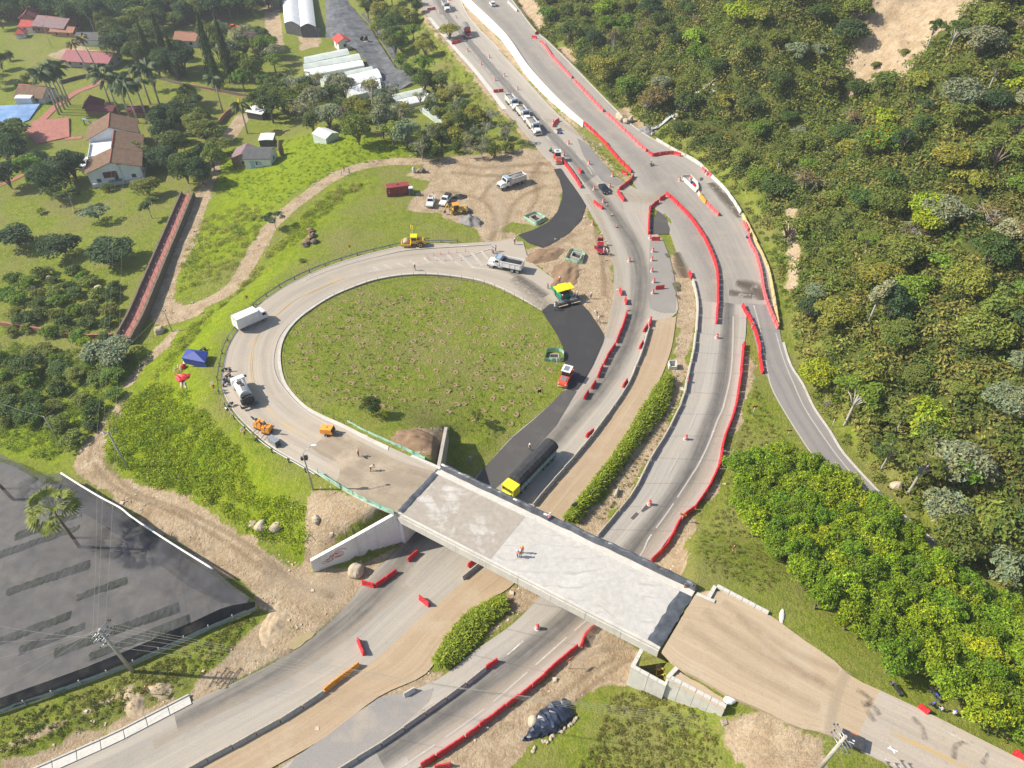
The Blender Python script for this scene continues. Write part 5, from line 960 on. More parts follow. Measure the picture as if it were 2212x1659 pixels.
def car(name, label, cat, prof, cab, w, paint, L, rim='chrome', group=None, plate=True):
    """prof: body side outline; cab: glasshouse (x0,x1 at the sill, x2,x3 at the roof, sill z, roof z)"""
    r = empty(name, label, cat, (0, 0, 0), 0, group); bm_ = MB(); n = len(prof)
    V = [(x, y*(1 if z < .75 else .94), z) for y in (-w/2, w/2) for x, z in prof]; bm_.add(V, [tuple(range(n-1, -1, -1)), tuple(range(n, 2*n))]+[(i, (i+1) % n, n+(i+1) % n, n+i) for i in range(n)]); pt(r, 'body', bm_, paint)
    a0, a1, b0, b1, zs, zr = cab; wy, wr = w/2*.92, w/2*.78
    pt(r, 'cabin_glass', MB().add([(a0, -wy, zs), (a1, -wy, zs), (a1, wy, zs), (a0, wy, zs), (b0, -wr, zr), (b1, -wr, zr), (b1, wr, zr), (b0, wr, zr)], [(0, 1, 5, 4), (1, 2, 6, 5), (2, 3, 7, 6), (3, 0, 4, 7)]), 'glass')
    pt(r, 'roof', MB().box(((b0+b1)/2, 0, zr+.02), (b1-b0+.08, wr*2+.06, .07), taper=.92), paint)
    for s in (-1, 1):
        pl = MB()
        for xa, xb in ((a1, b1), ((a0+a1)/2, (b0+b1)/2), (a0, b0)): pl.tube([(xa, s*wy, zs), (xb, s*wr, zr)], .045, 4)
        pt(r, 'pillars', pl, paint); pt(r, 'mirror', MB().box((a1-.15, s*(w/2+.08), zs+.06), (.14, .2, .14)), paint)
        pt(r, 'headlight', MB().box((L/2-.06, s*(w/2-.25), .68), (.1, .34, .16)), 'lamp'); pt(r, 'tail_light', MB().box((-L/2+.03, s*(w/2-.18), .8), (.08, .2, .2)), 'sign_r')
        for x in (L*.31, -L*.30): wheel(r, x, s*(w/2-.12), .34, .22, rim)
    pt(r, 'bumper', MB().box((L/2-.02, 0, .42), (.14, w*.92, .2)), 'dsteel')
    if plate: pt(r, 'licence_plate', MB().box((L/2+.06, 0, .5), (.03, .36, .16)), 'sign_y')
    return r
HB = lambda L: [(-L/2, .3), (L/2, .3), (L/2, .7), (L/2-.2, .82), (L*.18, .98), (-L/2+.05, 1.02)]
def pickup(label, cover):
    L = 5.2; r = car('pickup', label, 'pickup', [(-L/2, .42), (L/2, .42), (L/2, .88), (L/2-.25, 1.0), (L*.17, 1.12), (-.55, 1.14), (-.55, .62), (-L/2, .62)], (-.55, .95, -.4, .45, 1.1, 1.72), 1.82, 'white', L, group='white pickups by the site yard')
    pt(r, 'cargo_bed', MB().box((-1.6, .86, .88), (2.0, .08, .55)).box((-1.6, -.86, .88), (2.0, .08, .55)).box((-2.57, 0, .88), (.08, 1.72, .55)), 'white')
    if cover: pt(r, 'bed_cover', MB().box((-1.55, 0, 1.35), (1.95, 1.7, .45), taper=.9), 'black')
    else: pt(r, 'roll_bar', MB().tube([(-.75, -.8, 1.1), (-.75, -.75, 1.75), (-.75, .75, 1.75), (-.75, .8, 1.1)], .05, 6), 'dsteel'); pt(r, 'beacon', MB().box((-.1, 0, 1.8), (.2, .9, .1)), 'sign_r')
    return r
# the white dump trucks
DT = [((957,8),(972,34),None,'empty white dump truck driving toward the camera at the far end'),((1096,217),(1119,243),'gravel','first of three loaded white dump trucks queued on the far lane'),((1120,241),(1143,268),'gravel','middle one of three loaded white dump trucks queued on the far lane'),((1141,266),(1166,298),'gravel','nearest of three loaded white dump trucks queued on the far lane'),
      ((1127,393),(1082,408),'gravel','white dump truck with covered load parked on the dirt yard'),((1124,586),(1060,573),'asphalt','white dump truck full of black asphalt on the ramp mouth')]
for ra, fr, ld, lb in DT: place(dump_truck(lb, ld, 'white' if 'ramp mouth' in lb else 'dwhite'), ra, fr)
# canvas-covered red truck
r = empty('canvas_truck', 'dark red truck with grey canvas box body on the far lane', 'truck'); pt(r, 'chassis', MB().box((0, 0, .8), (8, .9, .3)), 'dsteel'); pt(r, 'cab', MB().prism([(2.1, .7), (4.0, .7), (4.0, 1.5), (3.3, 1.65), (3.0, 2.5), (2.1, 2.6)], -1.15, 1.15), M['car_red']); pt(r, 'windscreen', MB().add([(3.33, -1, 1.68), (3.33, 1, 1.68), (3.06, .95, 2.42), (3.06, -.95, 2.42)], [(0, 1, 2, 3)]), 'glass'); pt(r, 'bumper', MB().box((4.1, 0, .65), (.2, 2.4, .4)), 'chrome')
pt(r, 'canvas_body', MB().prism([(-1.25, 1.0), (1.25, 1.0), (1.25, 3.2), (.8, 3.6), (0, 3.72), (-.8, 3.6), (-1.25, 3.2)], -2.0, 4.1), M['gravel']).rotation_euler = (0, 0, PI/2)
for s in (-1, 1): pt(r, 'headlight', MB().box((4.0, s*.9, 1.05), (.1, .3, .2)), 'lamp'); wheel(r, 3.1, s*1.02, .5, .3); wheel(r, -2.2, s*.95, .5, .5); wheel(r, -3.4, s*.95, .5, .5)
place(r, (999,60), (1017,92))
# cars
place(car('parked_car', 'dark red hatchback with its tailgate open on the dirt shoulder', 'car', HB(4.0), (-1.75, .75, -1.45, .1, 1.0, 1.42), 1.66, 'car_red', 4.0), (1296,531), (1298,551)); hb = bpy.data.objects['parked_car']; pt(hb, 'tailgate', MB().box((-1.95, 0, 1.75), (.06, 1.35, .75)).box((-2.2, 0, 2.05), (.5, 1.35, .06)), 'car_red'); pt(hb, 'open_door', MB().box((.1, -1.15, .85), (.9, .08, .9), rz=.9), 'car_red')
place(car('moving_car', 'dark blue car driving on the worn lane below the median', 'car', HB(4.3), (-1.5, .8, -1.0, .2, 1.0, 1.45), 1.75, 'car_dark', 4.3), (1298,404), (1311,421)); place(car('moving_car', 'silver white SUV driving away on the upper road', 'car', [(-2.2,.35),(2.2,.35),(2.2,.85),(1.9,1.0),(.8,1.1),(-2.15,1.12)], (-2.0, .85, -1.7, .3, 1.1, 1.65), 1.85, 'white', 4.4), (1070,20), (1058,4))
place(pickup('white pickup with open bed parked beside the grass', False), (934,430), (928,450)); place(pickup('white pickup with black bed cover parked by the backhoe', True), (970,427), (955,447))
# box truck
r = empty('box_truck', 'white box truck with plain body on the outer ramp curve', 'truck'); pt(r, 'chassis', MB().box((0, 0, .75), (6.4, .9, .25)), 'dsteel'); bx = pt(r, 'cargo_box', MB().box((-.85, 0, 2.0), (4.9, 2.25, 2.3)), 'white'); pt(r, 'edge_trim', MB().box((-.85, 1.14, 3.12), (4.92, .05, .08)).box((-.85, -1.14, 3.12), (4.92, .05, .08)).box((-3.31, 0, 3.12), (.05, 2.28, .08)).box((-3.31, 0, 2.0), (.03, .04, 2.2)), 'steel', bx)
pt(r, 'cab', MB().prism([(1.7, .7), (3.4, .7), (3.45, 1.5), (3.1, 2.35), (1.7, 2.4)], -1.0, 1.0), 'white'); pt(r, 'windscreen', MB().add([(3.46, -.88, 1.55), (3.46, .88, 1.55), (3.15, .82, 2.28), (3.15, -.82, 2.28)], [(0, 1, 2, 3)]), 'glass'); [pt(r, 'side_window', MB().prism([(2.3, 1.55), (3.2, 1.55), (2.95, 2.15), (2.3, 2.15)], s*1.01-.01, s*1.01+.01), 'glass') for s in (-1, 1)]
for s in (-1, 1): wheel(r, 2.5, s*.88, .42, .25); wheel(r, -1.8, s*.85, .42, .45); pt(r, 'headlight', MB().box((3.46, s*.75, 1.0), (.08, .3, .2)), 'lamp')
place(r, (519,711), (566,690))
# asphalt tanker seen from behind
r = empty('tanker_truck', 'white asphalt tanker with black spray gear parked on the outer ramp', 'tanker truck'); pt(r, 'chassis', MB().box((0, 0, .75), (7.2, .9, .28)), 'dsteel'); tk = pt(r, 'tank', MB().tube([(-2.4, 0, 1.95), (-2.35, 0, 1.95), (1.55, 0, 1.95), (1.6, 0, 1.95)], [.95, 1.05, 1.05, .95], 18), 'white'); pt(r, 'walkway', MB().box((-.3, 0, 3.0), (3.8, .6, .06)), 'gravel', tk); pt(r, 'hatch', MB().box((.4, .2, 3.1), (.7, .7, .14)).box((-.5, -.2, 3.1), (.6, .6, .14)), 'dsteel', tk)
pt(r, 'cab', MB().prism([(1.8, .8), (3.9, .8), (3.9, 1.5), (3.2, 1.75), (2.95, 2.75), (1.8, 2.85)], -1.15, 1.15), 'white'); pt(r, 'windscreen', MB().add([(3.22, -1, 1.78), (3.22, 1, 1.78), (3.0, .95, 2.65), (3.0, -.95, 2.65)], [(0, 1, 2, 3)]), 'glass'); pt(r, 'pump_unit', MB().box((-3.0, 0, 1.5), (.9, 1.9, 1.2)).tube([(-3.2, -.9, 1.9), (-3.5, 0, 2.4), (-3.2, .9, 1.9)], .1, 6).box((-2.9, .6, 2.3), (.6, .5, .5)), 'black'); pt(r, 'spray_bar', MB().box((-3.7, 0, .6), (.3, 2.9, .35)).box((-3.5, 1.5, .8), (.5, .2, .5)), 'dsteel')
for s in (-1, 1): wheel(r, 3.0, s*1.0, .5, .3); wheel(r, -1.9, s*.9, .5, .55); pt(r, 'mirror', MB().box((2.7, s*1.5, 2.3), (.08, .35, .5)).tube([(2.7, s*1.15, 2.5), (2.7, s*1.5, 2.5)], .03, 4), 'dsteel')
place(r, (541,878), (518,836))
# covered semi trailer under way to the overpass
r = empty('covered_truck', 'long truck with black tarpaulin load and yellow cab nearing the overpass', 'truck'); pt(r, 'chassis', MB().box((0, 0, .85), (13.2, .9, .3)), 'dsteel'); tb = pt(r, 'side_panel', MB().box((-1.4, 0, 2.0), (10.2, 2.45, 1.9)), plain('pale_blue_panel', (.3, .46, .48), .6, .2))
for i in range(12): [pt(r, 'panel_post', MB().box((-6.3+i*.9, s*1.25, 2.0), (.1, .08, 1.9)), 'steel', tb) for s in (-1, 1)]
prof = [(-1.36, 2.5), (-1.4, 2.9), (-1.2, 3.35), (-.7, 3.75), (0, 3.9), (.7, 3.75), (1.2, 3.35), (1.4, 2.9), (1.36, 2.5)]; V = []
for i in range(23):
    x = -6.8+i*.485; k = 1.0+(.018 if i % 2 else -.004)
    for y, z in prof: V.append((x, y*k, 2.5+(z-2.5)*(k if i not in (0, 22) else .93)))
pt(r, 'tarpaulin', MB().add(V, [(i*9+j, i*9+j+1, (i+1)*9+j+1, (i+1)*9+j) for i in range(22) for j in range(8)]+[tuple(range(8, -1, -1)), tuple(range(22*9, 22*9+9))]), 'tarp_m')
cy = plain('cab_yellow', (.72, .66, .03), .4, .12); pt(r, 'cab', MB().box((4.75, 0, 2.1), (1.8, 2.4, 1.9)).box((4.3, 0, 1.1), (2.6, 2.3, .35)), cy); pt(r, 'hood', MB().prism([(5.6, .9), (7.1, .9), (7.1, 1.55), (5.6, 2.0)], -.75, .75), cy); pt(r, 'windscreen', MB().box((5.67, 0, 2.55), (.04, 2.0, .65)), 'glass'); pt(r, 'bumper', MB().box((7.25, 0, .7), (.25, 2.4, .4)), 'chrome')
for s in (-1, 1):
    pt(r, 'fender', MB().box((6.3, s*1.0, 1.25), (1.4, .45, .3), taper=.7), cy); wheel(r, 6.2, s*1.05, .52, .32)
    for x in (3.0, 1.7, -3.2, -4.5, -5.8): wheel(r, x, s*.95, .52, .56)
place(r, (1180,992), (1099,1076))

# ------------------------------------------------------------------ machines
def loft(mb, secs, m=0): [mb.box(c, d, m, 0, t) for c, d, t in secs]; return mb
r = empty('soil_roller', 'yellow single drum roller with cab beside the guard rail', 'roller'); pt(r, 'drum', MB().tube([(1.9, -1.06, .76), (1.9, 1.06, .76)], .76, 22), 'sand'); pt(r, 'drum_frame', MB().box((1.9, 1.2, .75), (2.2, .16, .4)).box((1.9, -1.2, .75), (2.2, .16, .4)).box((2.95, 0, .75), (.2, 2.5, .4)).box((.85, 0, .75), (.25, 2.5, .5)), 'yellow')
pt(r, 'engine_hood', MB().prism([(-.6, .9), (-2.8, .8), (-2.9, 1.4), (-2.2, 1.75), (-.6, 1.95)], -.8, .8), 'yellow'); pt(r, 'hood_vents', MB().box((-1.0, .4, 1.92), (.6, .5, .06)).box((-2.4, 0, 1.66), (.5, .9, .06)), 'dsteel'); cb = pt(r, 'cab', MB().box((0, 0, 1.35), (1.4, 1.6, .8)), 'yellow'); pt(r, 'cab_glass', MB().box((0, 0, 2.15), (1.32, 1.5, .85)), 'glass', cb); pt(r, 'cab_roof', MB().box((0, 0, 2.66), (1.7, 1.75, .18), taper=.9), 'canopy', cb); pt(r, 'cab_posts', MB().box((.64, .76, 2.1), (.12, .1, 1)).box((.64, -.76, 2.1), (.12, .1, 1)).box((-.64, .76, 2.1), (.14, .1, 1)).box((-.64, -.76, 2.1), (.14, .1, 1)), 'yellow', cb)
for s in (-1, 1): wheel(r, -1.5, s*.95, .76, .55, 'yellow')
place(r, (914,530), (876,530))
def tyre_roller(label):
    r = empty('tyre_roller', label, 'roller', group='orange red rollers with white roofs'); mo = plain('roller_red', (.68, .07, .02), .4, .15) if 'roller_red' not in M else M['roller_red']; M['roller_red'] = mo
    pt(r, 'body', MB().prism([(2.2, .7), (2.3, 1.2), (1.9, 1.6), (.6, 1.7), (.6, 1.3), (-1.2, 1.3), (-2.3, 1.1), (-2.3, .6)], -.85, .85), mo); pt(r, 'engine_cover', MB().box((1.35, 0, 1.68), (1.1, 1.2, .12)), 'steel'); pt(r, 'front_drum', MB().tube([(1.9, -.95, .55), (1.9, .95, .55)], .55, 18), 'sand'); pt(r, 'drum_yoke', MB().box((2.35, 0, .95), (.2, 1.9, .3)), mo)
    cb = pt(r, 'cab', MB().box((-.4, 0, 2.0), (1.6, 1.55, 1.3)), 'glass'); pt(r, 'cab_roof', MB().box((-.4, .72, 2.75), (1.9, .4, .16)).box((-.4, -.72, 2.75), (1.9, .4, .16)).box((.4, 0, 2.75), (.3, 1.1, .16)).box((-1.2, 0, 2.75), (.3, 1.1, .16)), 'white', cb); pt(r, 'roof_panel', MB().box((-.4, 0, 2.74), (1.35, 1.1, .1)), 'steel', cb); pt(r, 'cab_posts', MB().box((.38, .75, 2.0), (.1, .1, 1.35)).box((.38, -.75, 2.0), (.1, .1, 1.35)).box((-1.18, .75, 2.0), (.1, .1, 1.35)).box((-1.18, -.75, 2.0), (.1, .1, 1.35)), 'dsteel', cb)
    for y in (-.72, -.25, .25, .72): wheel(r, -1.7, y, .5, .36)
    for s in (-1, 1): pt(r, 'headlight', MB().box((2.42, s*.7, 1.15), (.1, .25, .2)), 'lamp')
    pt(r, 'side_tank', MB().box((-.9, -1.0, .95), (1.2, .3, .5)), mo); return r
place(tyre_roller('orange red roller with white roof at the lower end of the fresh asphalt'), (1230,806), (1215,836)); place(tyre_roller('orange red roller with white roof at the far edge of the dirt yard'), (1201,335), (1208,360))
r = empty('asphalt_paver', 'green asphalt paver under a stepped yellow canopy laying black mat', 'paver'); pt(r, 'hopper', MB().box((2.6, 1.25, 1.1), (1.9, .12, 1.0)).box((2.6, -1.25, 1.1), (1.9, .12, 1.0)).box((1.7, 0, 1.1), (.12, 2.5, 1.0)).box((2.6, 0, .65), (1.9, 2.5, .1)), 'green'); pt(r, 'hopper_load', MB().blob((2.6, 0, 1.0), (.95, 1.15, .5), 0, 4), 'asphalt'); pt(r, 'body', MB().box((.3, 0, 1.2), (2.8, 2.2, 1.3)).box((1.2, 0, 1.95), (.6, 2.1, .3)), 'green'); pt(r, 'crawler', MB().box((.2, 1.0, .4), (3.2, .4, .75)).box((.2, -1.0, .4), (3.2, .4, .75)), 'black')
pt(r, 'engine_deck', MB().box((-.4, 0, 1.9), (1.6, 2.0, .25)).tube([(-.9, .5, 1.9), (-.9, .5, 2.6)], .1, 6), 'dsteel'); cn = pt(r, 'canopy', MB().box((-.1, 0, 3.05), (2.6, 2.1, .14)).box((-.1, 1.55, 2.92), (2.3, 1.0, .1)).box((-.1, -1.55, 2.92), (2.3, 1.0, .1)), 'canopy'); pt(r, 'canopy_posts', MB().tube([(.9, .9, 1.8), (.9, .9, 3)], .06, 5).tube([(.9, -.9, 1.8), (.9, -.9, 3)], .06, 5).tube([(-1.1, .9, 1.8), (-1.1, .9, 3)], .06, 5).tube([(-1.1, -.9, 1.8), (-1.1, -.9, 3)], .06, 5), 'dsteel', cn)
pt(r, 'seat', MB().box((-.5, .6, 2.2), (.5, .5, .4)).box((-.5, -.6, 2.2), (.5, .5, .4)), 'black'); sc_ = pt(r, 'screed', MB().box((-2.3, 0, .55), (1.3, 5.6, .8)), 'dsteel'); pt(r, 'walkboard', MB().box((-3.1, 1.5, .55), (.45, 2.2, .1)).box((-3.1, -1.5, .55), (.45, 2.2, .1)), 'wood2', sc_); pt(r, 'screed_plate', MB().box((-2.2, 1.7, 1.0), (.8, 1.4, .08)).box((-2.2, -1.4, 1.0), (.8, 1.6, .08)), 'steel', sc_); pt(r, 'tow_arm', MB().box((-.6, 1.3, .8), (2.6, .14, .25)).box((-.6, -1.3, .8), (2.6, .14, .25)), 'green'); pt(r, 'guard_hoop', MB().tube([(-2.8, -2.7, .8), (-2.8, -2.7, 1.6), (-1.9, -2.7, 1.6), (-1.9, -2.7, .8)], .03, 5).tube([(-2.8, 2.7, .8), (-2.8, 2.7, 1.6), (-1.9, 2.7, 1.6)], .03, 5), 'steel')
place(r, (1231,662), (1202,626))
r = empty('backhoe_loader', 'yellow backhoe loader working at the edge of the dirt yard', 'backhoe'); pt(r, 'body', MB().prism([(-1.2, .8), (2.2, .8), (2.2, 1.45), (.7, 1.6), (-1.2, 1.2)], -.6, .6), 'yellow'); cb = pt(r, 'cab', MB().box((-.3, 0, 1.95), (1.4, 1.5, 1.2)), 'glass'); pt(r, 'cab_roof', MB().box((-.3, 0, 2.65), (1.7, 1.7, .16), taper=.9), 'orange_b', cb); pt(r, 'cab_posts', MB().box((.38, .72, 1.9), (.1, .1, 1.4)).box((.38, -.72, 1.9), (.1, .1, 1.4)).box((-.98, .72, 1.9), (.1, .1, 1.4)).box((-.98, -.72, 1.9), (.1, .1, 1.4)), 'yellow', cb)
pt(r, 'loader_arm', MB().tube([(.6, .75, 1.5), (2.2, .75, 1.3), (3.1, .75, .7)], .1, 6).tube([(.6, -.75, 1.5), (2.2, -.75, 1.3), (3.1, -.75, .7)], .1, 6), 'yellow'); pt(r, 'loader_bucket', MB().prism([(2.9, .2), (3.7, .15), (3.75, .3), (3.2, .5), (3.1, 1.0), (2.9, 1.0)], -1.15, 1.15), 'dsteel'); bm2 = pt(r, 'boom', MB().tube([(-1.6, 0, 1.0), (-2.4, .1, 2.9)], .16, 6), 'yellow'); pt(r, 'dipper', MB().tube([(-2.4, .1, 2.9), (-3.1, .1, 1.2)], .13, 6), 'yellow', bm2); pt(r, 'hoe_bucket', MB().blob((-3.1, .1, .8), (.3, .3, .4), 0, 5), 'dsteel', bm2); pt(r, 'stabiliser', MB().box((-1.7, 1.0, .5), (.2, .15, 1.0)).box((-1.7, -1.0, .5), (.2, .15, 1.0)), 'yellow')
for s in (-1, 1): wheel(r, -.7, s*.85, .68, .42, 'yellow'); wheel(r, 1.7, s*.8, .45, .32, 'yellow')
place(r, (974,462), (1000,459))
def tower(label):
    r = empty('lighting_trailer', label, 'light tower', group='yellow lighting trailers'); pt(r, 'canopy_body', MB().box((0, .38, .95), (1.5, .7, .9), taper=.85).box((0, -.38, .95), (1.5, .7, .9), taper=.85), 'orange_b'); pt(r, 'base_frame', MB().box((0, 0, .4), (1.7, 1.3, .2)).tube([(.85, 0, .4), (2.2, 0, .45)], .05, 5).tube([(0, -1.1, .3), (0, 1.1, .3)], .04, 5), 'dsteel'); ms = pt(r, 'mast', MB().tube([(.6, 0, .6), (.6, 0, 2.7)], .08, 6).box((.6, 0, 2.7), (.1, 1.2, .08)), 'steel')
    for y, z in ((-.5, 2.85), (.5, 2.85), (-.25, 2.55), (.25, 2.55)): pt(r, 'floodlight', MB().box((.7, y, z), (.14, .36, .26)), 'dsteel', ms)
    [wheel(r, -.2, s*.75, .3, .18) for s in (-1, 1)]; return r
place(tower('yellow lighting trailer nearest the guard rail, furthest up the ramp'), (569,917), (556,930)); place(tower('yellow lighting trailer next to the grey box, lower one of the pair'), (584,926), (573,941))
r = empty('compressor_trailer', 'yellow compressor trailer at the edge of the milled surface', 'compressor'); pt(r, 'housing', MB().box((0, 0, 1.05), (2.2, 1.35, 1.0), taper=.94), 'orange_b'); pt(r, 'side_grille', MB().box((1.09, 0, 1.05), (.06, 1.2, .85)), 'black'); pt(r, 'lifting_eye', MB().box((.1, 0, 1.6), (.25, .15, .1)), 'dsteel'); pt(r, 'tow_bar', MB().tube([(1.0, 0, .5), (2.3, .1, .3)], .05, 6), 'steel'); [wheel(r, -.1, s*.78, .34, .2) for s in (-1, 1)]; place(r, (700,936), (722,938))
r = empty('generator_box', 'grey metal box casting a wedge shadow beside the guard rail', 'generator'); pt(r, 'casing', MB().box((0, 0, .62), (2.2, .95, 1.15)), 'steel'); pt(r, 'end_grille', MB().box((1.11, 0, .62), (.03, .85, 1.0)), 'dsteel'); pt(r, 'skid', MB().box((0, .38, .04), (2.3, .12, .1)).box((0, -.38, .04), (2.3, .12, .1)), 'dsteel'); place(r, (584,951), (604,966))
r = empty('shipping_container', 'rust red shipping container on the grass by the yard', 'container'); b = MB(); b.box((0, 0, 1.3), (6.05, 2.36, 2.5)); pt(r, 'shell', b, 'cargo_red')
for s in (-1, 1): pt(r, 'corrugation', [q for q in [MB()] for i in range(24) if q.box((-2.9+i*.252, s*1.2, 1.3), (.13, .07, 2.3))][0], 'cargo_red')
pt(r, 'roof_vent', MB().tube([(-.2, 0, 2.58), (.1, .3, 2.6), (.4, 0, 2.58)], .1, 5), 'black'); pt(r, 'door_bar', MB().tube([(-3.06, .4, .2), (-3.06, .4, 2.4)], .04, 5).tube([(-3.06, -.4, .2), (-3.06, -.4, 2.4)], .04, 5), 'steel'); pt(r, 'stencil_mark', MB().box((-2.4, -1.245, 1.2), (.2, .02, .5)).box((-2.4, -1.247, 1.9), (.3, .02, .12)), 'sign_y'); place(r, (836,421), (884,415))
r = empty('portable_toilet', 'green portable toilet with white roof beside the container', 'portable toilet', A(889,421), .2); pt(r, 'cabin', MB().box((0, 0, 1.05), (1.1, 1.1, 2.1)), plain('toilet_green', (.02, .2, .13), .5)); pt(r, 'roof', MB().box((0, 0, 2.2), (1.2, 1.2, .2), taper=.8), 'white'); pt(r, 'door', MB().box((0, -.56, 1.0), (.75, .04, 1.8)), 'dsteel')
r = empty('black_tool_box', 'flat black box with scribbled chalk marks on the approach road', 'tool box'); pt(r, 'lid', MB().box((0, 0, .9), (2.5, 1.5, .1)), plain('black_lid', (.05, .05, .055), .6, .4, 2)); pt(r, 'box_body', MB().box((0, 0, .45), (2.3, 1.35, .8)), 'black'); pt(r, 'chalk_mark', MB().box((.1, -.15, .955), (.25, .15, .01)).box((-.1, -.5, .955), (.6, .08, .01)), 'sign_w'); pt(r, 'edge_tag', MB().box((.0, .68, .955), (.7, .07, .012)), 'sign_o'); place(r, (1821,1596), (1853,1611))
# motorbikes
MOTO = None
def motorbike(label, tank='black'):
    r = empty('motorbike', label, 'motorbike', group='motorbikes parked around the works')
    for x in (-.66, .66): wheel(r, x, 0, .3, .12, 'steel')
    pt(r, 'frame', MB().tube([(-.66, 0, .3), (-.2, 0, .55), (.35, 0, .75), (.66, 0, .3)], .045, 6).box((0, 0, .42), (.4, .25, .3)), 'dsteel'); pt(r, 'fuel_tank', MB().blob((.18, 0, .82), (.28, .15, .14), 0, 2, .05, 8), tank); pt(r, 'seat', MB().box((-.4, 0, .82), (.7, .24, .1)), 'black'); pt(r, 'handlebar', MB().tube([(.42, -.36, 1.02), (.5, 0, .95), (.42, .36, 1.02)], .025, 5).box((.58, 0, .85), (.14, .2, .2)), 'steel'); pt(r, 'rear_rack', MB().box((-.85, 0, .8), (.3, .25, .05)), 'dsteel'); return r
for a, b, l, t in [((496,802),(484,803),'black motorbike standing across the ramp edge above the tanker','black'),((497,814),(485,822),'red and blue motorbike in the jumble by the guard rail','car_red'),((491,826),(484,834),'dark motorbike leaning on the guard rail behind the tanker','blue'),((501,876),(497,882),'small dark motorbike behind the tanker on the line','dsteel'),((442,758),(434,764),'black motorbike behind the blue tent','black'),((1938,1498),(1925,1480),'black motorbike parked at the tree edge of the approach road','black'),((2078-65,1500),(2020,1508),'motorbike half hidden behind the sitting people','blue'),((1194,332),(1186,327),'motorbike with rider at the top of the dirt yard','black'),((1404,352),(1406,361),'motorbike with a green-vested rider on the merging road','white')]: place(motorbike(l, t), a, b)
# blue canopy tent and the heap of works gear next to it
c4 = [A(*q) for q in ((404,795),(446,793),(452,772),(414,776))]; m = sum(c4)/4; r = empty('canopy_tent', 'blue canopy tent with one side wall beside the ramp', 'tent', m); q = [(p-m)*[1, 1, 0] for p in c4]; hh = 2.0
rf = pt(r, 'roof_sheet', MB().add([tuple(v*1.08+[0, 0, hh]) for v in q]+[(0, 0, hh+.95)], [(i, (i+1) % 4, 4) for i in range(4)]), 'blue'); pt(r, 'valance', MB().add([tuple(v*1.08+[0, 0, z]) for z in (hh-.28, hh) for v in q], [(i, (i+1) % 4, 4+(i+1) % 4, 4+i) for i in range(4)]), 'blue'); pt(r, 'side_wall', MB().add([tuple(q[0]*1.05+[0, 0, .7]), tuple(q[1]*1.05+[0, 0, .1]), tuple(q[1]*1.05+[0, 0, hh-.2]), tuple(q[0]*1.05+[0, 0, hh-.2])], [(0, 1, 2, 3)]), 'blue'); [pt(r, 'tent_leg', MB().tube([tuple(v), tuple(v+[0, 0, hh])], .03, 5), 'steel') for v in q]
def lump(name, label, cat, p, rad, mat, seed=1, rough=.25, group=None, n=10): return tag(MB().blob((0, 0, rad[2]*.55), rad, 0, seed, rough, n).build(name, M[mat] if isinstance(mat, str) else mat, None, p, RNG.random()*3), label, cat, group)
lump('net_heap', 'crumpled red safety netting beside the blue tent', 'netting', A(396,818), (.9, 1.3, .5), 'red', 3, .4); lump('red_drum_bin', 'red plastic bin standing left of the blue tent', 'bin', A(398,795), (.5, .5, .7), 'red', 5, .05)
r = empty('post_bundle', 'bundle of striped red and white posts beside the red netting', 'posts', A(388,803)); [MB().tube([(random.uniform(-.6, .6), random.uniform(-1, 1), .05), (random.uniform(-.6, .6), random.uniform(-1, 1), 1.2)], .04, 5).build('striped_post', M['faded' if i % 2 else 'white'], r) for i in range(16)]; tag(MB().tube([(0, 0, .2), (.9, -2.2, .2)], .22, 10).build('pipe', M['sand'], None, A(392,826)), 'pale pipe lying below the red netting', 'pipe'); tag(MB().tube([(0, 0, .18), (1.0, -1.9, .18)], .15, 10).build('pipe', M['steel'], None, A(399,828)), 'grey pipe lying below the red netting', 'pipe')
lump('white_sack', 'white sack left of the tent among the gear', 'sack', A(400,785), (.5, .45, .45), 'white', 7); lump('blue_sheet', 'blue plastic sheet inside the grey barriers on the far lane', 'sheet', A(1209,288), (.8, .6, .35), 'blue', 8, .3); lump('blue_sheet', 'blue and white sheet inside the shoulder pen', 'sheet', A(1494,396), (.7, .5, .4), 'blue', 9, .3); lump('red_sack', 'red sack inside the shoulder pen', 'sack', A(1498,401), (.5, .5, .4), 'red', 10)
lump('boulder', 'huge pale boulder at the foot of the graffiti wall', 'boulder', A(772,1238), (1.3, 1.1, 1.15), 'stone', 11, .14, None, 14)
for i, (x, y, s, l) in enumerate([(567,1140,1.2,'largest pale rock on the slope under the shrubs'),(596,1143,1.0,'tan rock right of the largest one on the slope'),(547,1134,.7,'small rock left of the largest one on the slope'),(682,1123,.7,'thin pale slab in the soil above the graffiti wall'),(213,627,1.0,'white boulder in the lawn, upper of two close ones'),(112,643,1.0,'pale boulder among the orchard bushes'),(116,652,.8,'pale boulder below another in the orchard'),(110,605,.9,'grey boulder between dark orchard bushes'),(72,624,.6,'small boulder left in the orchard'),(250,633,.8,'flat boulder near the long wall'),(346,717,1.2,'split boulder on the sunlit grass by the dark pole'),(1936,1055,1.2,'cream boulder on the hillside verge by the road end'),(1150,1560,.8,'white rock at the tip of the blue tarpaulin heap')]): lump('boulder', l, 'boulder', A(x, y), (s, s*.8, s*.75), 'stone', 20+i, .2, 'boulders scattered on the slopes')
for i, (x, y) in enumerate([(668,516),(676,510),(664,525),(680,524),(672,500),(660,530)]): lump('dark_rock', f'{nth(i)} dark rock of the dumped pile on the grass bank', 'rock', A(x, y), (1.0, .8, .6), 'wallstone' if i % 2 else 'clod', 50+i, .25, 'dumped rocks on the grass bank')
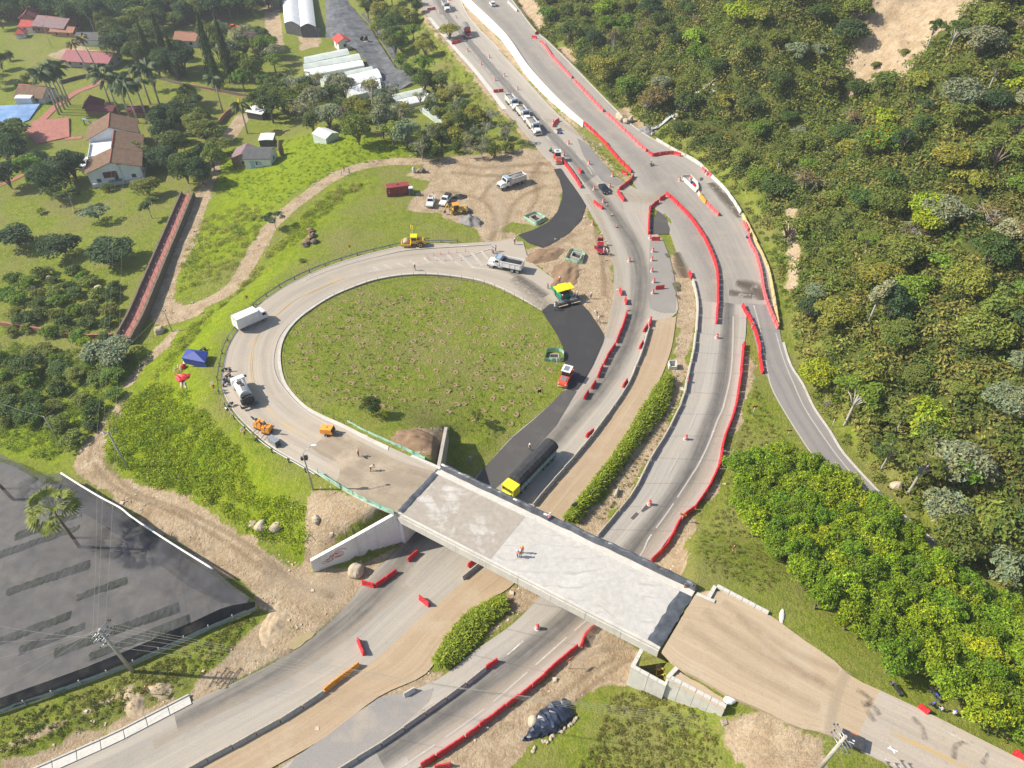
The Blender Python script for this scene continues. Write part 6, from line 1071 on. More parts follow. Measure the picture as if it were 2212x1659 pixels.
lump('concrete_chunk', 'white upright concrete chunk on the dark soil patch', 'concrete block', A(894,373), (.5, .5, 1.2), 'pale', 60, .1); lump('grey_boulder', 'grey tilted boulder on the dark soil patch', 'boulder', A(912,372), (1.1, .7, .9), 'wallstone', 61)
# piles
M['earth'] = plain('loose_earth', (.4, .31, .2), .95, .3, 1.5)
def heap(name, label, cat, p, rx, ry, h, mat, seed=1, group=None, n=30, rough=.25):
    x = np.linspace(-1, 1, n); X, Y = np.meshgrid(x, x, indexing='ij'); r = np.hypot(X, Y)+(vnoise(X*3+seed*7+50, Y*3+50, 1, seed)-.5)*.35; Z = h*np.clip(1-r, 0, 1)**.85*(1+rough*(vnoise(X*4+60, Y*4+seed*3+60, 1, seed+1)-.5)*2)+(vnoise(X*7+80, Y*7+80, 1, seed+2)-.5)*rough*.35*h*(r < 1)-.12
    I = np.arange(n*n).reshape(n, n); F = np.stack([I[:-1, :-1], I[1:, :-1], I[1:, 1:], I[:-1, 1:]], -1).reshape(-1, 4); k = (r.ravel()[F] < 1.1).any(1); cs, sn_ = math.cos(seed*.7), math.sin(seed*.7); Z = Z+hz(p[0]+X*rx*cs-Y*ry*sn_, p[1]+X*rx*sn_+Y*ry*cs)-p[2]
    return tag(link(name, mesh_np(name, np.stack([X*rx, Y*ry, Z], -1).reshape(-1, 3), F[k], M[mat], smooth=True), None, p, seed*.7), label, cat, group)
heap('gravel_pile', 'grey gravel pile with blue cast beside the backhoe', 'gravel pile', A(1018,478), 3.6, 2.6, 1.7, 'gravel', 62); heap('asphalt_pile', 'small black asphalt pile behind the pickups', 'asphalt pile', A(993,426), 2.4, 1.5, .9, 'asphalt', 63); heap('gravel_pile', 'dark gravel heap on the stream bank beside the upper road', 'gravel pile', A(1396,285), 3.2, 3.2, 1.8, 'gravel', 64)
heap('earth_mound', 'sandy earth mound by the muddy puddle', 'mound', A(590,1350), 4.2, 2.0, .5, 'earth', 65, None, 44, .22); heap('earth_mound', 'small sandy mound on the grass lower left, larger', 'mound', A(289,1522), 2.6, 1.4, .5, 'earth', 66); heap('earth_mound', 'small sandy mound on the grass by the rusty board', 'mound', A(347,1492), 1.8, 1.4, .5, 'earth', 67); heap('dug_heap', 'brown heap of dug earth between the drain boxes', 'earth heap', A(1172,553), 6.0, 3.2, .9, 'clod', 68, None, 44, .4); heap('dug_heap', 'long brown heap of dug earth above the paver', 'earth heap', A(1222,592), 7.0, 3.6, .7, 'clod', 69, None, 44, .4); heap('dug_heap', 'brown clod heap behind the short wing wall on the grass island', 'earth heap', A(908,950), 5.0, 3.4, 1.0, 'clod', 58, None, 44, .4)
lump('tarp_heap', 'white sandbag roll at the low end of the stepped panel wall', 'sandbag', P(1578,1513,6.3), (.9, .55, .6), 'white', 70, .12); lump('tarp_heap', 'white sheet roll at the tree side corner of the earth pad', 'sheet', P(1688,1331,7.3), (.9, .28, .18), 'dwhite', 71, .3); lump('net_heap', 'rusty orange netting beside the white sheet roll', 'netting', P(1714,1326,6.6), (1.2, .35, .22), 'sign_od', 72, .35)
p0, p1 = A(1128,1600), A(1228,1528); d = p1-p0; V = []; n = 26
for i in range(n):
    u = i/(n-1); w = (.3+2.6*min(1, u*1.9))*(1-.25*max(0, u-.8)*5); c = p0+d*u
    for j in range(9):
        a = PI*j/8; pe = np.array([-d[1], d[0]])/np.hypot(d[0], d[1])*math.cos(a)*w*.6; V.append((c[0]+pe[0]+RNG.normal()*.13, c[1]+pe[1]+RNG.normal()*.13, c[2]-.1+math.sin(a)*w*.5+RNG.normal()*.12))
tag(MB().add(V, [(i*9+j, (i+1)*9+j, (i+1)*9+j+1, i*9+j+1) for i in range(n-1) for j in range(8)]).build('tarpaulin_cover', plain('navy_tarpaulin', (.022, .032, .06), .4, .5, 1)), 'dark blue tarpaulin draped over a long heap near the bottom', 'tarpaulin')
for i in range(26):
    u = RNG.random(); c = p0+d*u+np.array([d[1], -d[0], 0])/np.linalg.norm(d)*(RNG.uniform(1.5, 2.0)); lump('edge_stone', f'{nth(i)} small stone laid along the edge of the blue tarpaulin heap', 'stone', (c[0], c[1], top(c[0], c[1])), (.28, .22, .18), 'stone', 80+i, .2, 'stones along the blue tarpaulin', 6)
# black tarpaulins on the overpass
def tarp(label, a, b, w, h, n=44, name='black_tarpaulin'):
    V = []; wv = RNG.normal(size=(n+1, 2)); wv[1:-1] = (wv[:-2]+2*wv[1:-1]+wv[2:])/3; d = (b-a)/n; L = np.linalg.norm(b-a); nn = np.array([-(b-a)[1], (b-a)[0], 0])/L
    for i in range(n+1):
        for j, (o, z) in enumerate(((-.5, 0), (-.45, .4), (-.25, .85), (0, 1), (.25, .9), (.45, .45), (.5, 0))):
            q = a+d*i+nn*(o*w+wv[i, 0]*.05*w); V.append((q[0], q[1], q[2]+max(.02, z*h*(1+wv[i, 1]*.1)+RNG.normal()*.03*h)))
    return tag(MB().add(V, [(i*7+j, (i+1)*7+j, (i+1)*7+j+1, i*7+j+1) for i in range(n) for j in range(6)]).build(name, M['tarp']), label, 'tarpaulin')
T1, T2 = dk(k0+.2, WID-.05)+[0, 0, .17], dk(k1+LEN*0-.2, WID-.05)+[0, 0, .17]; tarp('long black tarpaulin bundled along the far parapet of the overpass', T1, T2, .9, .95, 64)
tarp('black tarpaulin over the joint at the ramp end of the deck', dk(.15, .5)+[0, 0, .0], dk(k0+.1, WID-.6)+[0, 0, .0], 1.1, .16, 30); tarp('wide black tarpaulin over the joint at the earth pad end', dk(LEN-.9, .4)+[0, 0, .02], dk(k1-.9, WID-.3)+[0, 0, .02], 1.9, .12, 30)
for i in range(2): tag(MB().box((0, 0, .5), (.14, .14, 1.4)).build('timber_post', M['wood'], None, dk(k1-.6-i*.9, WID-.4-i*.3), .4), f'{nth(i)} timber post at the bundled end of the far parapet', 'post', 'timber posts at the deck end')
r = empty('rebar_cage', 'yellow steel frame lying in the rubble pit under the deck corner', 'steel frame', P(1428,1458,1.2)); [MB().tube([(random.uniform(-1.2, 1.2), random.uniform(-.8, .8), .1), (random.uniform(-1.2, 1.2), random.uniform(-.8, .8), 1.6)], .06, 5).build('frame_bar', M['yellow'], r) for i in range(9)]
for i, (x, y, s) in enumerate([(1400,1466,.6),(1412,1474,.5),(1422,1448,.7),(1395,1455,.5),(1434,1440,.6),(1440,1448,.5)]): lump('rubble_lump', f'{nth(i)} lump of rubble in the pit beside the deck end', 'rubble', P(x, y, .6), (s, s*.8, s*.6), 'stone' if i % 2 else 'wood2', 120+i, .3, 'rubble lumps in the pit')
r = empty('catch_basin', 'white cast basin standing in the median dirt', 'drain inlet', A(1452,793)); [MB().box(c, dd).build('basin_wall', M['pale'], r) for c, dd in (((-.7, 0, .5), (.2, 1.5, 1.0)), ((.7, 0, .6), (.2, 1.5, 1.2)), ((0, -.7, .4), (1.18, .2, .8)), ((0, .7, .6), (1.18, .2, 1.2)))]
for i in range(3): tag(MB().box((0, 0, .12), (2.2, .4, .2)).build('loose_board', M['pale' if i else 'wood2'], None, P(1818+i*16, 1640-i*18, 6.7), 1.0+i*.1), f'{nth(i)} loose white board on the weeds by the bottom pole', 'board', 'loose boards by the bottom pole')
tag(MB().box((0, 0, .1), (7.0, .28, .22)).build('kerb_beam', M['pale'], None, P(812, 952, 6.6), -.48), 'long white kerb beam resting beside the inner mesh fence', 'beam'); tag(MB().box((0, 0, .15), (5.5, .5, .3)).build('kerb_beam', M['pale'], None, P(920,1000,7.5), -.5), 'white kerb block on the milled surface near the deck', 'beam')
# ------------------------------------------------------------------ people: one continuous skinned body per pose, hands with five fingers
def body_mesh(name, J, mats):
    """J: joint positions; builds pelvis-rooted edges, skins them, returns a mesh with the clothes as material slots"""
    V, E, R, B = [], [], [], []
    def v(p, r): V.append(Vector(p)); R.append(r if isinstance(r, tuple) else (r, r)); return len(V)-1
    def e(a, b, m): E.append((a, b)); B.append(m)
    pel = v(J['pel'], (.15, .11)); wst = v(J['wst'], (.14, .1)); chs = v(J['chs'], (.17, .115)); nk = v(J['nk'], .055); hd = v(J['hd'], (.085, .1)); tp = v(Vector(J['hd'])+(Vector(J['hd'])-Vector(J['nk'])).normalized()*.1, (.07, .08))
    e(pel, wst, 1); e(wst, chs, 1); e(chs, nk, 1); e(nk, hd, 0); e(hd, tp, 0); f = Vector(J['fwd']); ns = v(Vector(J['hd'])+f*.12, .018); e(hd, ns, 0)
    for s, k in ((1, 'l'), (-1, 'r')):
        er = v(Vector(J['hd'])+Vector((-f.y, f.x, 0))*s*.1, .02); e(hd, er, 0)
        sh = v(J['sh'+k], .065); el = v(J['el'+k], .045); wr = v(J['wr'+k], .032); e(chs, sh, 1); e(sh, el, 1); e(el, wr, 1)
        d = (Vector(J['wr'+k])-Vector(J['el'+k])).normalized(); pm = v(Vector(J['wr'+k])+d*.07, (.038, .02)); e(wr, pm, 0); sd = d.cross(f).normalized() if d.cross(f).length > .1 else Vector((0, 1, 0)); bd = (f*.5-Vector((0, 0, .3))).normalized()
        for q, (o, L) in enumerate(((-.03, .075), (-.01, .085), (.01, .08), (.03, .06))):
            a = v(V[pm]+d*.035+sd*o, .009); b = v(V[pm]+d*(.035+L*.6)+sd*o, .008); c = v(V[pm]+d*(.035+L*.8)+sd*o+bd*.03, .007); e(pm, a, 0); e(a, b, 0); e(b, c, 0)
        th = v(V[wr]+d*.04+sd*.04+bd*.01, .011); t2 = v(V[wr]+d*.085+sd*.055+bd*.03, .009); e(wr, th, 0); e(th, t2, 0)
        hp = v(J['hp'+k], .095); kn = v(J['kn'+k], .065); an = v(J['an'+k], .045); fo = v(Vector(J['an'+k])+f*.17+Vector((0, 0, -.045)), (.045, .03)); e(pel, hp, 2); e(hp, kn, 2); e(kn, an, 2); e(an, fo, 3)
    me = bpy.data.meshes.new(name); me.from_pydata([tuple(p) for p in V], E, []); ob = bpy.data.objects.new(name, me); COL.objects.link(ob)
    ob.modifiers.new('skin', 'SKIN'); sl = me.skin_vertices[0].data
    for i, r in enumerate(R): sl[i].radius = r
    sl[pel].use_root = True; sb = ob.modifiers.new('sub', 'SUBSURF'); sb.levels = 1; sb.render_levels = 1
    dg = bpy.context.evaluated_depsgraph_get(); dg.update(); m2 = bpy.data.meshes.new_from_object(ob.evaluated_get(dg)); m2.name = name; bpy.data.objects.remove(ob)
    c = np.array([p.center for p in m2.polygons]); P_ = np.array([tuple(p) for p in V]); best = np.full(len(c), 1e9); mi = np.zeros(len(c), int)
    for (a, b), m in zip(E, B):
        A_, D = P_[a], P_[b]-P_[a]; t = np.clip(((c-A_)@D)/max(1e-9, D@D), 0, 1); ds = np.linalg.norm(c-A_-t[:, None]*D, axis=1)-.5*np.mean(R[a]+R[b]); k = ds < best; best[k] = ds[k]; mi[k] = m
    m2.materials.clear()
    for mt in mats: m2.materials.append(mt)
    m2.polygons.foreach_set('material_index', mi.astype(np.int32)); m2.polygons.foreach_set('use_smooth', [True]*len(c)); return m2
def joints(kind):
    f = (1, 0, 0); J = dict(fwd=f, pel=(0, 0, .95), wst=(0, 0, 1.12), chs=(0, 0, 1.33), nk=(0, 0, 1.52), hd=(.02, 0, 1.62), shl=(0, .2, 1.42), shr=(0, -.2, 1.42), ell=(-.02, .27, 1.15), elr=(-.02, -.27, 1.15), wrl=(.08, .27, .92), wrr=(.08, -.27, .92), hpl=(0, .1, .9), hpr=(0, -.1, .9), knl=(.02, .11, .5), knr=(.02, -.11, .5), anl=(0, .12, .08), anr=(0, -.12, .08))
    if kind == 'walk': J.update(knl=(.2, .1, .52), anl=(.22, .1, .1), knr=(-.06, -.1, .5), anr=(-.34, -.1, .14), ell=(-.15, .26, 1.17), wrl=(-.1, .26, .95), elr=(.12, -.26, 1.17), wrr=(.3, -.22, 1.02))
    if kind == 'bend': J.update(wst=(.1, 0, 1.08), chs=(.3, 0, 1.2), nk=(.46, 0, 1.3), hd=(.56, 0, 1.34), shl=(.34, .2, 1.22), shr=(.34, -.2, 1.22), ell=(.46, .24, .98), elr=(.46, -.24, .98), wrl=(.66, .12, .86), wrr=(.68, -.1, .9), knl=(.14, .14, .5), knr=(.08, -.14, .5), anr=(-.12, -.16, .08))
    if kind == 'lean': J.update(wst=(.06, 0, 1.1), chs=(.18, 0, 1.28), nk=(.3, 0, 1.42), hd=(.38, 0, 1.5), shl=(.2, .2, 1.34), shr=(.2, -.2, 1.34), ell=(.36, .32, 1.18), elr=(.36, -.32, 1.18), wrl=(.56, .14, 1.14), wrr=(.56, -.14, 1.14))
    if kind == 'ride': J.update(pel=(-.25, 0, .93), wst=(-.2, 0, 1.1), chs=(-.08, 0, 1.28), nk=(.04, 0, 1.44), hd=(.1, 0, 1.54), shl=(-.06, .2, 1.36), shr=(-.06, -.2, 1.36), ell=(.14, .3, 1.12), elr=(.14, -.3, 1.12), wrl=(.38, .34, 1.04), wrr=(.38, -.34, 1.04), hpl=(-.2, .12, .9), hpr=(-.2, -.12, .9), knl=(.2, .2, .72), knr=(.2, -.2, .72), anl=(.05, .22, .32), anr=(.05, -.22, .32))
    if kind == 'sit': J.update(pel=(0, 0, .42), wst=(.0, 0, .58), chs=(.06, 0, .8), nk=(.12, 0, .98), hd=(.16, 0, 1.08), shl=(.06, .2, .9), shr=(.06, -.2, .9), ell=(.16, .28, .66), elr=(.16, -.28, .66), wrl=(.38, .18, .56), wrr=(.38, -.18, .56), hpl=(.05, .1, .42), hpr=(.05, -.1, .42), knl=(.45, .14, .5), knr=(.45, -.14, .5), anl=(.48, .14, .08), anr=(.5, -.14, .08))
    return J
BODY = {}
def person(p, ang, kind, label, shirt='shirt', legs='denim', helmet='helmet_w', vest='vest', tool=None, z=0.0):
    k = (kind, shirt, legs); J = joints(kind)
    if k not in BODY: BODY[k] = body_mesh('body', J, [M['skin'], M[shirt], M[legs], M['black']])
    root = empty('person', label, 'person', np.array(p)+[0, 0, z], ang, 'people at work around the site'); link('body', BODY[k], root); h = Vector(J['hd']); up = (h-Vector(J['nk'])).normalized(); q = Vector((0, 0, 1)).rotation_difference(up)
    MB().add([tuple(h+Vector((.105, y, .02))+Vector(o)) for y in (-.04, .03) for o in ((0, 0, 0), (.006, .018, 0), (0, .018, .012), (0, 0, .014))], [(0, 1, 2, 3), (4, 5, 6, 7)]).build('eyes', M['sign_k'], root)
    if helmet:
        hm = MB(); hm.lathe([(.16, .035), (.125, .04), (.122, .09), (.09, .15), (.03, .175)], 12).box((.14, 0, .04), (.12, .18, .015)); o = hm.build('helmet', M[helmet], root, h); o.rotation_mode = 'QUATERNION'; o.rotation_quaternion = q
    else: o = MB().blob((-.02, 0, .06), (.105, .095, .09), 0, 3, .08, 8).build('hair', M['black'], root, h)
    if vest:
        w, c = Vector(J['wst']), Vector(J['chs']); ax = (c-w).normalized(); pts = [w-ax*.12, w, c-ax*.02, c+ax*.1]; V = []; n = 12
        for pnt, (a, b) in zip(pts, ((.165, .135), (.165, .13), (.2, .15), (.16, .11))):
            b1 = Vector((0, 1, 0)); b2 = ax.cross(b1); V += [pnt+b1*a*math.cos(2*PI*i/n)+b2*b*math.sin(2*PI*i/n) for i in range(n)]
        MB().add(V, [(r*n+i, r*n+(i+1) % n, (r+1)*n+(i+1) % n, (r+1)*n+i) for r in range(3) for i in range(n)], 0, True).build('vest', M[vest], root)
    if tool: o = MB().tube([(.5, .1, .95), (1.2, -.1, .35)], .025, 6).box((1.25, -.12, .3), (.3, .2, .14)).build(tool, M['dsteel'], None); o.location = root.location; o.rotation_euler = root.rotation_euler; tag(o, 'dark long-handled tool held by the '+('yellow' if helmet == 'helmet_y' else 'blue')+' helmeted worker on the milled ramp', 'tool')
    return root
S = PI/2
for x, y, a, k, l, kw in [(738,379,-2.4,'walk','person in pale clothes on the dirt road, lowest of the walking trio',dict(helmet=None, vest=None)),(744,372,-2.4,'walk','person in dark red clothes on the dirt road behind the other two',dict(shirt='car_red', helmet=None, vest=None)),(755,376,-2.4,'walk','person in green top on the dirt road, right of the trio',dict(shirt='green', helmet=None, vest=None)),
  (1063,546,.3,'stand','person in blue helmet by the hatched marking, left of the group',dict(helmet='helmet_b')),(1066,548,.5,'stand','person in white shirt in front of the hatched marking group',dict(helmet='helmet_b', vest=None)),(1071,543,2.6,'stand','person standing right in the group by the hatched marking',dict(legs='brown', helmet='helmet_b')),(896,583,-1.2,'walk','person in white helmet walking alone on the ramp by the island',dict()),(1112,528,-.8,'stand','person standing at the tip of the black asphalt branch',dict(shirt='denim')),
  (1304,549,3.0,'stand','person in white helmet at the red hatchback door',dict(vest=None)),(1309,550,-.3,'stand','person in dark trousers beside the red hatchback pair',dict()),(1312,553,2.8,'stand','person in orange vest furthest from the red hatchback',dict()),(1198,670,.5,'stand','person in pale shirt on fresh asphalt behind the paver',dict(vest=None)),(1208,611,-2,'stand','person in orange clothes on the old ramp above the paver',dict(shirt='vest', legs='brown')),(1184,624,2.6,'bend','bending person in yellow helmet left at the paver hopper',dict(helmet='helmet_y')),(1190,622,.6,'bend','bending person in yellow helmet right at the paver hopper',dict(helmet='helmet_y')),
  (1276,645,-1.0,'stand','person in white shirt and blue trousers right of the paver',dict(vest=None)),(1290,682,3.4,'bend','person raking at the right edge of the fresh asphalt',dict(vest=None)),(1293,697,2.6,'walk','person in white helmet below the raking one by the fresh asphalt',dict()),(775,986,-.3,'stand','person in yellow helmet with a tool on the milled ramp',dict(helmet='helmet_y', legs='brown', tool='sweeping_tool')),(801,1017,.1,'bend','person in blue helmet bending with hose on the milled ramp',dict(helmet='helmet_b', legs='brown', vest=None, shirt='wood2')),
  (1144,972,-1.2,'walk','person in white helmet walking beside the tarpaulined truck',dict()),(1117,1203,.2,'stand','person in white shirt left in the group on the deck',dict()),(1124,1202,-2,'stand','person in white helmet and orange vest in the deck group',dict(shirt='vest')),(1128,1194,-2,'stand','person in yellow helmet and orange jacket in the deck group',dict(shirt='vest', helmet='helmet_y')),(1611,517,.6,'sit','person in blue sitting by the faded barriers on the hillside edge',dict(shirt='blue', vest=None, helmet=None)),(2014,1529,2.0,'sit','person in dark clothes and blue cap sitting behind the red barrier',dict(shirt='car_dark', vest=None, helmet='helmet_b')),(2031,1537,1.6,'sit','person in grey clothes sitting behind the red barrier',dict(vest=None, helmet=None)),(2056,1545,.6,'sit','person in ochre trousers with blue cap crouched by the verge',dict(legs='sand', vest=None, helmet='helmet_b'))]:
    person(A(x, y), a, k, l, **kw)
person(dk(k0+19.6, WID-.55)+[0, 0, .17], math.atan2(V_[1], V_[0]), 'lean', 'person in white helmet leaning on the far parapet of the overpass', legs='blue')
for x, y, u, v_, a, l, kw in ((1405,356,1404,352,-1.3,'person in green vest riding the motorbike on the merging road',dict(vest='sign_y', shirt='green')),(1190,329,1186,327,2.7,'person in green riding the motorbike at the yard top',dict(shirt='green', vest=None, helmet=None))): person(A(x, y+1), a, 'ride', l, **kw)
for i, (dx, dy, sh) in enumerate(((-2.2, 1.3, 'car_red'), (-2.1, -1.6, 'sand'), (-2.3, -2.2, 'shirt'))):
    pv = bpy.data.objects['asphalt_paver']; c = pv.matrix_basis @ Vector((dx, dy, 1.0)); person((c.x, c.y, c.z), pv.rotation_euler.z+.5, 'stand', ['person in red riding the left side of the paver screed', 'person in tan jacket bending on the paver screed', 'person in pale shirt at the right end of the paver screed'][i], shirt=sh, vest=None, helmet='helmet_y' if i == 1 else 'helmet_w')
# ------------------------------------------------------------------ buildings and nursery on the left
def mat_tile(name, c, c2):
    m, t, b = newmat(name); v = coords(t); n = noise(t, v, .9, 6, .75); w = N(t, 'ShaderNodeTexWave', i_Scale=3.2, i_Distortion=1.5, i_Detail=2); t.links.new(v, w.inputs[0])
    col = ramp(t, n, [(.3, c), (.7, c2)]); col = mixc(t, .45, col, ramp(t, w.outputs[1], [(.2, .3), (.8, .68)]), 'OVERLAY'); t.links.new(col, b.inputs['Base Color']); b.inputs['Roughness'].default_value = .9; bump(t, b, w.outputs[1], .5, .06); return m
M.update(tile=mat_tile('clay_tile', (.11, .06, .035), (.24, .15, .09)), pinkroof=mat_tile('pink_metal_roof', (.3, .1, .12), (.4, .17, .17)), redroof=mat_tile('red_metal_roof', (.42, .05, .05), (.5, .09, .07)), oldroof=mat_tile('old_purple_roof', (.19, .12, .13), (.28, .2, .2)), maroon=mat_tile('maroon_roof', (.1, .02, .03), (.16, .04, .045)), brickroof=mat_tile('brick_roof', (.3, .13, .08), (.38, .2, .13)), greyroof=mat_tile('fibre_cement_roof', (.07, .075, .08), (.14, .14, .14)), ridge=plain('ridge_tile', (.32, .1, .07), .85, .2), film=plain('greenhouse_film', (.72, .73, .72), .45, .08, .4, dirt=((.5, .52, .48), .4)), film2=plain('aged_film', (.5, .55, .5), .5, .12, .4), bluewall=plain('pale_blue_paint', (.3, .42, .65), .6, .1), redpath=plain('red_brick_path', (.34, .13, .1), .85, .3, 1.5, dirt=((.16, .1, .09), .5)), court=plain('blue_court', (.13, .25, .47), .7, .3, .25, dirt=((.4, .5, .6), .5)), tank=plain('black_tank', (.015, .018, .025), .4), villa=mat_concrete('villa_wall', (.66, .67, .68), (.45, .45, .44), .3, .6))
def house(label, c, w, l, rz, h, rh, wall='white_wall', roof='tile', over=.6, cat='house', z=None, wins=True, hip=0.0, group=None, ridge=True, name='house'):
    """gabled house; local y is the ridge"""
    z = c[2] if z is None else z; r = empty(name, label, cat, (c[0], c[1], z), rz, group); a, b = w/2, l/2
    V = [(-a, -b, -.6), (a, -b, -.6), (a, b, -.6), (-a, b, -.6), (-a, -b, h), (a, -b, h), (a, b, h), (-a, b, h), (0, -b+hip, h+rh*(hip == 0)), (0, b-hip, h+rh*(hip == 0))]
    MB().add(V, [(0, 1, 5, 8, 4), (1, 2, 6, 5), (2, 3, 7, 9, 6), (3, 0, 4, 7), (4, 8, 9, 7), (8, 5, 6, 9)]).build('wall', M[wall], r)
    o, q = a+over, b+over*.7; k = rh/a; ze = h-over*k+.05; t = .16; R = [(-o, -q, ze), (0, -q+hip*1.2, h+rh+.05), (o, -q, ze), (-o, q, ze), (0, q-hip*1.2, h+rh+.05), (o, q, ze)]; R2 = [(x, y, s+t) for x, y, s in R]
    F = [(6, 7, 10, 9), (7, 8, 11, 10), (0, 3, 4, 1), (1, 4, 5, 2), (0, 1, 7, 6), (1, 2, 8, 7), (4, 3, 9, 10), (5, 4, 10, 11), (3, 0, 6, 9), (2, 5, 11, 8)]
    if hip: F += [(6, 8, 7), (9, 10, 11)]
    ro = MB().add(R+R2, F).build('roof', M[roof], r)
    if ridge: MB().tube([(0, -q+hip*1.2, h+rh+.2), (0, q-hip*1.2, h+rh+.2)], .16, 6).build('ridge_cap', M['ridge'], ro)
    if wins:
        for s, L, ax in ((-1, w, 0), (1, w, 0), (-1, l, 1), (1, l, 1)):
            for i in range(max(1, int(L//4))):
                u = -L/2+(i+.5)*L/max(1, int(L//4)); d = (.04, 1.1, 1.1) if ax else (1.1, .04, 1.1); p = (s*(a+.01), u, h*.55) if ax else (u, s*(b+.01), h*.55)
                f = MB().box(p, tuple(x*1.12 if x > .1 else x for x in d)).build('window', M['white'], r); MB().box(tuple(x*1.0+(.012*s if j == (0 if ax else 1) else 0) for j, x in enumerate(p)), d).build('pane', M['glass'], f)
    return r
v1 = house('white two-storey villa, front wing with brown tiled gable facing the lawn', np.array([-111.5, 190.0, -4.5]), 13.5, 8.5, .33, 5.6, 2.2, 'villa', 'tile', .7, wins=True)
MB().prism([(0, -.6), (6.75, -.6), (6.75, 5.6), (0, 7.75)], 4.3, 16.5).build('wall', M['villa'], v1); MB().prism([(-.25, 7.9), (7.45, 5.42), (7.45, 5.58), (-.25, 8.06)], 4.9, 16.9).build('roof', M['tile'], v1); MB().tube([(0, 4.6, 8.05), (0, 16.9, 8.05)], .18, 6).build('ridge_cap', M['ridge'], v1); v2 = house('white villa, rear wing with brown tiled roof behind the terrace', np.array([-120.9, 212.3, -4.5]), 13, 10, .36, 5.4, 2.7, 'villa', 'tile', .7)
MB().box((-1.2, -4.33, 4.4), (3.6, .06, 1.7)).build('red_awning_panel', M['maroon'], v1); MB().box((-.3, -4.9, 2.75), (3.4, 1.2, .12)).build('green_awning', plain('green_awning', (.05, .2, .2), .6), v1); MB().box((0, -4.6, 2.55), (12.5, .7, .14)).build('balcony_slab', M['villa'], v1)
r = empty('villa_terrace', 'white flat terrace between the two tiled wings of the villa', 'terrace', (-119.3, 200.6, -4.5), .33); MB().box((0, 1.0, 2.2), (7.2, 11.5, 4.6)).build('terrace_block', M['villa'], r); MB().box((0, -4.7, 4.75), (7.5, .12, .6)).box((-3.7, 0, 4.75), (.12, 9.4, .6)).build('parapet', M['villa'], r); MB().box((-5.2, 1.0, 1.6), (3.0, 4.5, .2)).box((-5.6, -3.0, 1.0), (2.6, 3.2, 2.6)).build('lower_landing', M['villa'], r); s_ = MB(); [s_.box((-7.2, 2.5-i*.8, 1.2+i*.25), (.12, .1, 2.4)) for i in range(8)]; s_.build('blue_railing', M['bluewall'], r)
house('long house with pink metal roof and white fascia beyond the palms', G(205,138), 9, 18, PI/2-.15, 2.8, 1.6, 'conc', 'pinkroof', 1.2); house('large house with faded purple roof among the far trees', G(128,66), 10, 15, PI/2-.25, 3, 2.2, 'brickroof', 'oldroof'); house('small bright red roofed house left of the purple roof', G(76,66), 6, 8, PI/2-.1, 2.6, 1.2, 'white_wall', 'redroof'); house('brick red house at the top left under tall trees', G(68,48), 6, 9, .3, 3, 1.6, 'brickroof', 'maroon'); house('low house with brick red tiles right of the purple roof', G(145,76), 5, 10, PI/2-.15, 2.2, 1.2, 'brickroof', 'brickroof'); house('tiny red roofed kiosk at the far garden hedge', G(49,80), 3.5, 4, .2, 2, 1.3, 'white_wall', 'redroof', .5, hip=1.6, wins=False)
house('far red roofed house at the left edge', G(14,38), 6, 9, .9, 2.6, 1.6, 'brickroof', 'redroof'); house('house with brown tiled roof beside the blue court', G(84,214), 7, 10, PI/2-.2, 2.5, 2.0, 'white_wall', 'tile', .8); house('white walled cottage with tan roof behind the conifers', G(411,96), 7, 9, PI/2-.1, 2.8, 1.8, 'white_wall', 'brickroof'); house('small white house with red roof in the nursery', G(741,103), 5.0, 6.0, .5, 3.2, 1.2, 'white_wall', 'redroof', .6); house('white boxy shed beside the blue court', G(60,224), 3, 5.5, PI/2, 2.3, .3, 'white_wall', 'film', .05, wins=False, ridge=False)
house('maroon roofed gazebo with steep pyramid roof near the villa', G(206,236), 5, 5, .3, 2.2, 2.4, 'wood', 'maroon', .8, 'gazebo', hip=2.45, wins=False, name='gazebo'); house('maroon lean-to roof attached below the gazebo', G(226,246), 4, 9, PI/2-.1, 2.0, .7, 'wood', 'maroon', .5, 'shelter', wins=False, ridge=False, name='shelter'); house('small maroon roofed shelter beside the playground', G(302,248), 4.5, 5.5, PI/2, 2.0, .8, 'wood', 'maroon', .6, 'shelter', wins=False, name='shelter')
h1 = house('dark roofed workshop with white painted front in the plant yard', G(566,352), 7, 7.5, PI/2, 3.0, 1.2, 'white_wall', 'greyroof', .3, ridge=False); house('weathered brown roofed lean-to left of the dark workshop', G(535,350), 6.5, 6.5, 0, 2.6, 1.4, 'wood', 'oldroof', .4, ridge=False); MB().box((-3.55, 1.5, 1.2), (.05, 1.2, 2.2)).box((-3.55, -.5, 1.6), (.05, 1.2, 1.0)).build('blue_panel', M['bluewall'], h1); house('white flat canopy above the potted plants', G(580,312), 4, 4.6, .1, 2.3, .15, 'dsteel', 'film', .2, 'canopy', wins=False, ridge=False, name='canopy'); house('small off-white gabled shed at the foot of the grassy knoll', G(706,304), 5.0, 6.0, .9, 2.2, .9, 'film2', 'film', .1, 'shed', wins=False, ridge=False, name='shed'); house('white sagging awning at the end of the shaded lane', G(562,252), 5, 6, 1.2, 2.2, .5, 'dsteel', 'film', .3, 'awning', wins=False, ridge=False, name='awning'); house('dark net-roofed shed with one white side near the sandy clearing', G(203,92), 8, 11, PI/2-.1, 2.4, 1.2, 'film2', 'greyroof', .5, 'shed', wins=False, ridge=False, name='shed')
lump('brick_pillar', 'brown square chimney tower in the plant yard', 'tower', G(609,335), (.8, .8, 3.0), 'wood', 140, .03)
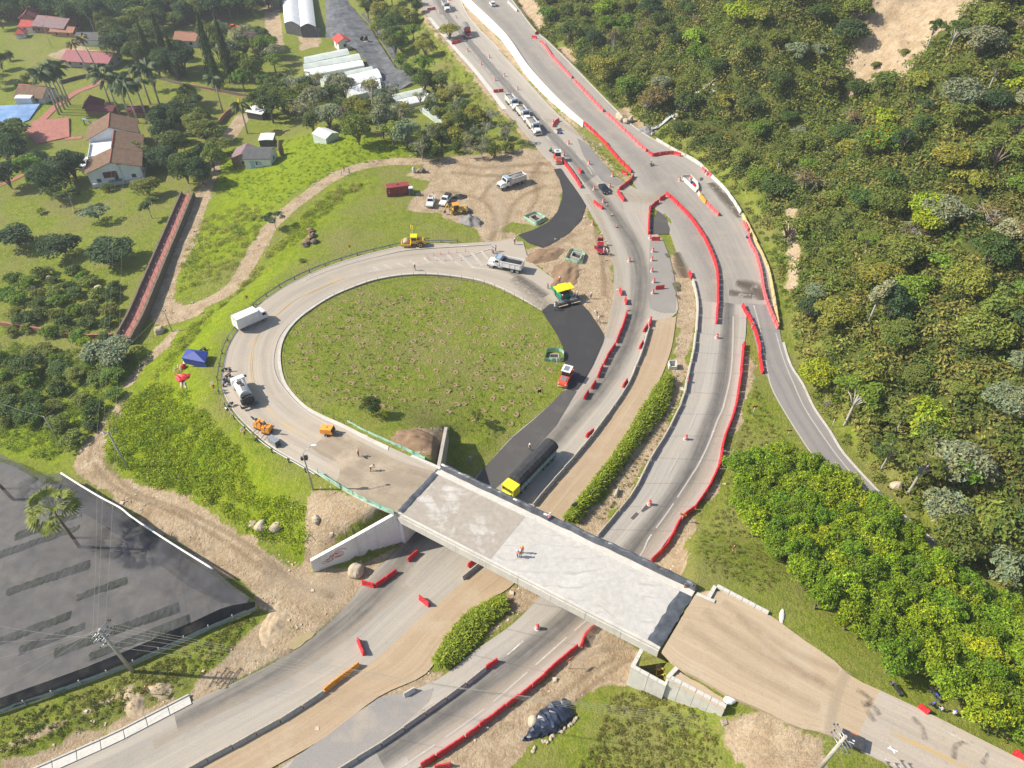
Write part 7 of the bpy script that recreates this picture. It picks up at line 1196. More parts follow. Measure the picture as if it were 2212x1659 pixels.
# greenhouses: film tunnels with a ridge each
def tunnel(label, q4, zr, zt, mat='film', end='film2'):
    q = [P(x, y, zr) for x, y in q4]; A_, B_, C2, D2 = q; zg = min(float(hz(p[0], p[1])) for p in q)-.3; r = empty('greenhouse', label, 'greenhouse', (*((A_+B_+C2+D2)/4)[:2], zg), 0, 'greenhouses of the nursery'); inv = Matrix.Translation(-Vector(r.location)); m0, m1 = (A_+D2)/2+[0, 0, zt], (B_+C2)/2+[0, 0, zt]; n = max(3, int(np.linalg.norm(B_-A_)/3)); V = []
    for i in range(n+1):
        f = i/n
        for u in np.linspace(0, 1, 7): p = (A_*(1-f)+B_*f)*(1-u)+(D2*(1-f)+C2*f)*u; V.append((p[0], p[1], zr+zt*(1-abs(2*u-1)**1.4)-.07*(i % 2)))
    o = MB().add(V, [(i*7+j, i*7+j+1, (i+1)*7+j+1, (i+1)*7+j) for i in range(n) for j in range(6)]).build('film_roof', M[mat], r); o.matrix_parent_inverse = inv
    def wl_(a, b, nm, mt, apex=None): V = [(a[0], a[1], zg), (b[0], b[1], zg), (b[0], b[1], zr-.03)]+([tuple(apex-[0, 0, .05])] if apex is not None else [])+[(a[0], a[1], zr-.03)]; o = MB().add(V, [tuple(range(len(V)))]).build(nm, M[mt], r); o.matrix_parent_inverse = inv
    wl_(A_, B_, 'side_sheet', mat); wl_(D2, C2, 'side_sheet', mat); wl_(A_, D2, 'end_sheet', end, m0); wl_(B_, C2, 'end_sheet', end, m1); return r
tunnel('long white film greenhouse, left of the pair at the top', [(608,-25),(614,50),(648,56),(640,-25)], -2.2, 1.3, 'film', 'greyroof'); tunnel('long white film greenhouse, right of the pair at the top', [(641,-25),(649,58),(682,58),(672,-25)], -2.2, 1.3, 'film', 'greyroof')
for l, q, z in (('topmost pale green film greenhouse of the nursery row', [(657,123),(749,104),(755,117),(657,137)], 'film2'), ('second film greenhouse from the top in the nursery row', [(656,138),(774,115),(780,128),(656,149)], 'film2'), ('third film greenhouse, bright white, in the nursery row', [(656,150),(780,129),(787,141),(660,164)], 'film'), ('fourth film greenhouse, greenish, partly behind bamboo', [(690,166),(800,143),(808,152),(700,176)], 'film2'), ('fifth film greenhouse, wide and white, behind the bamboo', [(716,170),(814,147),(825,167),(730,190)], 'film'), ('lowest white film greenhouse behind the tall bamboo', [(740,192),(820,170),(824,190),(760,208)], 'film'), ('pale net house on the right below the nursery', [(836,207),(917,188),(922,200),(838,220)], 'film2'), ('white net house at the lower right of the nursery', [(838,221),(922,201),(936,214),(850,232)], 'film'), ('flat pale net on the slope below the highway bank', [(906,234),(945,226),(966,266),(952,276)], 'film2')): tunnel(l, q, -2.4, .7, z)
# black shade nets
def mat_net(name, c, k):
    m, t, b = newmat(name); out = t.nodes['Material Output']; v = coords(t); n = noise(t, v, .5, 5, .65); t.links.new(ramp(t, n, [(.3, tuple(x*.6 for x in c)), (.7, tuple(x*1.4 for x in c))]), b.inputs['Base Color']); b.inputs['Roughness'].default_value = .75
    tr = N(t, 'ShaderNodeBsdfTransparent'); mx = N(t, 'ShaderNodeMixShader'); f = ramp(t, noise(t, v, .25, 4), [(.35, k-.12), (.65, k+.12)]); t.links.new(f, mx.inputs[0]); t.links.new(tr.outputs[0], mx.inputs[1]); t.links.new(b.outputs[0], mx.inputs[2]); t.links.new(mx.outputs[0], out.inputs[0]); return m
M['net'] = mat_net('shade_net', (.05, .051, .06), .52); M['net2'] = mat_net('dense_shade_net', (.12, .125, .14), .85); M['floor'] = plain('nursery_soil', (.3, .28, .25), .95, .25, .6); M['net3'] = mat_net('net_skirt', (.012, .014, .02), .93)
def sheet(name, poly, zf, mat, parent, res=1.2, sag=.12, seed=3):
    q = np.array(poly)[:, :2]; bm = bmesh.new(); f = bm.faces.new([bm.verts.new((a[0], a[1], 0)) for a in resample(np.vstack([poly, poly[:1]]), res)[:-1]]); bmesh.ops.triangulate(bm, faces=[f])
    for _ in range(3): bmesh.ops.subdivide_edges(bm, edges=[e for e in bm.edges if e.calc_length() > res*1.8], cuts=1)
    bmesh.ops.triangulate(bm, faces=bm.faces[:]); co = np.array([v.co[:] for v in bm.verts]); z = zf(co[:, 0], co[:, 1])+(vnoise(co[:, 0]+300, co[:, 1]+300, 4, seed)-.5)*sag*2+(vnoise(co[:, 0]+300, co[:, 1]+300, 1.5, seed)-.5)*sag*.4
    for v, s in zip(bm.verts, z): v.co.z = s
    me = bpy.data.meshes.new(name); bm.to_mesh(me); bm.free(); me.materials.append(M[mat]); o = link(name, me, parent); o.matrix_parent_inverse = Matrix.Translation(-Vector(parent.location)); return o
np_ = [P(x, y, 2.6) for x, y in ((-70,960),(0,979),(45,1002),(82,1026),(132,1022),(175,1049),(217,1074),(260,1097),(285,1117),(337,1152),(400,1192),(460,1229),(500,1262),(549,1298),(487,1310),(412,1345),(275,1405),(175,1445),(0,1508),(-70,1532))]
sn = empty('shade_net', 'wide translucent black shade net over nursery beds, lower left', 'shade net', (*np.mean(np_, 0)[:2], 0)); sheet('net_roof', np_, lambda x, y: 2.6+0*x, 'net', sn, 2.0, .2)
fb = [P(x, y, .9) for x, y in ((553,1310),(490,1338),(425,1366),(287,1434),(125,1496),(0,1538),(-70,1560))]; ft = [P(x, y, 2.6) for x, y in ((550,1299),(487,1310),(412,1345),(275,1405),(175,1445),(0,1508),(-70,1532))]
a_, b_ = resample(np.array(ft), 1.5), None; n = len(a_); s = np.r_[0, np.cumsum(np.linalg.norm(np.diff(np.array(fb), axis=0), axis=1))]; b_ = np.stack([np.interp(np.linspace(0, s[-1], n), s, np.array(fb)[:, k]) for k in range(3)], 1)
o = MB().add(np.vstack([a_, b_]), [(i, i+1, n+i+1, n+i) for i in range(n-1)]).build('net_skirt', M['net3'], sn); o.matrix_parent_inverse = Matrix.Translation(-Vector(sn.location))
M['greytarp'] = plain('grey_fence_tarp', (.3, .33, .34), .7, .25, 2); fence('tarp_fence', 'weathered grey tarpaulin fence along the foot of the shade net', [p*[1, 1, 0]+[0, 0, max(.05, float(hz(p[0], p[1])))] for p in fb], 1.1, 'greytarp', 'conc', 3.3, 0, pr=.09)
rp = [P(x, y, 2.75) for x, y in ((132,1022),(175,1049),(217,1074),(260,1097),(285,1117),(337,1152),(400,1192),(460,1229))]; ro_ = MB().tube(catmull(rp, 1.0), .16, 6).build('white_hem', M['white'], sn); ro_.matrix_parent_inverse = Matrix.Translation(-Vector(sn.location))
hb_ = [P(x, y, z) for x, y, z in ((132,1024,2.5),(260,1099,2.5),(400,1194,2.5),(549,1300,2.5))]; hq = resample(np.array(hb_), 2); n = len(hq); o = MB().add(np.vstack([hq, np.array([[p[0]+.5, p[1]+.4, .3] for p in hq])]), [(i, i+1, n+i+1, n+i) for i in range(n-1)]).build('net_skirt', M['net3'], sn); o.matrix_parent_inverse = Matrix.Translation(-Vector(sn.location))
M['bed'] = plain('bed_plants', (.06, .075, .035), .9, .6, 6); fd = np.array(ft[0])-np.array(ft[4]); fd = fd/np.linalg.norm(fd); fn = np.array([-fd[1], fd[0], 0]); q0 = np.array(ft[4])*[1, 1, 0]; qp = np.array(np_)[:, :2]; kb_ = 0
for j in range(1, 19):
    u = -25.0
    while u < 60:
        L = random.uniform(7, 24); c = q0+fd*(u+L/2)+fn*(j*2.7); e_ = [q0+fd*(u+s*L)+fn*(j*2.7) for s in (0, 1)]
        if all(sdist(np.array([p[0]]), np.array([p[1]]), qp)[0] > 1.0 for p in e_) and random.random() < .9:
            nx_, ny_ = int(L/.4), 5; X, Y = np.meshgrid(np.linspace(-L/2, L/2, nx_), np.linspace(-.95, .95, ny_), indexing='ij'); Z = .2+RNG.random(X.shape)*.3; Z[[0, -1]] = 0; Z[:, [0, -1]] = 0; I = np.arange(nx_*ny_).reshape(nx_, ny_)
            tag(link('planting_bed', mesh_np('planting_bed', np.stack([X, Y, Z], -1).reshape(-1, 3), np.stack([I[:-1, :-1], I[1:, :-1], I[1:, 1:], I[:-1, 1:]], -1).reshape(-1, 4), M['bed']), None, (c[0], c[1], float(hz(c[0], c[1]))-.02), math.atan2(fd[1], fd[0])), f'{nth(kb_)} planting bed from the fence seen through the shade net', 'plant bed', 'nursery beds under the shade net'); kb_ += 1
        u += L+random.uniform(.6, 2.5)
fl_ = link('nursery_floor', sheet('nursery_floor', np_, lambda x, y: hz(x, y)+.12, 'floor', sn, 2.0, .04).data); bpy.data.objects.remove([c for c in sn.children if c.name.startswith('nursery_floor')][0]); tag(fl_, kind='structure')
sheet('net_overlap', [P(x, y, 2.4) for x, y in ((136,1026),(217,1076),(337,1156),(460,1233),(545,1299),(480,1304),(400,1262),(300,1185),(200,1120),(120,1080))], lambda x, y: 2.38+0*x, 'net', sn, 2.0, .1)
bn = [P(x, y, -3.2) for x, y in ((703,-20),(740,-20),(778,32),(803,62),(853,145),(878,160),(908,175),(835,200),(818,165),(773,112),(733,82),(703,77))]; sn2 = empty('shade_net', 'long rumpled black net stretched over the far nursery strip', 'shade net', (*np.mean(bn, 0)[:2], -5)); sheet('net_roof', bn, lambda x, y: -3.4+.5*np.sin(x*.35+y*.1), 'net2', sn2, 2.5, .5); bn2 = [P(x, y, -4.0) for x, y in ((742,-20),(765,-10),(800,45),(830,70),(880,140),(915,170),(880,158),(856,140),(806,60),(780,30))]; sn3 = empty('shade_net', 'narrow dark net along the highway side of the nursery', 'shade net', (*np.mean(bn2, 0)[:2], -5.5)); sheet('net_roof', bn2, lambda x, y: -4.2+0*x, 'net2', sn3, 2.5, .4)
r = empty('water_tanks', 'two black water tanks on a mossy stone base in the nursery', 'water tank', G(788,100)); MB().lathe([(2.2, -.5), (2.0, 2.2), (1.9, 2.3)], 12).build('tank_base', M['stone'], r); [MB().lathe([(.75, 2.3), (.75, 3.6), (.5, 3.9), (.1, 4.0)], 12, 0, (x, 0, 0)).build('tank', M['tank'], r) for x in (-.85, .85)]
# garden walls, courts and paths
def gpath(name, pts, w, mat, z=.12): p = [G(*q)+[0, 0, z] for q in pts]; return ribbon(name, strip(catmull(p, 1.0), w), M[mat], 0, 3, skirt=.3)
gpath('garden_path', [(236,168),(200,186),(161,202),(117,234),(92,258),(70,275)], 2.6, 'redpath'); gpath('garden_path', [(-10,405),(30,388),(60,374),(100,362)], 1.6, 'redpath'); gpath('garden_path', [(140,300),(160,299),(178,297)], 1.8, 'redpath'); gpath('garden_path', [(402,182),(450,192),(510,204),(560,214)], 2.2, 'redpath')
def flat(name, pts, mat, up=.15):
    q = [G(*a) for a in pts]; z = max(p[2] for p in q)+up; bm = bmesh.new(); f = bm.faces.new([bm.verts.new((p[0], p[1], z)) for p in q]); f.normal_update(); f.normal_flip() if f.normal.z < 0 else None; g_ = bmesh.ops.extrude_face_region(bm, geom=[f]); [setattr(v.co, 'z', z-1.5) for v in g_['geom'] if isinstance(v, bmesh.types.BMVert)]; bmesh.ops.recalc_face_normals(bm, faces=bm.faces[:]); me = bpy.data.meshes.new(name); bm.to_mesh(me); bm.free(); me.materials.append(M[mat]); return tag(link(name, me), kind='structure')
flat('paved_court', [(150,257),(151,297),(82,312),(55,286),(72,264)], 'redpath', .3); flat('sports_court', [(-30,235),(0,233),(88,228),(64,260),(0,287),(-30,300)], 'court', .2)
pw = [(404,418,-1.6),(382,470,-.9),(350,545,-.4),(318,620,.1),(290,685,.5),(262,735,.9)]; pc_ = catmull([P(*q) for q in pw], 1.0); tag(ribbon('wall_walk', strip(pc_, 2.1), M['redpath'], 0, 3, skirt=3.0), kind='structure')
L_, R_ = strip(pc_, 2.9)
def swall(name, label, p, h0, h1, th, mat='wallstone', step=2.0, side=1):
    r = empty(name, label, 'wall', p[0]); q = resample(np.array(p), step)
    for i in range(len(q)-1): o = wall2('wall_length', [q[i]*[1, 1, 0], q[i+1]*[1, 1, 0]], [q[i][2]+h1+random.uniform(-.05, .05), q[i+1][2]+h1+random.uniform(-.05, .05)], th, M[mat], r, zb=min(q[i][2], q[i+1][2])+h0, side=side)
    return r
w_out = swall('stone_wall', 'tall rough stone wall retaining the red walk, dirt lane side', R_ if R_[5][0] > L_[5][0] else L_, -3.2, .55, .5); w_in = swall('stone_wall', 'dark low stone wall on the orchard side of the red walk', L_ if R_[5][0] > L_[5][0] else R_, -1.5, .9, .4)
pm2 = MB().tube([(0, 0, 0), (0, 0, 1.7), (-.35, 0, 2.0)], .045, 5).mesh('fence_stake', M['steel'])
for i, p in enumerate(resample(np.array(R_ if R_[5][0] > L_[5][0] else L_), 2.8)): link('fence_stake', pm2, w_out, p-np.array(w_out.location)+[0, 0, .5], RNG.normal()*.3)
for lab, pts, hh, mt in (('low red-capped wall across the bottom of the orchard', [(-20,700),(0,704),(100,720),(175,733),(245,731)], 1.1, 'brickroof'), ('curved brick wall beside the shaded lane bend', [(476,270),(490,252),(510,238)], 1.6, 'brickroof'), ('stone garden wall behind the royal palms', [(130,182),(165,172),(215,162)], 1.2, 'wallstone'), ('long garden wall below the conifers', [(300,160),(400,186),(480,200),(545,212)], .9, 'wallstone')): swall('garden_wall', lab, [G(*q) for q in pts], -.6, hh, .4, mt)
r = empty('playground_slide', 'blue slide on the sandy playground by the villa', 'slide', G(184,270)); MB().tube([(0, 0, 0), (0, 0, 2), (1, 0, 1.9), (3, -.6, .3)], .22, 6).build('chute', M['bluewall'], r); MB().tube([(-.3, .3, 0), (0, .3, 2)], .05, 5).tube([(-.3, -.3, 0), (0, -.3, 2)], .05, 5).build('ladder', M['steel'], r)
for x, y, l, mt in ((506,62,'orange tractor on the far meadow','orange'),(478,44,'dark red pickup on the far meadow','car_red')): place(car('far_vehicle', l, 'vehicle', HB(4.6), (-1.5, .8, -1.0, .2, 1.0, 1.6), 1.8, mt, 4.6), (x-6, y), (x+6, y-1))
# stream in the gully: pale water between boulders, then the culvert pool by the road
sp_ = [(1396,281),(1416,280),(1440,262),(1470,235),(1490,216),(1505,205),(1525,190),(1555,166)]; sw = [G(*q)+[0, 0, .5] for q in sp_]; M['stream'] = plain('white_water', (.42, .45, .45), .25, .3, 2.5); [tag(ribbon('stream', strip(catmull(sw[a:b], 1), wd_), M['stream'], .1, 4), kind='structure') for a, b, wd_ in ((0, 4, [.9, 1.2, .8, .2]), (4, 8, [.2, 1.0, 1.3, .9, .1]))]
for i in range(34):
    u = RNG.random(); q = sp_[min(6, int(u*7))]; q2 = sp_[min(7, int(u*7)+1)]; f = RNG.random(); x = q[0]*(1-f)+q2[0]*f+RNG.normal()*9; y = q[1]*(1-f)+q2[1]*f+RNG.normal()*5; s = RNG.uniform(.35, .95); lump('stream_boulder', f'{nth(i)} pale boulder along the stream bed in the hillside gully', 'boulder', G(x, y), (s, s*.75, s*.7), 'stone' if i % 3 else 'pale', 150+i, .2, 'boulders along the stream', 7)
for i, (x, y) in enumerate([(1337,254),(1345,258),(1350,264),(1342,262),(1362,262)]): lump('boulder', f'{nth(i)} tan boulder of the heap at the stream mouth', 'boulder', A(x, y), (1.3, .9, .9), 'stone', 200+i, .2, 'boulders at the stream mouth')
# ------------------------------------------------------------------ vegetation
def mat_leaf(name, obj=True):
    """leaf cards: the plant's own colour varied leaf by leaf, partly translucent"""
    m, t, b = newmat(name); out = t.nodes['Material Output']; at = N(t, 'ShaderNodeAttribute', attribute_name='tint').outputs['Color']
    if obj: oi = t.nodes.new('ShaderNodeObjectInfo'); c = mixc(t, 1.0, at, oi.outputs['Color'], 'MULTIPLY')
    else: c = at
    b.inputs['Roughness'].default_value = .6; b.inputs['Specular IOR Level'].default_value = .25; t.links.new(c, b.inputs['Base Color']); tr = t.nodes.new('ShaderNodeBsdfTranslucent'); t.links.new(c, tr.inputs[0]); mx = N(t, 'ShaderNodeMixShader', i_0=.36); t.links.new(b.outputs[0], mx.inputs[1]); t.links.new(tr.outputs[0], mx.inputs[2]); t.links.new(mx.outputs[0], out.inputs[0]); return m
LEAF, LEAFS = mat_leaf('leaves'), mat_leaf('leaves_mixed', False); BARK = mat_concrete('bark', (.2, .16, .12), (.08, .06, .045), .6, 2); PALEBARK = mat_concrete('pale_bark', (.42, .39, .34), (.2, .18, .15), .5, 2)
def cards(C, Nn, size, asp=.6, rng=RNG):
    """quads centred at C facing roughly Nn"""
    n = len(C); Nn = Nn/(np.linalg.norm(Nn, axis=1)[:, None]+1e-9); r = rng.normal(size=(n, 3)); u = np.cross(Nn, r); u /= np.linalg.norm(u, axis=1)[:, None]+1e-9; w = np.cross(Nn, u); s = np.broadcast_to(np.asarray(size, float), (n,))[:, None]*.5
    b = Nn*s*.35; return np.stack([C-u*s-b, C-w*s*asp, C+u*s-b, C+w*s*asp], 1).reshape(-1, 3)
def qmesh(name, V, tint, mat): F = np.arange(len(V)).reshape(-1, 4); return mesh_np(name, V, F, mat, col=np.repeat(tint, 4, 0))
def tints(n, rng, sp=.22, tip=None):
    k = 1+rng.normal(size=(n, 1))*sp; h = rng.normal(size=(n, 1))*.1; c = np.clip(k, .35, 1.8)*np.hstack([1+h, np.ones((n, 1)), 1-h]); return np.clip(c, .1, 2.2)
def crown_pts(kind, rng, n):
    if kind in ('broad', 'feather', 'sparse'):
        L = {'broad': 15, 'feather': 34, 'sparse': 9}[kind]; lc = rng.normal(size=(L, 3)); lc /= np.linalg.norm(lc, axis=1)[:, None]; lc *= rng.uniform(.35, .72, (L, 1)); lc[:, 2] = np.abs(lc[:, 2])*.75-.12; lr = rng.uniform(.26, .42, L)*(.72 if kind != 'broad' else 1)
        i = rng.integers(0, L, n); d = rng.normal(size=(n, 3)); d /= np.linalg.norm(d, axis=1)[:, None]; d[:, 2] = np.where(d[:, 2] < -.35, -d[:, 2], d[:, 2]); rr = lr[i][:, None]*rng.uniform(.72, 1.05, (n, 1)); C = lc[i]+d*rr*[1, 1, .8]; return C, d*.6+[0, 0, .55]+rng.normal(size=(n, 3))*.35, lc
    if kind == 'conifer':
        z = rng.random(n)**.8; r = (1-z)**.8*rng.uniform(.5, 1, n)*(.75+.25*np.sin(z*60)); a = rng.uniform(0, 2*PI, n); return np.stack([r*np.cos(a), r*np.sin(a), z-.5], 1), np.stack([np.cos(a)*.6, np.sin(a)*.6, .6+0*a], 1)+rng.normal(size=(n, 3))*.2, None
    if kind == 'bamboo':
        K = 26; a = rng.uniform(0, 2*PI, K); lean = rng.uniform(.15, 1, K); i = rng.integers(0, K, n); s = rng.uniform(.3, 1, n); r = lean[i]*s**2.2; z = np.sin(s*PI*.5)*(1-.35*lean[i]*s**3)-.55; q = rng.normal(size=(n, 3))*.07*[1, 1, .8]; return np.stack([r*np.cos(a[i]), r*np.sin(a[i]), z*1.1-.08*s], 1)+q, np.stack([np.cos(a[i])*.5, np.sin(a[i])*.5, .6+0*s], 1)+rng.normal(size=(n, 3))*.3, None
PROTO = {}
def trunk_mesh(kind, rng, limbs=None, bare=False):
    mb = MB(); b = rng.normal(size=2)*.1
    mb.tube([(0, 0, -.06), (b[0]*.3, b[1]*.3, .3), (b[0], b[1], .62)]+([(b[0]*.4, b[1]*.4, .9)] if kind == 'conifer' else []), [1, .75, .55]+([.2] if kind == 'conifer' else []), 7)
    return mb
def proto(kind, v):
    k = (kind, v)
    if k in PROTO: return PROTO[k]
    rng = np.random.default_rng(1000+v*17+sum(map(ord, kind))); base = {'grey': 'sparse', 'tall': 'sparse', 'flower': 'broad', 'shrub': 'broad'}.get(kind, kind)
    n, sz = {'broad': (2100, .13), 'feather': (3000, .105), 'sparse': (700, .15), 'conifer': (1900, .13), 'bamboo': (1700, .17), 'grey': (420, .12), 'tall': (620, .17), 'flower': (1500, .15), 'shrub': (800, .2)}[kind]
    C, Nn, lc = crown_pts(base, rng, n); t = tints(n, rng, .2 if kind != 'feather' else .3); hgt = (C[:, 2]-C[:, 2].min())/(np.ptp(C[:, 2])); 
    if kind == 'feather': k_ = rng.random(n) < .3; t[k_] *= [1.45, 1.25, .8]
    if kind == 'flower': k_ = (rng.random(n) < .055); t[k_] = [5.5, 1.1, .8]
    V = cards(C, Nn, sz*rng.uniform(.6, 1.35, n), .55, rng); cm_ = qmesh('crown', V, t, LEAF); tb = trunk_mesh(kind, rng); tm = tb.mesh('trunk', PALEBARK if kind in ('grey', 'tall') else BARK); lm_ = None
    if lc is not None:
        lb = MB()
        for c in lc[:9 if kind != 'grey' else 9]:
            c = Vector(c*.85); lb.tube([(0, 0, -.75), (c.x*.4, c.y*.4, -.35+c.z*.3), tuple(c)], [.035, .024, .008], 5)
            if kind == 'grey': [lb.tube([tuple(c*.6), tuple(c*.9+Vector(rng.normal(size=3))*.2), tuple(c*1.1+Vector(rng.normal(size=3))*.32)], [.014, .009, .004], 4) for _ in range(4)]
        lm_ = lb.mesh('limbs', PALEBARK if kind in ('grey', 'tall') else BARK)
    PROTO[k] = (cm_, tm, lm_); return PROTO[k]
def tree(p, R, H, kind, color, label, group, cat='tree', name='tree', crown_k=None):
    if name == 'tree': name = {'sparse': 'thin_tree', 'grey': 'bare_tree', 'tall': 'slender_tree', 'flower': 'flowering_tree'}.get(kind, 'broadleaf_tree')
    v = int(RNG.integers(4)); cm_, tm, lm_ = proto(kind, v); r = empty(name, label, cat, p, RNG.random()*6.28, group); hc = crown_k or {'conifer': .98, 'bamboo': 1.0, 'tall': .6, 'shrub': 1.25, 'grey': .8, 'sparse': .85}.get(kind, .98); ch = H*hc
    c = link('crown', cm_, r, (0, 0, H-ch*.5)); jv = 1+RNG.normal()*.08; c.color = (color[0]*jv*(1+RNG.normal()*.06), color[1]*jv, color[2]*jv, 1)
    zs = {'conifer': H*.98, 'bamboo': H*.62}.get(kind, ch*.62); c.scale = (R, R, zs)
    t = link('trunk', tm, r); w = {'conifer': .035, 'bamboo': .05}.get(kind, .032)*H; t.scale = (w*.75, w*.75, H*(1.0 if kind != 'bamboo' else .7))
    if lm_: l = link('limbs', lm_, r, (0, 0, H-ch*.5)); l.scale = (R, R, zs)
    return r
PR = np.random.default_rng(77)
def proj(p):
    q = np.asarray(p)-np.array([0, 0, CAM_H]); d = q@FWD; return 1106+FPX*q[0]/d, 829.5-FPX*(q@UPV)/d
def crown_at(cx, cy, H, f=.6):
    z = 0.0
    for _ in range(8): p = P(cx, cy, z+H*f); z = float(hz(p[0], p[1]))
    return np.array([p[0], p[1], z])
GREENS = dict(olive=(.2,.24,.045), dark=(.105,.16,.035), deep=(.075,.125,.045), lime=(.36,.43,.03), grey_green=(.27,.31,.17), yellowish=(.31,.31,.05), brownish=(.25,.2,.075), fresh=(.17,.27,.03))
WORD = dict(olive='olive green', dark='dark green', deep='deep bluish green', lime='bright lime green', grey_green='pale greyish green', yellowish='yellowish green', brownish='brownish', fresh='fresh green')
# --- hillside forest: each tree told apart by its look and by the landmark it is nearest to
LM = [((1985,90),'the big landslide scar'),((1712,530),'the narrow earth slip'),((1560,150),'the stream gully'),((1650,600),'the yellowed kerb line'),((1790,860),'the round road sign'),((1950,1080),'the cream boulder'),((1230,110),'the far road bend'),((2180,330),'the right picture edge, upper part'),((2180,800),'the right picture edge, middle'),((2190,1180),'the right picture edge, lower part'),((1480,330),'the white kerb line'),((1900,600),'the middle of the hillside')]
cand = []; hx0 = FOOT[:, 0].min()
for _ in range(9000):
    x, y = PR.uniform(-5, 215), PR.uniform(55, 400); cand.append((x, y))
cand = np.array(cand); d_, _, sd_ = near(cand[:, 0], cand[:, 1], FOOT); pts = []; cell = {}
hillpts = []
for (x, y), d, s in zip(cand, d_, sd_):
    if s < 0 or d < 5.0: continue
    z = float(hz(x, y)); u, v = proj((x, y, z+3))
    if not (-40 < u < 2260 and -90 < v < 1720): continue
    if bil(M_SOIL, x, y) > .25 or near(np.array([x]), np.array([y]), GULLY[:6])[0][0] < 4.5: continue
    if 1380 < u < 1560 and 180 < v < 300 and PR.random() < .6: continue
    if any((x-a)**2+(y-b)**2 < 6.2**2 for a, b, _ in hillpts[-400:]): continue
    hillpts.append((x, y, z))
hillpts.sort(key=lambda p: p[0]**2+p[1]**2+(CAM_H-p[2])**2); hillpts = hillpts[:285]; names = {}; HT = []
for x, y, z in hillpts:
    n_ = vnoise(np.array([x+500.]), np.array([y]), 22, 31)[0]; c = PR.choice(['olive', 'dark', 'deep', 'grey_green', 'yellowish', 'brownish', 'fresh', 'lime'], p=[.35, .24, .1, .09, .06, .02, .125, .015]); kind = PR.choice(['broad', 'sparse', 'bamboo', 'grey', 'tall', 'shrub'], p=[.58, .1, .08, .05, .07, .12])
    u, v = proj((x, y, z+4))
    if c == 'lime': kind = 'broad'
    if kind == 'bamboo': c = 'lime' if PR.random() < .4 else 'yellowish'
    if kind == 'grey': c = 'brownish'
    R = PR.uniform(3.2, 6.6)*(.75 if kind in ('grey', 'tall', 'shrub') else 1); H = R*PR.uniform(1.15, 1.7)*(1.5 if kind == 'tall' else .8 if kind == 'shrub' else 1); lm = min(LM, key=lambda q: math.hypot(q[0][0]-u, q[0][1]-v)); look = f"{'large' if R > 4.9 else 'small' if R < 3.5 else 'medium'} {WORD[c]} " + {'broad': 'bushy tree', 'sparse': 'thin-crowned tree', 'bamboo': 'bamboo clump', 'grey': 'half-bare grey tree', 'tall': 'tall pale-trunked tree', 'shrub': 'round shrub'}[kind]
    HT.append((look, lm, math.hypot(lm[0][0]-u, lm[0][1]-v), (x, y, z), R, H, kind, c))
HT.sort(key=lambda q: q[2])
for look, lm, dd, p, R, H, kind, c in HT:
    k = names.get((look, lm[1]), 0); names[(look, lm[1])] = k+1; tree(p, R, H, kind, GREENS[c], f"{look} {nth(k)+' ' if k else ''}nearest {lm[1]}", 'trees of the hillside forest', 'shrub' if kind == 'shrub' else 'bamboo' if kind == 'bamboo' else 'tree', {'shrub': 'shrub', 'bamboo': 'bamboo_clump'}.get(kind, 'tree'))
for cx, cy, R, H, kind, c, l in ((1920,290,6,8,'flower','fresh','broad green tree tipped with yellow blossom below the landslide'),(2070,315,5.5,8,'broad','lime','bright lime spreading tree right of the blossoming one'),(1900,640,4.5,11,'tall','grey_green','tall pale silvery tree standing out mid hillside'),(2010,470,4.5,7,'broad','lime','lone lime green tree above the dark hollow'),(1880,810,5,9,'bamboo','yellowish','big drooping yellow bamboo clump above the branch road'),(1770,800,4.5,7,'broad','lime','lime green bushy tree at the branch road bend'),(2165,1190,4,6,'bamboo','yellowish','rounded yellow-green bamboo at the end of the hidden road'),(1330,60,3.5,11,'grey','brownish','slender half-bare tree near the far road bend'),(1430,135,6,9,'broad','brownish','broad rusty brown tree above the far shoulder')):
    tree(crown_at(cx, cy, H), R, H, kind, GREENS[c], l, 'trees of the hillside forest')
# --- bright grove by the earth pad
GP_ = [(1585,990),(1690,958),(1800,1000),(1905,1092),(1962,1136),(2048,1211),(2132,1270),(2230,1290),(2240,1590),(2150,1570),(2060,1490),(1950,1468),(1900,1400),(1830,1335),(1765,1312),(1715,1235),(1650,1165),(1600,1090)]; gq = np.array([crown_at(a, b, 5.5) for a, b in GP_])[:, :2]; gl = []
for _ in range(4000):
    x, y = PR.uniform(gq[:, 0].min(), gq[:, 0].max()), PR.uniform(gq[:, 1].min(), gq[:, 1].max())
    if sdist(np.array([x]), np.array([y]), gq)[0] > .6 and all((x-a)**2+(y-b)**2 > 2.6**2 for a, b in gl): gl.append((x, y))
gl.sort(key=lambda q: -q[1])
for i, (x, y) in enumerate(gl): c = [(.2,.31,.02), (.25,.345,.02), (.15,.26,.02)][PR.integers(3)]; tree((x, y, float(hz(x, y))), PR.uniform(2.7, 3.9), PR.uniform(4.8, 7.4), 'feather', c, f'{nth(i)} feathery bright tree from the far end of the roadside grove', 'feathery trees of the roadside grove', name='grove_tree')
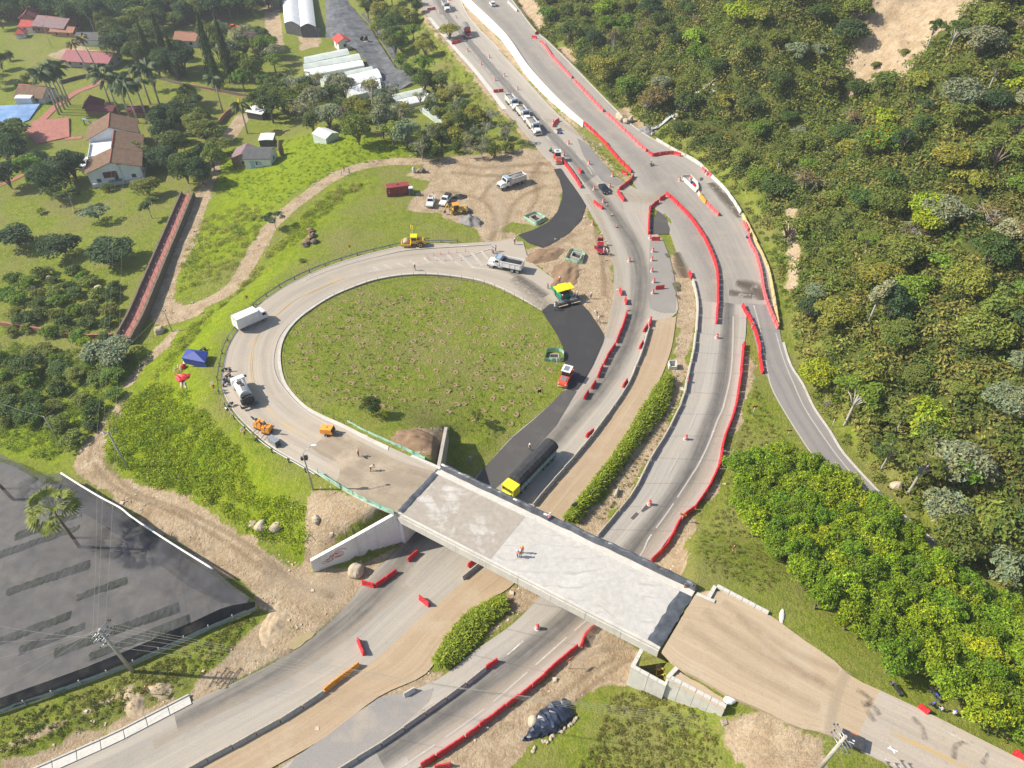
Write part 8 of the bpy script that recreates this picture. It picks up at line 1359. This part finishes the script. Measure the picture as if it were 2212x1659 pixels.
# --- trees of the gardens and the nursery (crown centre in image pixels, radius, height)
def band(poly, n, kinds, cols, lab, grp, Rr=(2.8, 4.6), dmin=4.6, Hk=(1.5, 2.1)):
    q = np.array([crown_at(a, b, 6) for a, b in poly])[:, :2]; out = []
    for _ in range(n*60):
        if len(out) >= n: break
        x, y = PR.uniform(q[:, 0].min(), q[:, 0].max()), PR.uniform(q[:, 1].min(), q[:, 1].max())
        if inpoly(np.array([x]), np.array([y]), q)[0] and all((x-a)**2+(y-b)**2 > dmin**2 for a, b in out): out.append((x, y))
    out.sort(key=lambda a: a[0]); cnt = {}
    for x, y in out:
        k = kinds[PR.integers(len(kinds))]; c = cols[PR.integers(len(cols))]; R = PR.uniform(*Rr)*(1.5 if k != 'shrub' else 1.2); look = WORD[c]+{'broad': ' leafy tree', 'sparse': ' thin tree', 'bamboo': ' bamboo clump', 'grey': ' half-bare tree', 'shrub': ' rounded bush', 'conifer': ' conifer', 'tall': ' tall tree'}[k]; i = cnt.get(look, 0); cnt[look] = i+1
        tree((x, y, float(hz(x, y))), R, R*PR.uniform(*Hk), k, GREENS[c], f'{nth(i)} {look} from the left {lab}', grp, 'bush' if k == 'shrub' else 'bamboo' if k == 'bamboo' else 'tree', {'shrub': 'bush', 'bamboo': 'bamboo_clump'}.get(k, 'tree'))
band([(1830,880),(1990,900),(2240,990),(2240,1290),(2110,1215),(2010,1110),(1920,1020)], 26, ['broad', 'broad', 'bamboo', 'tall'], ['olive', 'dark', 'fresh', 'grey_green', 'olive'], 'behind the branch road end', 'trees behind the branch road end', (2.6, 4.0), 5.5)
band([(110,-30),(590,-30),(585,14),(420,32),(330,58),(250,66),(200,48),(130,40)], 105, ['broad', 'broad', 'broad', 'bamboo'], ['deep', 'dark', 'deep', 'olive'], 'in the far dark wood', 'trees of the far wood', (3.4, 5.2), 4.4)
band([(325,165),(400,192),(470,205),(466,330),(425,400),(385,420),(345,345),(325,250)], 17, ['broad', 'broad', 'sparse'], ['dark', 'deep', 'olive'], 'between the villa and the shaded lane', 'trees between the villa and the lane', (2.6, 3.8), 5.2)
band([(-30,262),(60,305),(140,335),(188,400),(120,425),(-30,400)], 8, ['broad'], ['dark', 'deep', 'fresh'], 'on the lawn below the courts', 'trees below the courts', (2.8, 3.8), 6)
band([(-20,92),(60,100),(120,150),(60,190),(-20,180)], 9, ['shrub', 'broad'], ['olive', 'yellowish', 'dark'], 'in the far garden by the sports court', 'bushes of the far garden', (1.6, 2.6), 5)
band([(-20,-30),(110,-30),(120,20),(60,40),(-20,50)], 22, ['broad'], ['deep', 'dark'], 'behind the far red roofs', 'trees behind the far red roofs', (3.2, 4.8), 4.2)
band([(240,66),(330,62),(345,100),(395,112),(400,170),(330,150),(262,128),(238,96)], 17, ['broad'], ['deep', 'dark'], 'in the dark clump before the conifers', 'trees of the dark clump', (3.2, 5), 4.2)
band([(430,80),(560,66),(592,110),(602,175),(645,190),(640,262),(560,232),(515,190),(480,130)], 30, ['broad', 'broad', 'sparse', 'bamboo'], ['olive', 'grey_green', 'dark', 'fresh'], 'between the conifers and the nursery', 'trees beside the nursery', (2.8, 4.4), 4.4)
band([(640,192),(720,178),(830,198),(850,238),(900,272),(880,300),(800,296),(700,282),(640,262)], 30, ['broad', 'bamboo', 'sparse', 'grey', 'broad'], ['olive', 'dark', 'yellowish', 'grey_green'], 'below the nursery greenhouses', 'trees below the nursery', (2.6, 4.2), 3.8)
band([(770,-20),(900,-20),(905,70),(940,150),(965,205),(900,180),(860,130),(820,76)], 34, ['broad', 'shrub', 'bamboo'], ['olive', 'yellowish', 'dark', 'fresh'], 'on the bank between nursery and highway', 'trees of the highway bank', (2.2, 4.0), 3.6)
band([(900,205),(985,180),(1060,240),(1105,290),(1110,318),(1000,325),(900,322),(950,270)], 40, ['shrub', 'broad', 'shrub', 'grey'], ['olive', 'grey_green', 'yellowish', 'dark'], 'on the scrubby slope under the highway', 'bushes of the scrubby slope', (1.8, 3.0), 3.0)
band([(0,575),(150,560),(245,600),(225,715),(100,700),(0,690)], 34, ['shrub'], ['olive', 'dark', 'fresh'], 'in the orchard', 'orchard bushes', (1.5, 2.4), 3.4, (.9, 1.2))
band([(-20,735),(110,745),(255,770),(240,850),(150,930),(-20,890)], 26, ['shrub', 'shrub', 'broad'], ['dark', 'fresh', 'olive'], 'in the overgrown field', 'bushes of the overgrown field', (1.6, 2.6), 3.6, (.8, 1.2))
for i, (cx, cy, R, H, k, c, l) in enumerate([(28,275,5,7,'broad','dark','dark rounded tree left of the paved court'),(12,330,4,6,'broad','deep','dark tree at the left edge below the sports court'),(55,352,3.6,5,'broad','fresh','light green rounded tree below the court'),(135,355,5.5,8.5,'broad','deep','big dark tree in front of the villa steps'),(120,395,4.2,7,'broad','dark','dark tree lower left of the villa'),(285,325,4.2,8,'sparse','olive','olive thin-leaved tree hiding the villa side'),(352,245,5.2,8,'broad','deep','dark tree close behind the villa roof end'),(330,330,4.4,7,'broad','deep','dark tree right of the villa wall'),(372,300,4.5,8,'broad','dark','dark tree between the villa and the lane'),(395,215,4.2,7,'broad','olive','olive tree by the conifers'),(440,275,4.6,8,'broad','olive','rounded olive tree beside the shaded lane'),(470,310,3.5,6,'broad','olive','smaller olive tree left of the workshop'),(430,370,4.0,6.5,'broad','yellowish','yellowish tree at the end of the red walk'),(312,395,3.6,6,'broad','olive','brownish crowned tree in front of the villa'),(232,400,2,2.6,'shrub','olive','clipped bush under the villa balcony'),(87,452,1.5,1.9,'shrub','lime','round clipped bright bush on the lawn'),
    (28,505,4.6,6,'broad','deep','dark spreading tree at the left lawn edge'),(128,520,4.4,6.5,'broad','deep','dark double-crowned tree left on the lawn'),(235,535,5.0,7,'broad','deep','largest dark tree on the lawn, nearest the red walk'),(205,455,3.5,5,'sparse','grey_green','thin grey tree on the lawn'),(148,425,3.5,6,'tall','dark','slender tree with bare trunk on the lawn'),(318,445,3.2,6,'tall','dark','slender tree with dark trunk beside the inner stone wall'),(222,760,4.2,6,'broad','grey_green','grey-green tree under the wall corner'),(182,735,1.8,2.6,'shrub','lime','bright yellow-green bush beside the red-capped wall'),(590,470,2.6,5,'tall','deep','thin dark-leaved tree leaning over the dirt road'),(800,872,2.3,4,'flower','dark','small tree with orange-red flowers on the grass island'),(831,892,.8,2.2,'broad','lime','sapling with light green crown on the grass island'),(1032,895,1.8,3.6,'sparse','olive','wispy young tree on the lower grass island'),(652,560,1,1,'shrub','olive','low bush by the dumped rocks'),(970,62,4,6,'broad','yellowish','yellow-green tree overhanging the far lane edge')]):
    tree(crown_at(cx, cy, H), R*(1.0 if k == 'shrub' or H < 5 else 1.42), H, k, GREENS[c], l, None, 'bush' if k == 'shrub' else 'tree', 'bush' if k == 'shrub' else 'tree')
for i, (x, y) in enumerate([(1890,148),(1908,168),(1828,190),(1868,206),(1926,176),(1950,120)]): tree(G(x, y), 1.9, 2.2, 'shrub', GREENS['olive'], f'{nth(i)} lone shrub on the bare landslide scar', 'shrubs on the landslide scar', 'shrub', 'shrub')
for cx, cy, R, H, l in ((312,95,2.0,15,'leftmost tall conifer of the pair above the palms'),(348,95,2.4,18,'second tall conifer with twin-looking top above the palms'),(372,120,2.6,13,'dark conifer tucked right of the twin-topped one'),(443,95,2.6,20,'tallest conifer left of the tan-roofed cottage'),(482,105,2.8,20,'tall dark conifer nearest the grey flowering tree'),(462,150,2.6,12,'lower conifer between the two tallest')): tree(crown_at(cx, cy, H*1.15, .5), R*1.35, H*1.15, 'conifer', (.085,.12,.035), l, 'tall conifers behind the villa', name='conifer')
tree(crown_at(541,82,10), 5, 10, 'grey', (.3,.22,.2), 'large half-bare tree with pinkish grey bloom near the pale road', None); tree(crown_at(735,245,8), 3.6, 8, 'grey', (.28,.21,.18), 'pinkish grey half-bare tree below the white greenhouses', None)
# --- palms
def palm_mesh(v, fan=False):
    rng = np.random.default_rng(500+v); V = []; T = []; nf = 26 if fan else 17
    for f in range(nf):
        a = 2*PI*f/nf+rng.normal()*.15; el = rng.uniform(-.35, 1.15) if fan else rng.uniform(.05, 1.1); L = 1.0; d = np.array([math.cos(a), math.sin(a), 0]); sd = np.array([-d[1], d[0], 0]); p = np.zeros(3); vel = d*math.cos(el)+[0, 0, math.sin(el)]
        if fan:
            c = vel*.55
            for k in range(9):
                w = (k-4)/4*1.05; q = (vel*math.cos(w)+sd*math.sin(w)); m_ = c+q*.32; e2 = c+q*.55-[0, 0, .12+.1*abs(w)]; o = np.cross(q, vel+[0, 0, .3])*.0+sd*.055; V += [c, m_+o, e2, m_-o]; T.append(1+rng.normal()*.2)
            V += [p-sd*.012, p+sd*.012, c+sd*.012, c-sd*.012]; T.append(1.3)
        else:
            for k in range(9):
                q = p+vel*(L/9); vel = vel+np.array([0, 0, -.2]); vel /= np.linalg.norm(vel); wd = .17*math.sin(PI*(k+1.2)/10.5)
                for s in (-1, 1): V += [p, q, q+sd*s*wd-[0, 0, wd*.9]+vel*.05, p+sd*s*wd-[0, 0, wd*.9]+vel*.05]; T.append(1+rng.normal()*.2)
                p = q
    T = np.array(T)[:, None]*np.ones((1, 3)); return qmesh('crown', np.array(V), np.clip(T, .3, 2), LEAF)
PM = [palm_mesh(i) for i in range(3)]; FM = palm_mesh(9, True)
def palm(base, H, R, label, grp, fan=False, col=(.085,.125,.045), lean=(0, 0), spike=False):
    r = empty('palm_tree', label, 'palm tree', base, RNG.random()*6, grp); lx, ly = lean; r.rotation_euler.z = 0; MB().tube([(0, 0, -.3), (lx*.4, ly*.4, H*.5), (lx, ly, H)], [H*.022+.06, H*.017+.05, .1], 8).build('trunk', M['wood'] if fan else PALEBARK, r); c = link('crown', FM if fan else PM[RNG.integers(3)], r, (lx, ly, H), RNG.random()*6); c.scale = (R, R, R); c.color = (*col, 1)
    if spike: MB().blob((lx, ly, H+.6), (.35, .35, 1.1), 0, 3, .2, 8).build('new_frond', M['sign_y'], r)
    return r
rp_ = [(128,248),(133,243),(140,237),(146,231),(152,227)]
for i, (x, y) in enumerate(rp_): palm(G(x, y), 13.5-i*.25, 4.8, f'{nth(i)} royal palm from the left in the row along the brick path', 'royal palms around the villa lawn', spike=i == 1)
for i, (x, y) in enumerate([(258,248),(281,254),(299,266),(317,254),(325,225),(345,226),(243,236)]): palm(G(x, y), 12.5, 4.9, f'{nth(i)} royal palm in the group behind the villa roof, reading clockwise', 'royal palms around the villa lawn', spike=i in (0, 3))
palm(G(481,240), 11, 3.8, 'slim palm left of the shaded lane bend', None); palm(G(535,289), 9.5, 4.0, 'palm with yellow tip over the shaded lane', None, col=(.11,.13,.03), spike=True); palm(G(197,166), 12, 3.0, 'left leaning coconut palm before the pink roof', 'coconut palms', col=(.2,.17,.04), lean=(-2.2, 0)); palm(G(213,158), 12, 3.0, 'right leaning coconut palm before the pink roof', 'coconut palms', col=(.2,.17,.04), lean=(-2.0, 1)); palm(G(172,1182), 9.6, 3.7, 'big fan palm growing through the black shade net', None, True, (.22,.26,.05)); palm(G(30,1080), 9.5, 2.7, 'dark palm trunk through the net at the left edge', None, True, (.14,.165,.035), (-2.0, .4))
# --- ground cover too dense to count: one object each
def mass(name, P3, R, col, nq, size, up=.5, flat=.75, cat=None, label=None, kind='stuff', seed=5, asp=.55):
    rng = np.random.default_rng(seed); n = len(P3); i = np.repeat(np.arange(n), nq); d = rng.normal(size=(n*nq, 3)); d /= np.linalg.norm(d, axis=1)[:, None]; d[:, 2] = np.abs(d[:, 2]); r = R[i][:, None]*rng.uniform(.55, 1.05, (n*nq, 1)); C = P3[i]+d*r*[1, 1, flat]; V = cards(C, d*.6+[0, 0, up]+rng.normal(size=C.shape)*.35, size*rng.uniform(.6, 1.4, len(C))*np.clip(R[i]/2, .45, 1.2), asp, rng); T = col[i]*tints(len(C), rng, .2); return tag(link(name, qmesh(name, V, T, LEAFS)), label, cat, None, kind)
def scat(poly, n, up=0, dminf=None):
    q = np.array([G(*a) for a in poly])[:, :2]; x = PR.uniform(q[:, 0].min(), q[:, 0].max(), n*4); y = PR.uniform(q[:, 1].min(), q[:, 1].max(), n*4); k = inpoly(x, y, q); x, y = x[k][:n], y[k][:n]; return x, y
def cols(x, y, pal, s=18, seed=41):
    w = vnoise(x+900, y+900, s, seed)*.75+PR.random(len(x))*.45; i = np.clip((w*len(pal)/1.2).astype(int), 0, len(pal)-1); return np.array(pal)[i]*(1+PR.normal(size=(len(x), 1))*.12)
x, y = PR.uniform(0, 220, 26000), PR.uniform(55, 410, 26000); d, _, s = near(x, y, FOOT); z = hz(x, y); k = (s > 0) & (d > 1.7); x, y, z, d = x[k], y[k], z[k], d[k]; q = np.stack([x, y, z], 1)-[0, 0, CAM_H]; dep = q@FWD; u, v = 1106+FPX*q[:, 0]/dep, 829.5-FPX*(q@UPV)/dep; sl = np.array([bil(M_SOIL, a, b) for a, b in zip(x, y)]); g = near(x, y, GULLY[:6])[0]; k = (u > -30) & (u < 2245) & (v > -50) & (v < 1690) & (sl < .3) & (g > 2.6); x, y, z, d = x[k][:7600], y[k][:7600], z[k][:7600], d[k][:7600]
R = PR.uniform(1.3, 3.5, len(x))*np.clip(d/6, .42, 1); mass('hillside_undergrowth', np.stack([x, y, z-.2], 1), R, cols(x, y, [(.11,.15,.03),(.2,.225,.04),(.15,.205,.03),(.26,.25,.06),(.1,.14,.03),(.2,.26,.035)]), 76, .66, flat=.9, seed=6)
B1_ = [(240,900),(330,830),(400,850),(445,905),(520,985),(545,1062),(640,1085),(665,1130),(650,1195),(560,1150),(430,1072),(300,1030),(240,1000)]; B2_ = [(800,392),(720,402),(642,478),(560,572),(430,720),(355,800),(330,822),(345,792),(420,695),(522,632),(592,545),(650,520),(730,440)]; B3_ = [(390,560),(440,470),(540,440),(592,448),(545,530),(490,600),(420,625),(385,640)]
for nm, poly, n, pal, rr, nq, sz in (('embankment_scrub', B1_, 620, [(.21,.32,.01),(.33,.41,.01),(.27,.36,.015),(.37,.41,.03)], (.7, 1.6), 70, .5), ('tall_grass', B2_, 520, [(.34,.38,.04),(.28,.36,.025),(.42,.41,.09),(.25,.32,.03)], (.6, 1.4), 60, .5), ('bank_scrub', B3_, 260, [(.3,.36,.045),(.4,.41,.08),(.23,.3,.04)], (.6, 1.3), 60, .5), ('knoll_grass', [(460,335),(700,282),(880,312),(930,330),(830,345),(720,372),(645,412),(600,440),(470,420)], 700, [(.24,.36,.015),(.19,.3,.015),(.3,.4,.015)], (.3, .7), 24, .5), ('field_weeds', [(-20,735),(250,765),(330,770),(240,860),(160,930),(120,1000),(-20,960)], 900, [(.23,.31,.03),(.18,.26,.03),(.29,.36,.04)], (.4, 1.1), 34, .5), ('verge_weeds', [(0,1560),(200,1490),(420,1400),(540,1325),(560,1350),(420,1470),(250,1548),(0,1640)], 420, [(.14,.18,.02),(.2,.2,.04),(.1,.14,.02)], (.25, .6), 24, .45), ('verge_weeds', [(1320,1500),(1400,1490),(1540,1550),(1560,1640),(1480,1720),(1200,1720),(1290,1600)], 700, [(.15,.18,.03),(.22,.21,.05),(.11,.15,.02)], (.2, .55), 22, .42), ('verge_weeds', [(1630,830),(1700,960),(1620,1010),(1600,1130),(1700,1230),(1660,1290),(1540,1240),(1490,1190),(1560,1080)], 520, [(.17,.2,.03),(.24,.22,.06),(.13,.17,.02)], (.2, .5), 20, .42),
    ('median_weeds', [(1443,800),(1490,800),(1460,890),(1400,1000),(1300,1130),(1260,1120),(1400,930)], 200, [(.15,.19,.03),(.2,.2,.05)], (.2, .5), 20, .4), ('median_weeds', [(1255,290),(1290,312),(1350,372),(1345,385),(1290,335)], 130, [(.18,.22,.03),(.24,.22,.06)], (.2, .45), 20, .4), ('bank_weeds', [(880,20),(918,30),(970,110),(1080,240),(1100,285),(1000,200),(930,120)], 420, [(.19,.2,.04),(.24,.23,.06),(.15,.18,.03)], (.5, 1.2), 40, .5), ('lawn_tufts', [(840,880),(1150,700),(1180,850),(1060,960),(960,900),(700,880),(620,780),(760,650),(1000,620)], 900, [(.16,.22,.02),(.2,.22,.04),(.13,.18,.02)], (.12, .35), 14, .42)):
    x, y = scat(poly, n); mass(nm, np.stack([x, y, hz(x, y)], 1), PR.uniform(*rr, len(x)), cols(x, y, pal, 7), nq, sz, seed=len(x), asp=.5)
# --- long grass hedge planted along the earth track, on a low bank
def hedge(label, L, R, h, n):
    A_ = catmull([P(*q) for q in L], .5); B_ = catmull([P(*q) for q in R], .5); r = empty('grass_hedge', label, 'hedge', A_[len(A_)//2]); ra = np.linspace(0, 1, len(A_)); rb = np.linspace(0, 1, len(B_)); t = PR.random(n); w = PR.random(n); a = np.stack([np.interp(t, ra, A_[:, k]) for k in range(3)], 1); b = np.stack([np.interp(t, rb, B_[:, k]) for k in range(3)], 1); c = a*(1-w[:, None])+b*w[:, None]; hh = h*(.35+.65*np.sin(PI*np.clip(w, .08, .92)))*PR.uniform(.6, 1.1, n); an = PR.uniform(0, 2*PI, n); d = np.stack([np.cos(an), np.sin(an), 0*an], 1); sd = np.stack([-d[:, 1], d[:, 0], 0*an], 1)*.09
    m1 = c+d*.25+np.stack([0*hh, 0*hh, hh*.8], 1); e = c+d*PR.uniform(.4, .9, (n, 1))+np.stack([0*hh, 0*hh, hh*PR.uniform(.6, 1.0, n)], 1); V = np.stack([c-sd*.3, m1-sd, e, m1+sd], 1).reshape(-1, 3); o = link('grass_blades', qmesh('grass_blades', V, np.array([(.27,.34,.03)])*tints(n, PR, .28), LEAFS), r); o.matrix_parent_inverse = Matrix.Translation(-Vector(r.location)); return tag(o, kind='stuff')
hedge('long hedge of tall grass between the earth track and the median, above the overpass', [(1440,812),(1408,850),(1358,935),(1313,1004),(1218,1124)], [(1449,835),(1440,880),(1395,940),(1333,1020),(1246,1130)], 2.2, 9000); hedge('mound of tall grass between the carriageways below the overpass', [(1085,1290),(1020,1322),(978,1364),(953,1402),(938,1434)], [(1098,1318),(1060,1345),(1030,1385),(992,1425),(958,1443)], 1.7, 4500)
# ------------------------------------------------------------------ loose stones on the bare earth, wheel ruts in the yard
x, y = np.r_[PR.uniform(-130, 110, 60000), PR.uniform(90, 215, 16000)], np.r_[PR.uniform(34, 230, 60000), PR.uniform(150, 360, 16000)]; ii = np.clip(np.searchsorted(GX, x)-1, 0, len(GX)-2); jj = np.clip(np.searchsorted(GY, y)-1, 0, len(GY)-2); so = M_SOIL[ii, jj]; edge = (so > .15)&(so < .8); k = (so > .3)&((PR.random(len(x)) < .08)|(edge&(PR.random(len(x)) < .75))); x, y = x[k][:4200], y[k][:4200]; n = len(x); sz = PR.uniform(.07, .2, n)*np.where(y > 232, 2.0, 1)*np.where(PR.random(n) < .06, 2.2, 1); z = hz(x, y)
base = np.array([(-1,-1,-.6),(1,-1,-.6),(1,1,-.6),(-1,1,-.6),(-.7,-.7,.6),(.7,-.7,.6),(.7,.7,.6),(-.7,.7,.6)]); V = (base[None]*(1+PR.normal(size=(n, 8, 3))*.22)*sz[:, None, None]+np.stack([x, y, z], 1)[:, None]).reshape(-1, 3); Fq = np.array([(4,5,6,7),(0,1,5,4),(1,2,6,5),(2,3,7,6),(3,0,4,7)]); F = (np.arange(n)[:, None, None]*8+Fq[None]).reshape(-1, 4)
ms = bpy.data.materials.new('loose_stone'); ms.use_nodes = True; at = N(ms.node_tree, 'ShaderNodeAttribute', attribute_name='tint'); ms.node_tree.links.new(at.outputs['Color'], ms.node_tree.nodes['Principled BSDF'].inputs['Base Color']); ms.node_tree.nodes['Principled BSDF'].inputs['Roughness'].default_value = .9
tag(link('loose_stones', mesh_np('loose_stones', V, F, ms, col=np.repeat(np.array([(.4,.33,.25)])*PR.uniform(.55, 1.5, (n, 1)), 8, 0))), kind='stuff')
s_rut = mat_stain('wheel_rut', (.25, .18, .11), .3, .6, .9, .6, .95, True); s_soft = mat_stain('faint_rut', (.3, .22, .14), .3, .65, .8, .35, .95, True); s_lite = mat_stain('dry_earth', (.5, .41, .3), .3, .65, .5, .7, .95)
def rut(pts, w, mat, name='wheel_rut'):
    p = catmull([A(*q) for q in pts], 1.0); L, R = strip(p, w); L = np.array([[a[0], a[1], top(a[0], a[1])] for a in L]); R = np.array([[a[0], a[1], top(a[0], a[1])] for a in R]); return ribbon(name, (L, R), mat, .09, 4, ground, None)
for pts, w in (([(1190,352),(1120,358),(1040,362),(980,352)],3),([(1185,375),(1130,372),(1085,380),(1030,378),(975,372)],2.4),([(1170,350),(1150,380),(1160,420),(1140,460)],2.2),([(1060,520),(1070,480),(1050,440),(1000,420),(950,415)],2.2),([(1090,515),(1095,470),(1120,430),(1180,400)],2.4),([(1100,372),(1060,400),(1040,430)],2),([(1240,505),(1200,530),(1160,545)],2.5),([(1285,500),(1300,560),(1305,640)],1.6),([(560,1210),(640,1260),(720,1290)],1.6),([(200,1000),(260,1060),(380,1110),(500,1180),(590,1250)],1.1),([(215,985),(280,1055),(400,1105),(515,1165),(620,1240)],1.1),([(245,905),(200,960),(190,1000)],1.0),([(1330,1420),(1250,1470),(1150,1560)],1.2),([(1360,1420),(1280,1480),(1190,1560)],1.0)): rut(pts, w, s_rut)
for pts, w in (([(1120,345),(1060,390),(1080,440),(1070,500)],5),([(560,1240),(660,1270),(740,1280)],6),([(700,1265),(760,1250)],4),([(1300,1380),(1240,1440)],4)): rut(pts, w, s_lite, 'dry_earth')
for pts, w in (([(1520,1320),(1620,1400),(1780,1480)],2.0),([(1480,1350),(1600,1440),(1770,1530)],2.0),([(1560,1300),(1700,1400),(1810,1450)],1.6),([(1590,1330),(1690,1420),(1800,1490)],1.4)): rut(pts, w, s_soft)
# ------------------------------------------------------------------ the air: even thin haze round everything
hzm = bpy.data.materials.new('thin_haze'); hzm.use_nodes = True; t = hzm.node_tree; t.nodes.clear(); ho = t.nodes.new('ShaderNodeOutputMaterial'); pv = t.nodes.new('ShaderNodeVolumePrincipled')
pv.inputs['Color'].default_value = (.86, .92, 1.0, 1); pv.inputs['Density'].default_value = .00026; pv.inputs['Anisotropy'].default_value = .2; t.links.new(pv.outputs[0], ho.inputs['Volume'])
zl, zh = float(HH.min())-1, max(float(HH.max()), CAM_H)+22; xe, ye = float(max(-GX[0], GX[-1]))+40, (float(GY[0])-40, float(GY[-1])+40)
haze = MB().box((0, sum(ye)/2, (zl+zh)/2), (2*xe, ye[1]-ye[0], zh-zl)).build('haze', hzm); tag(haze, kind='stuff')
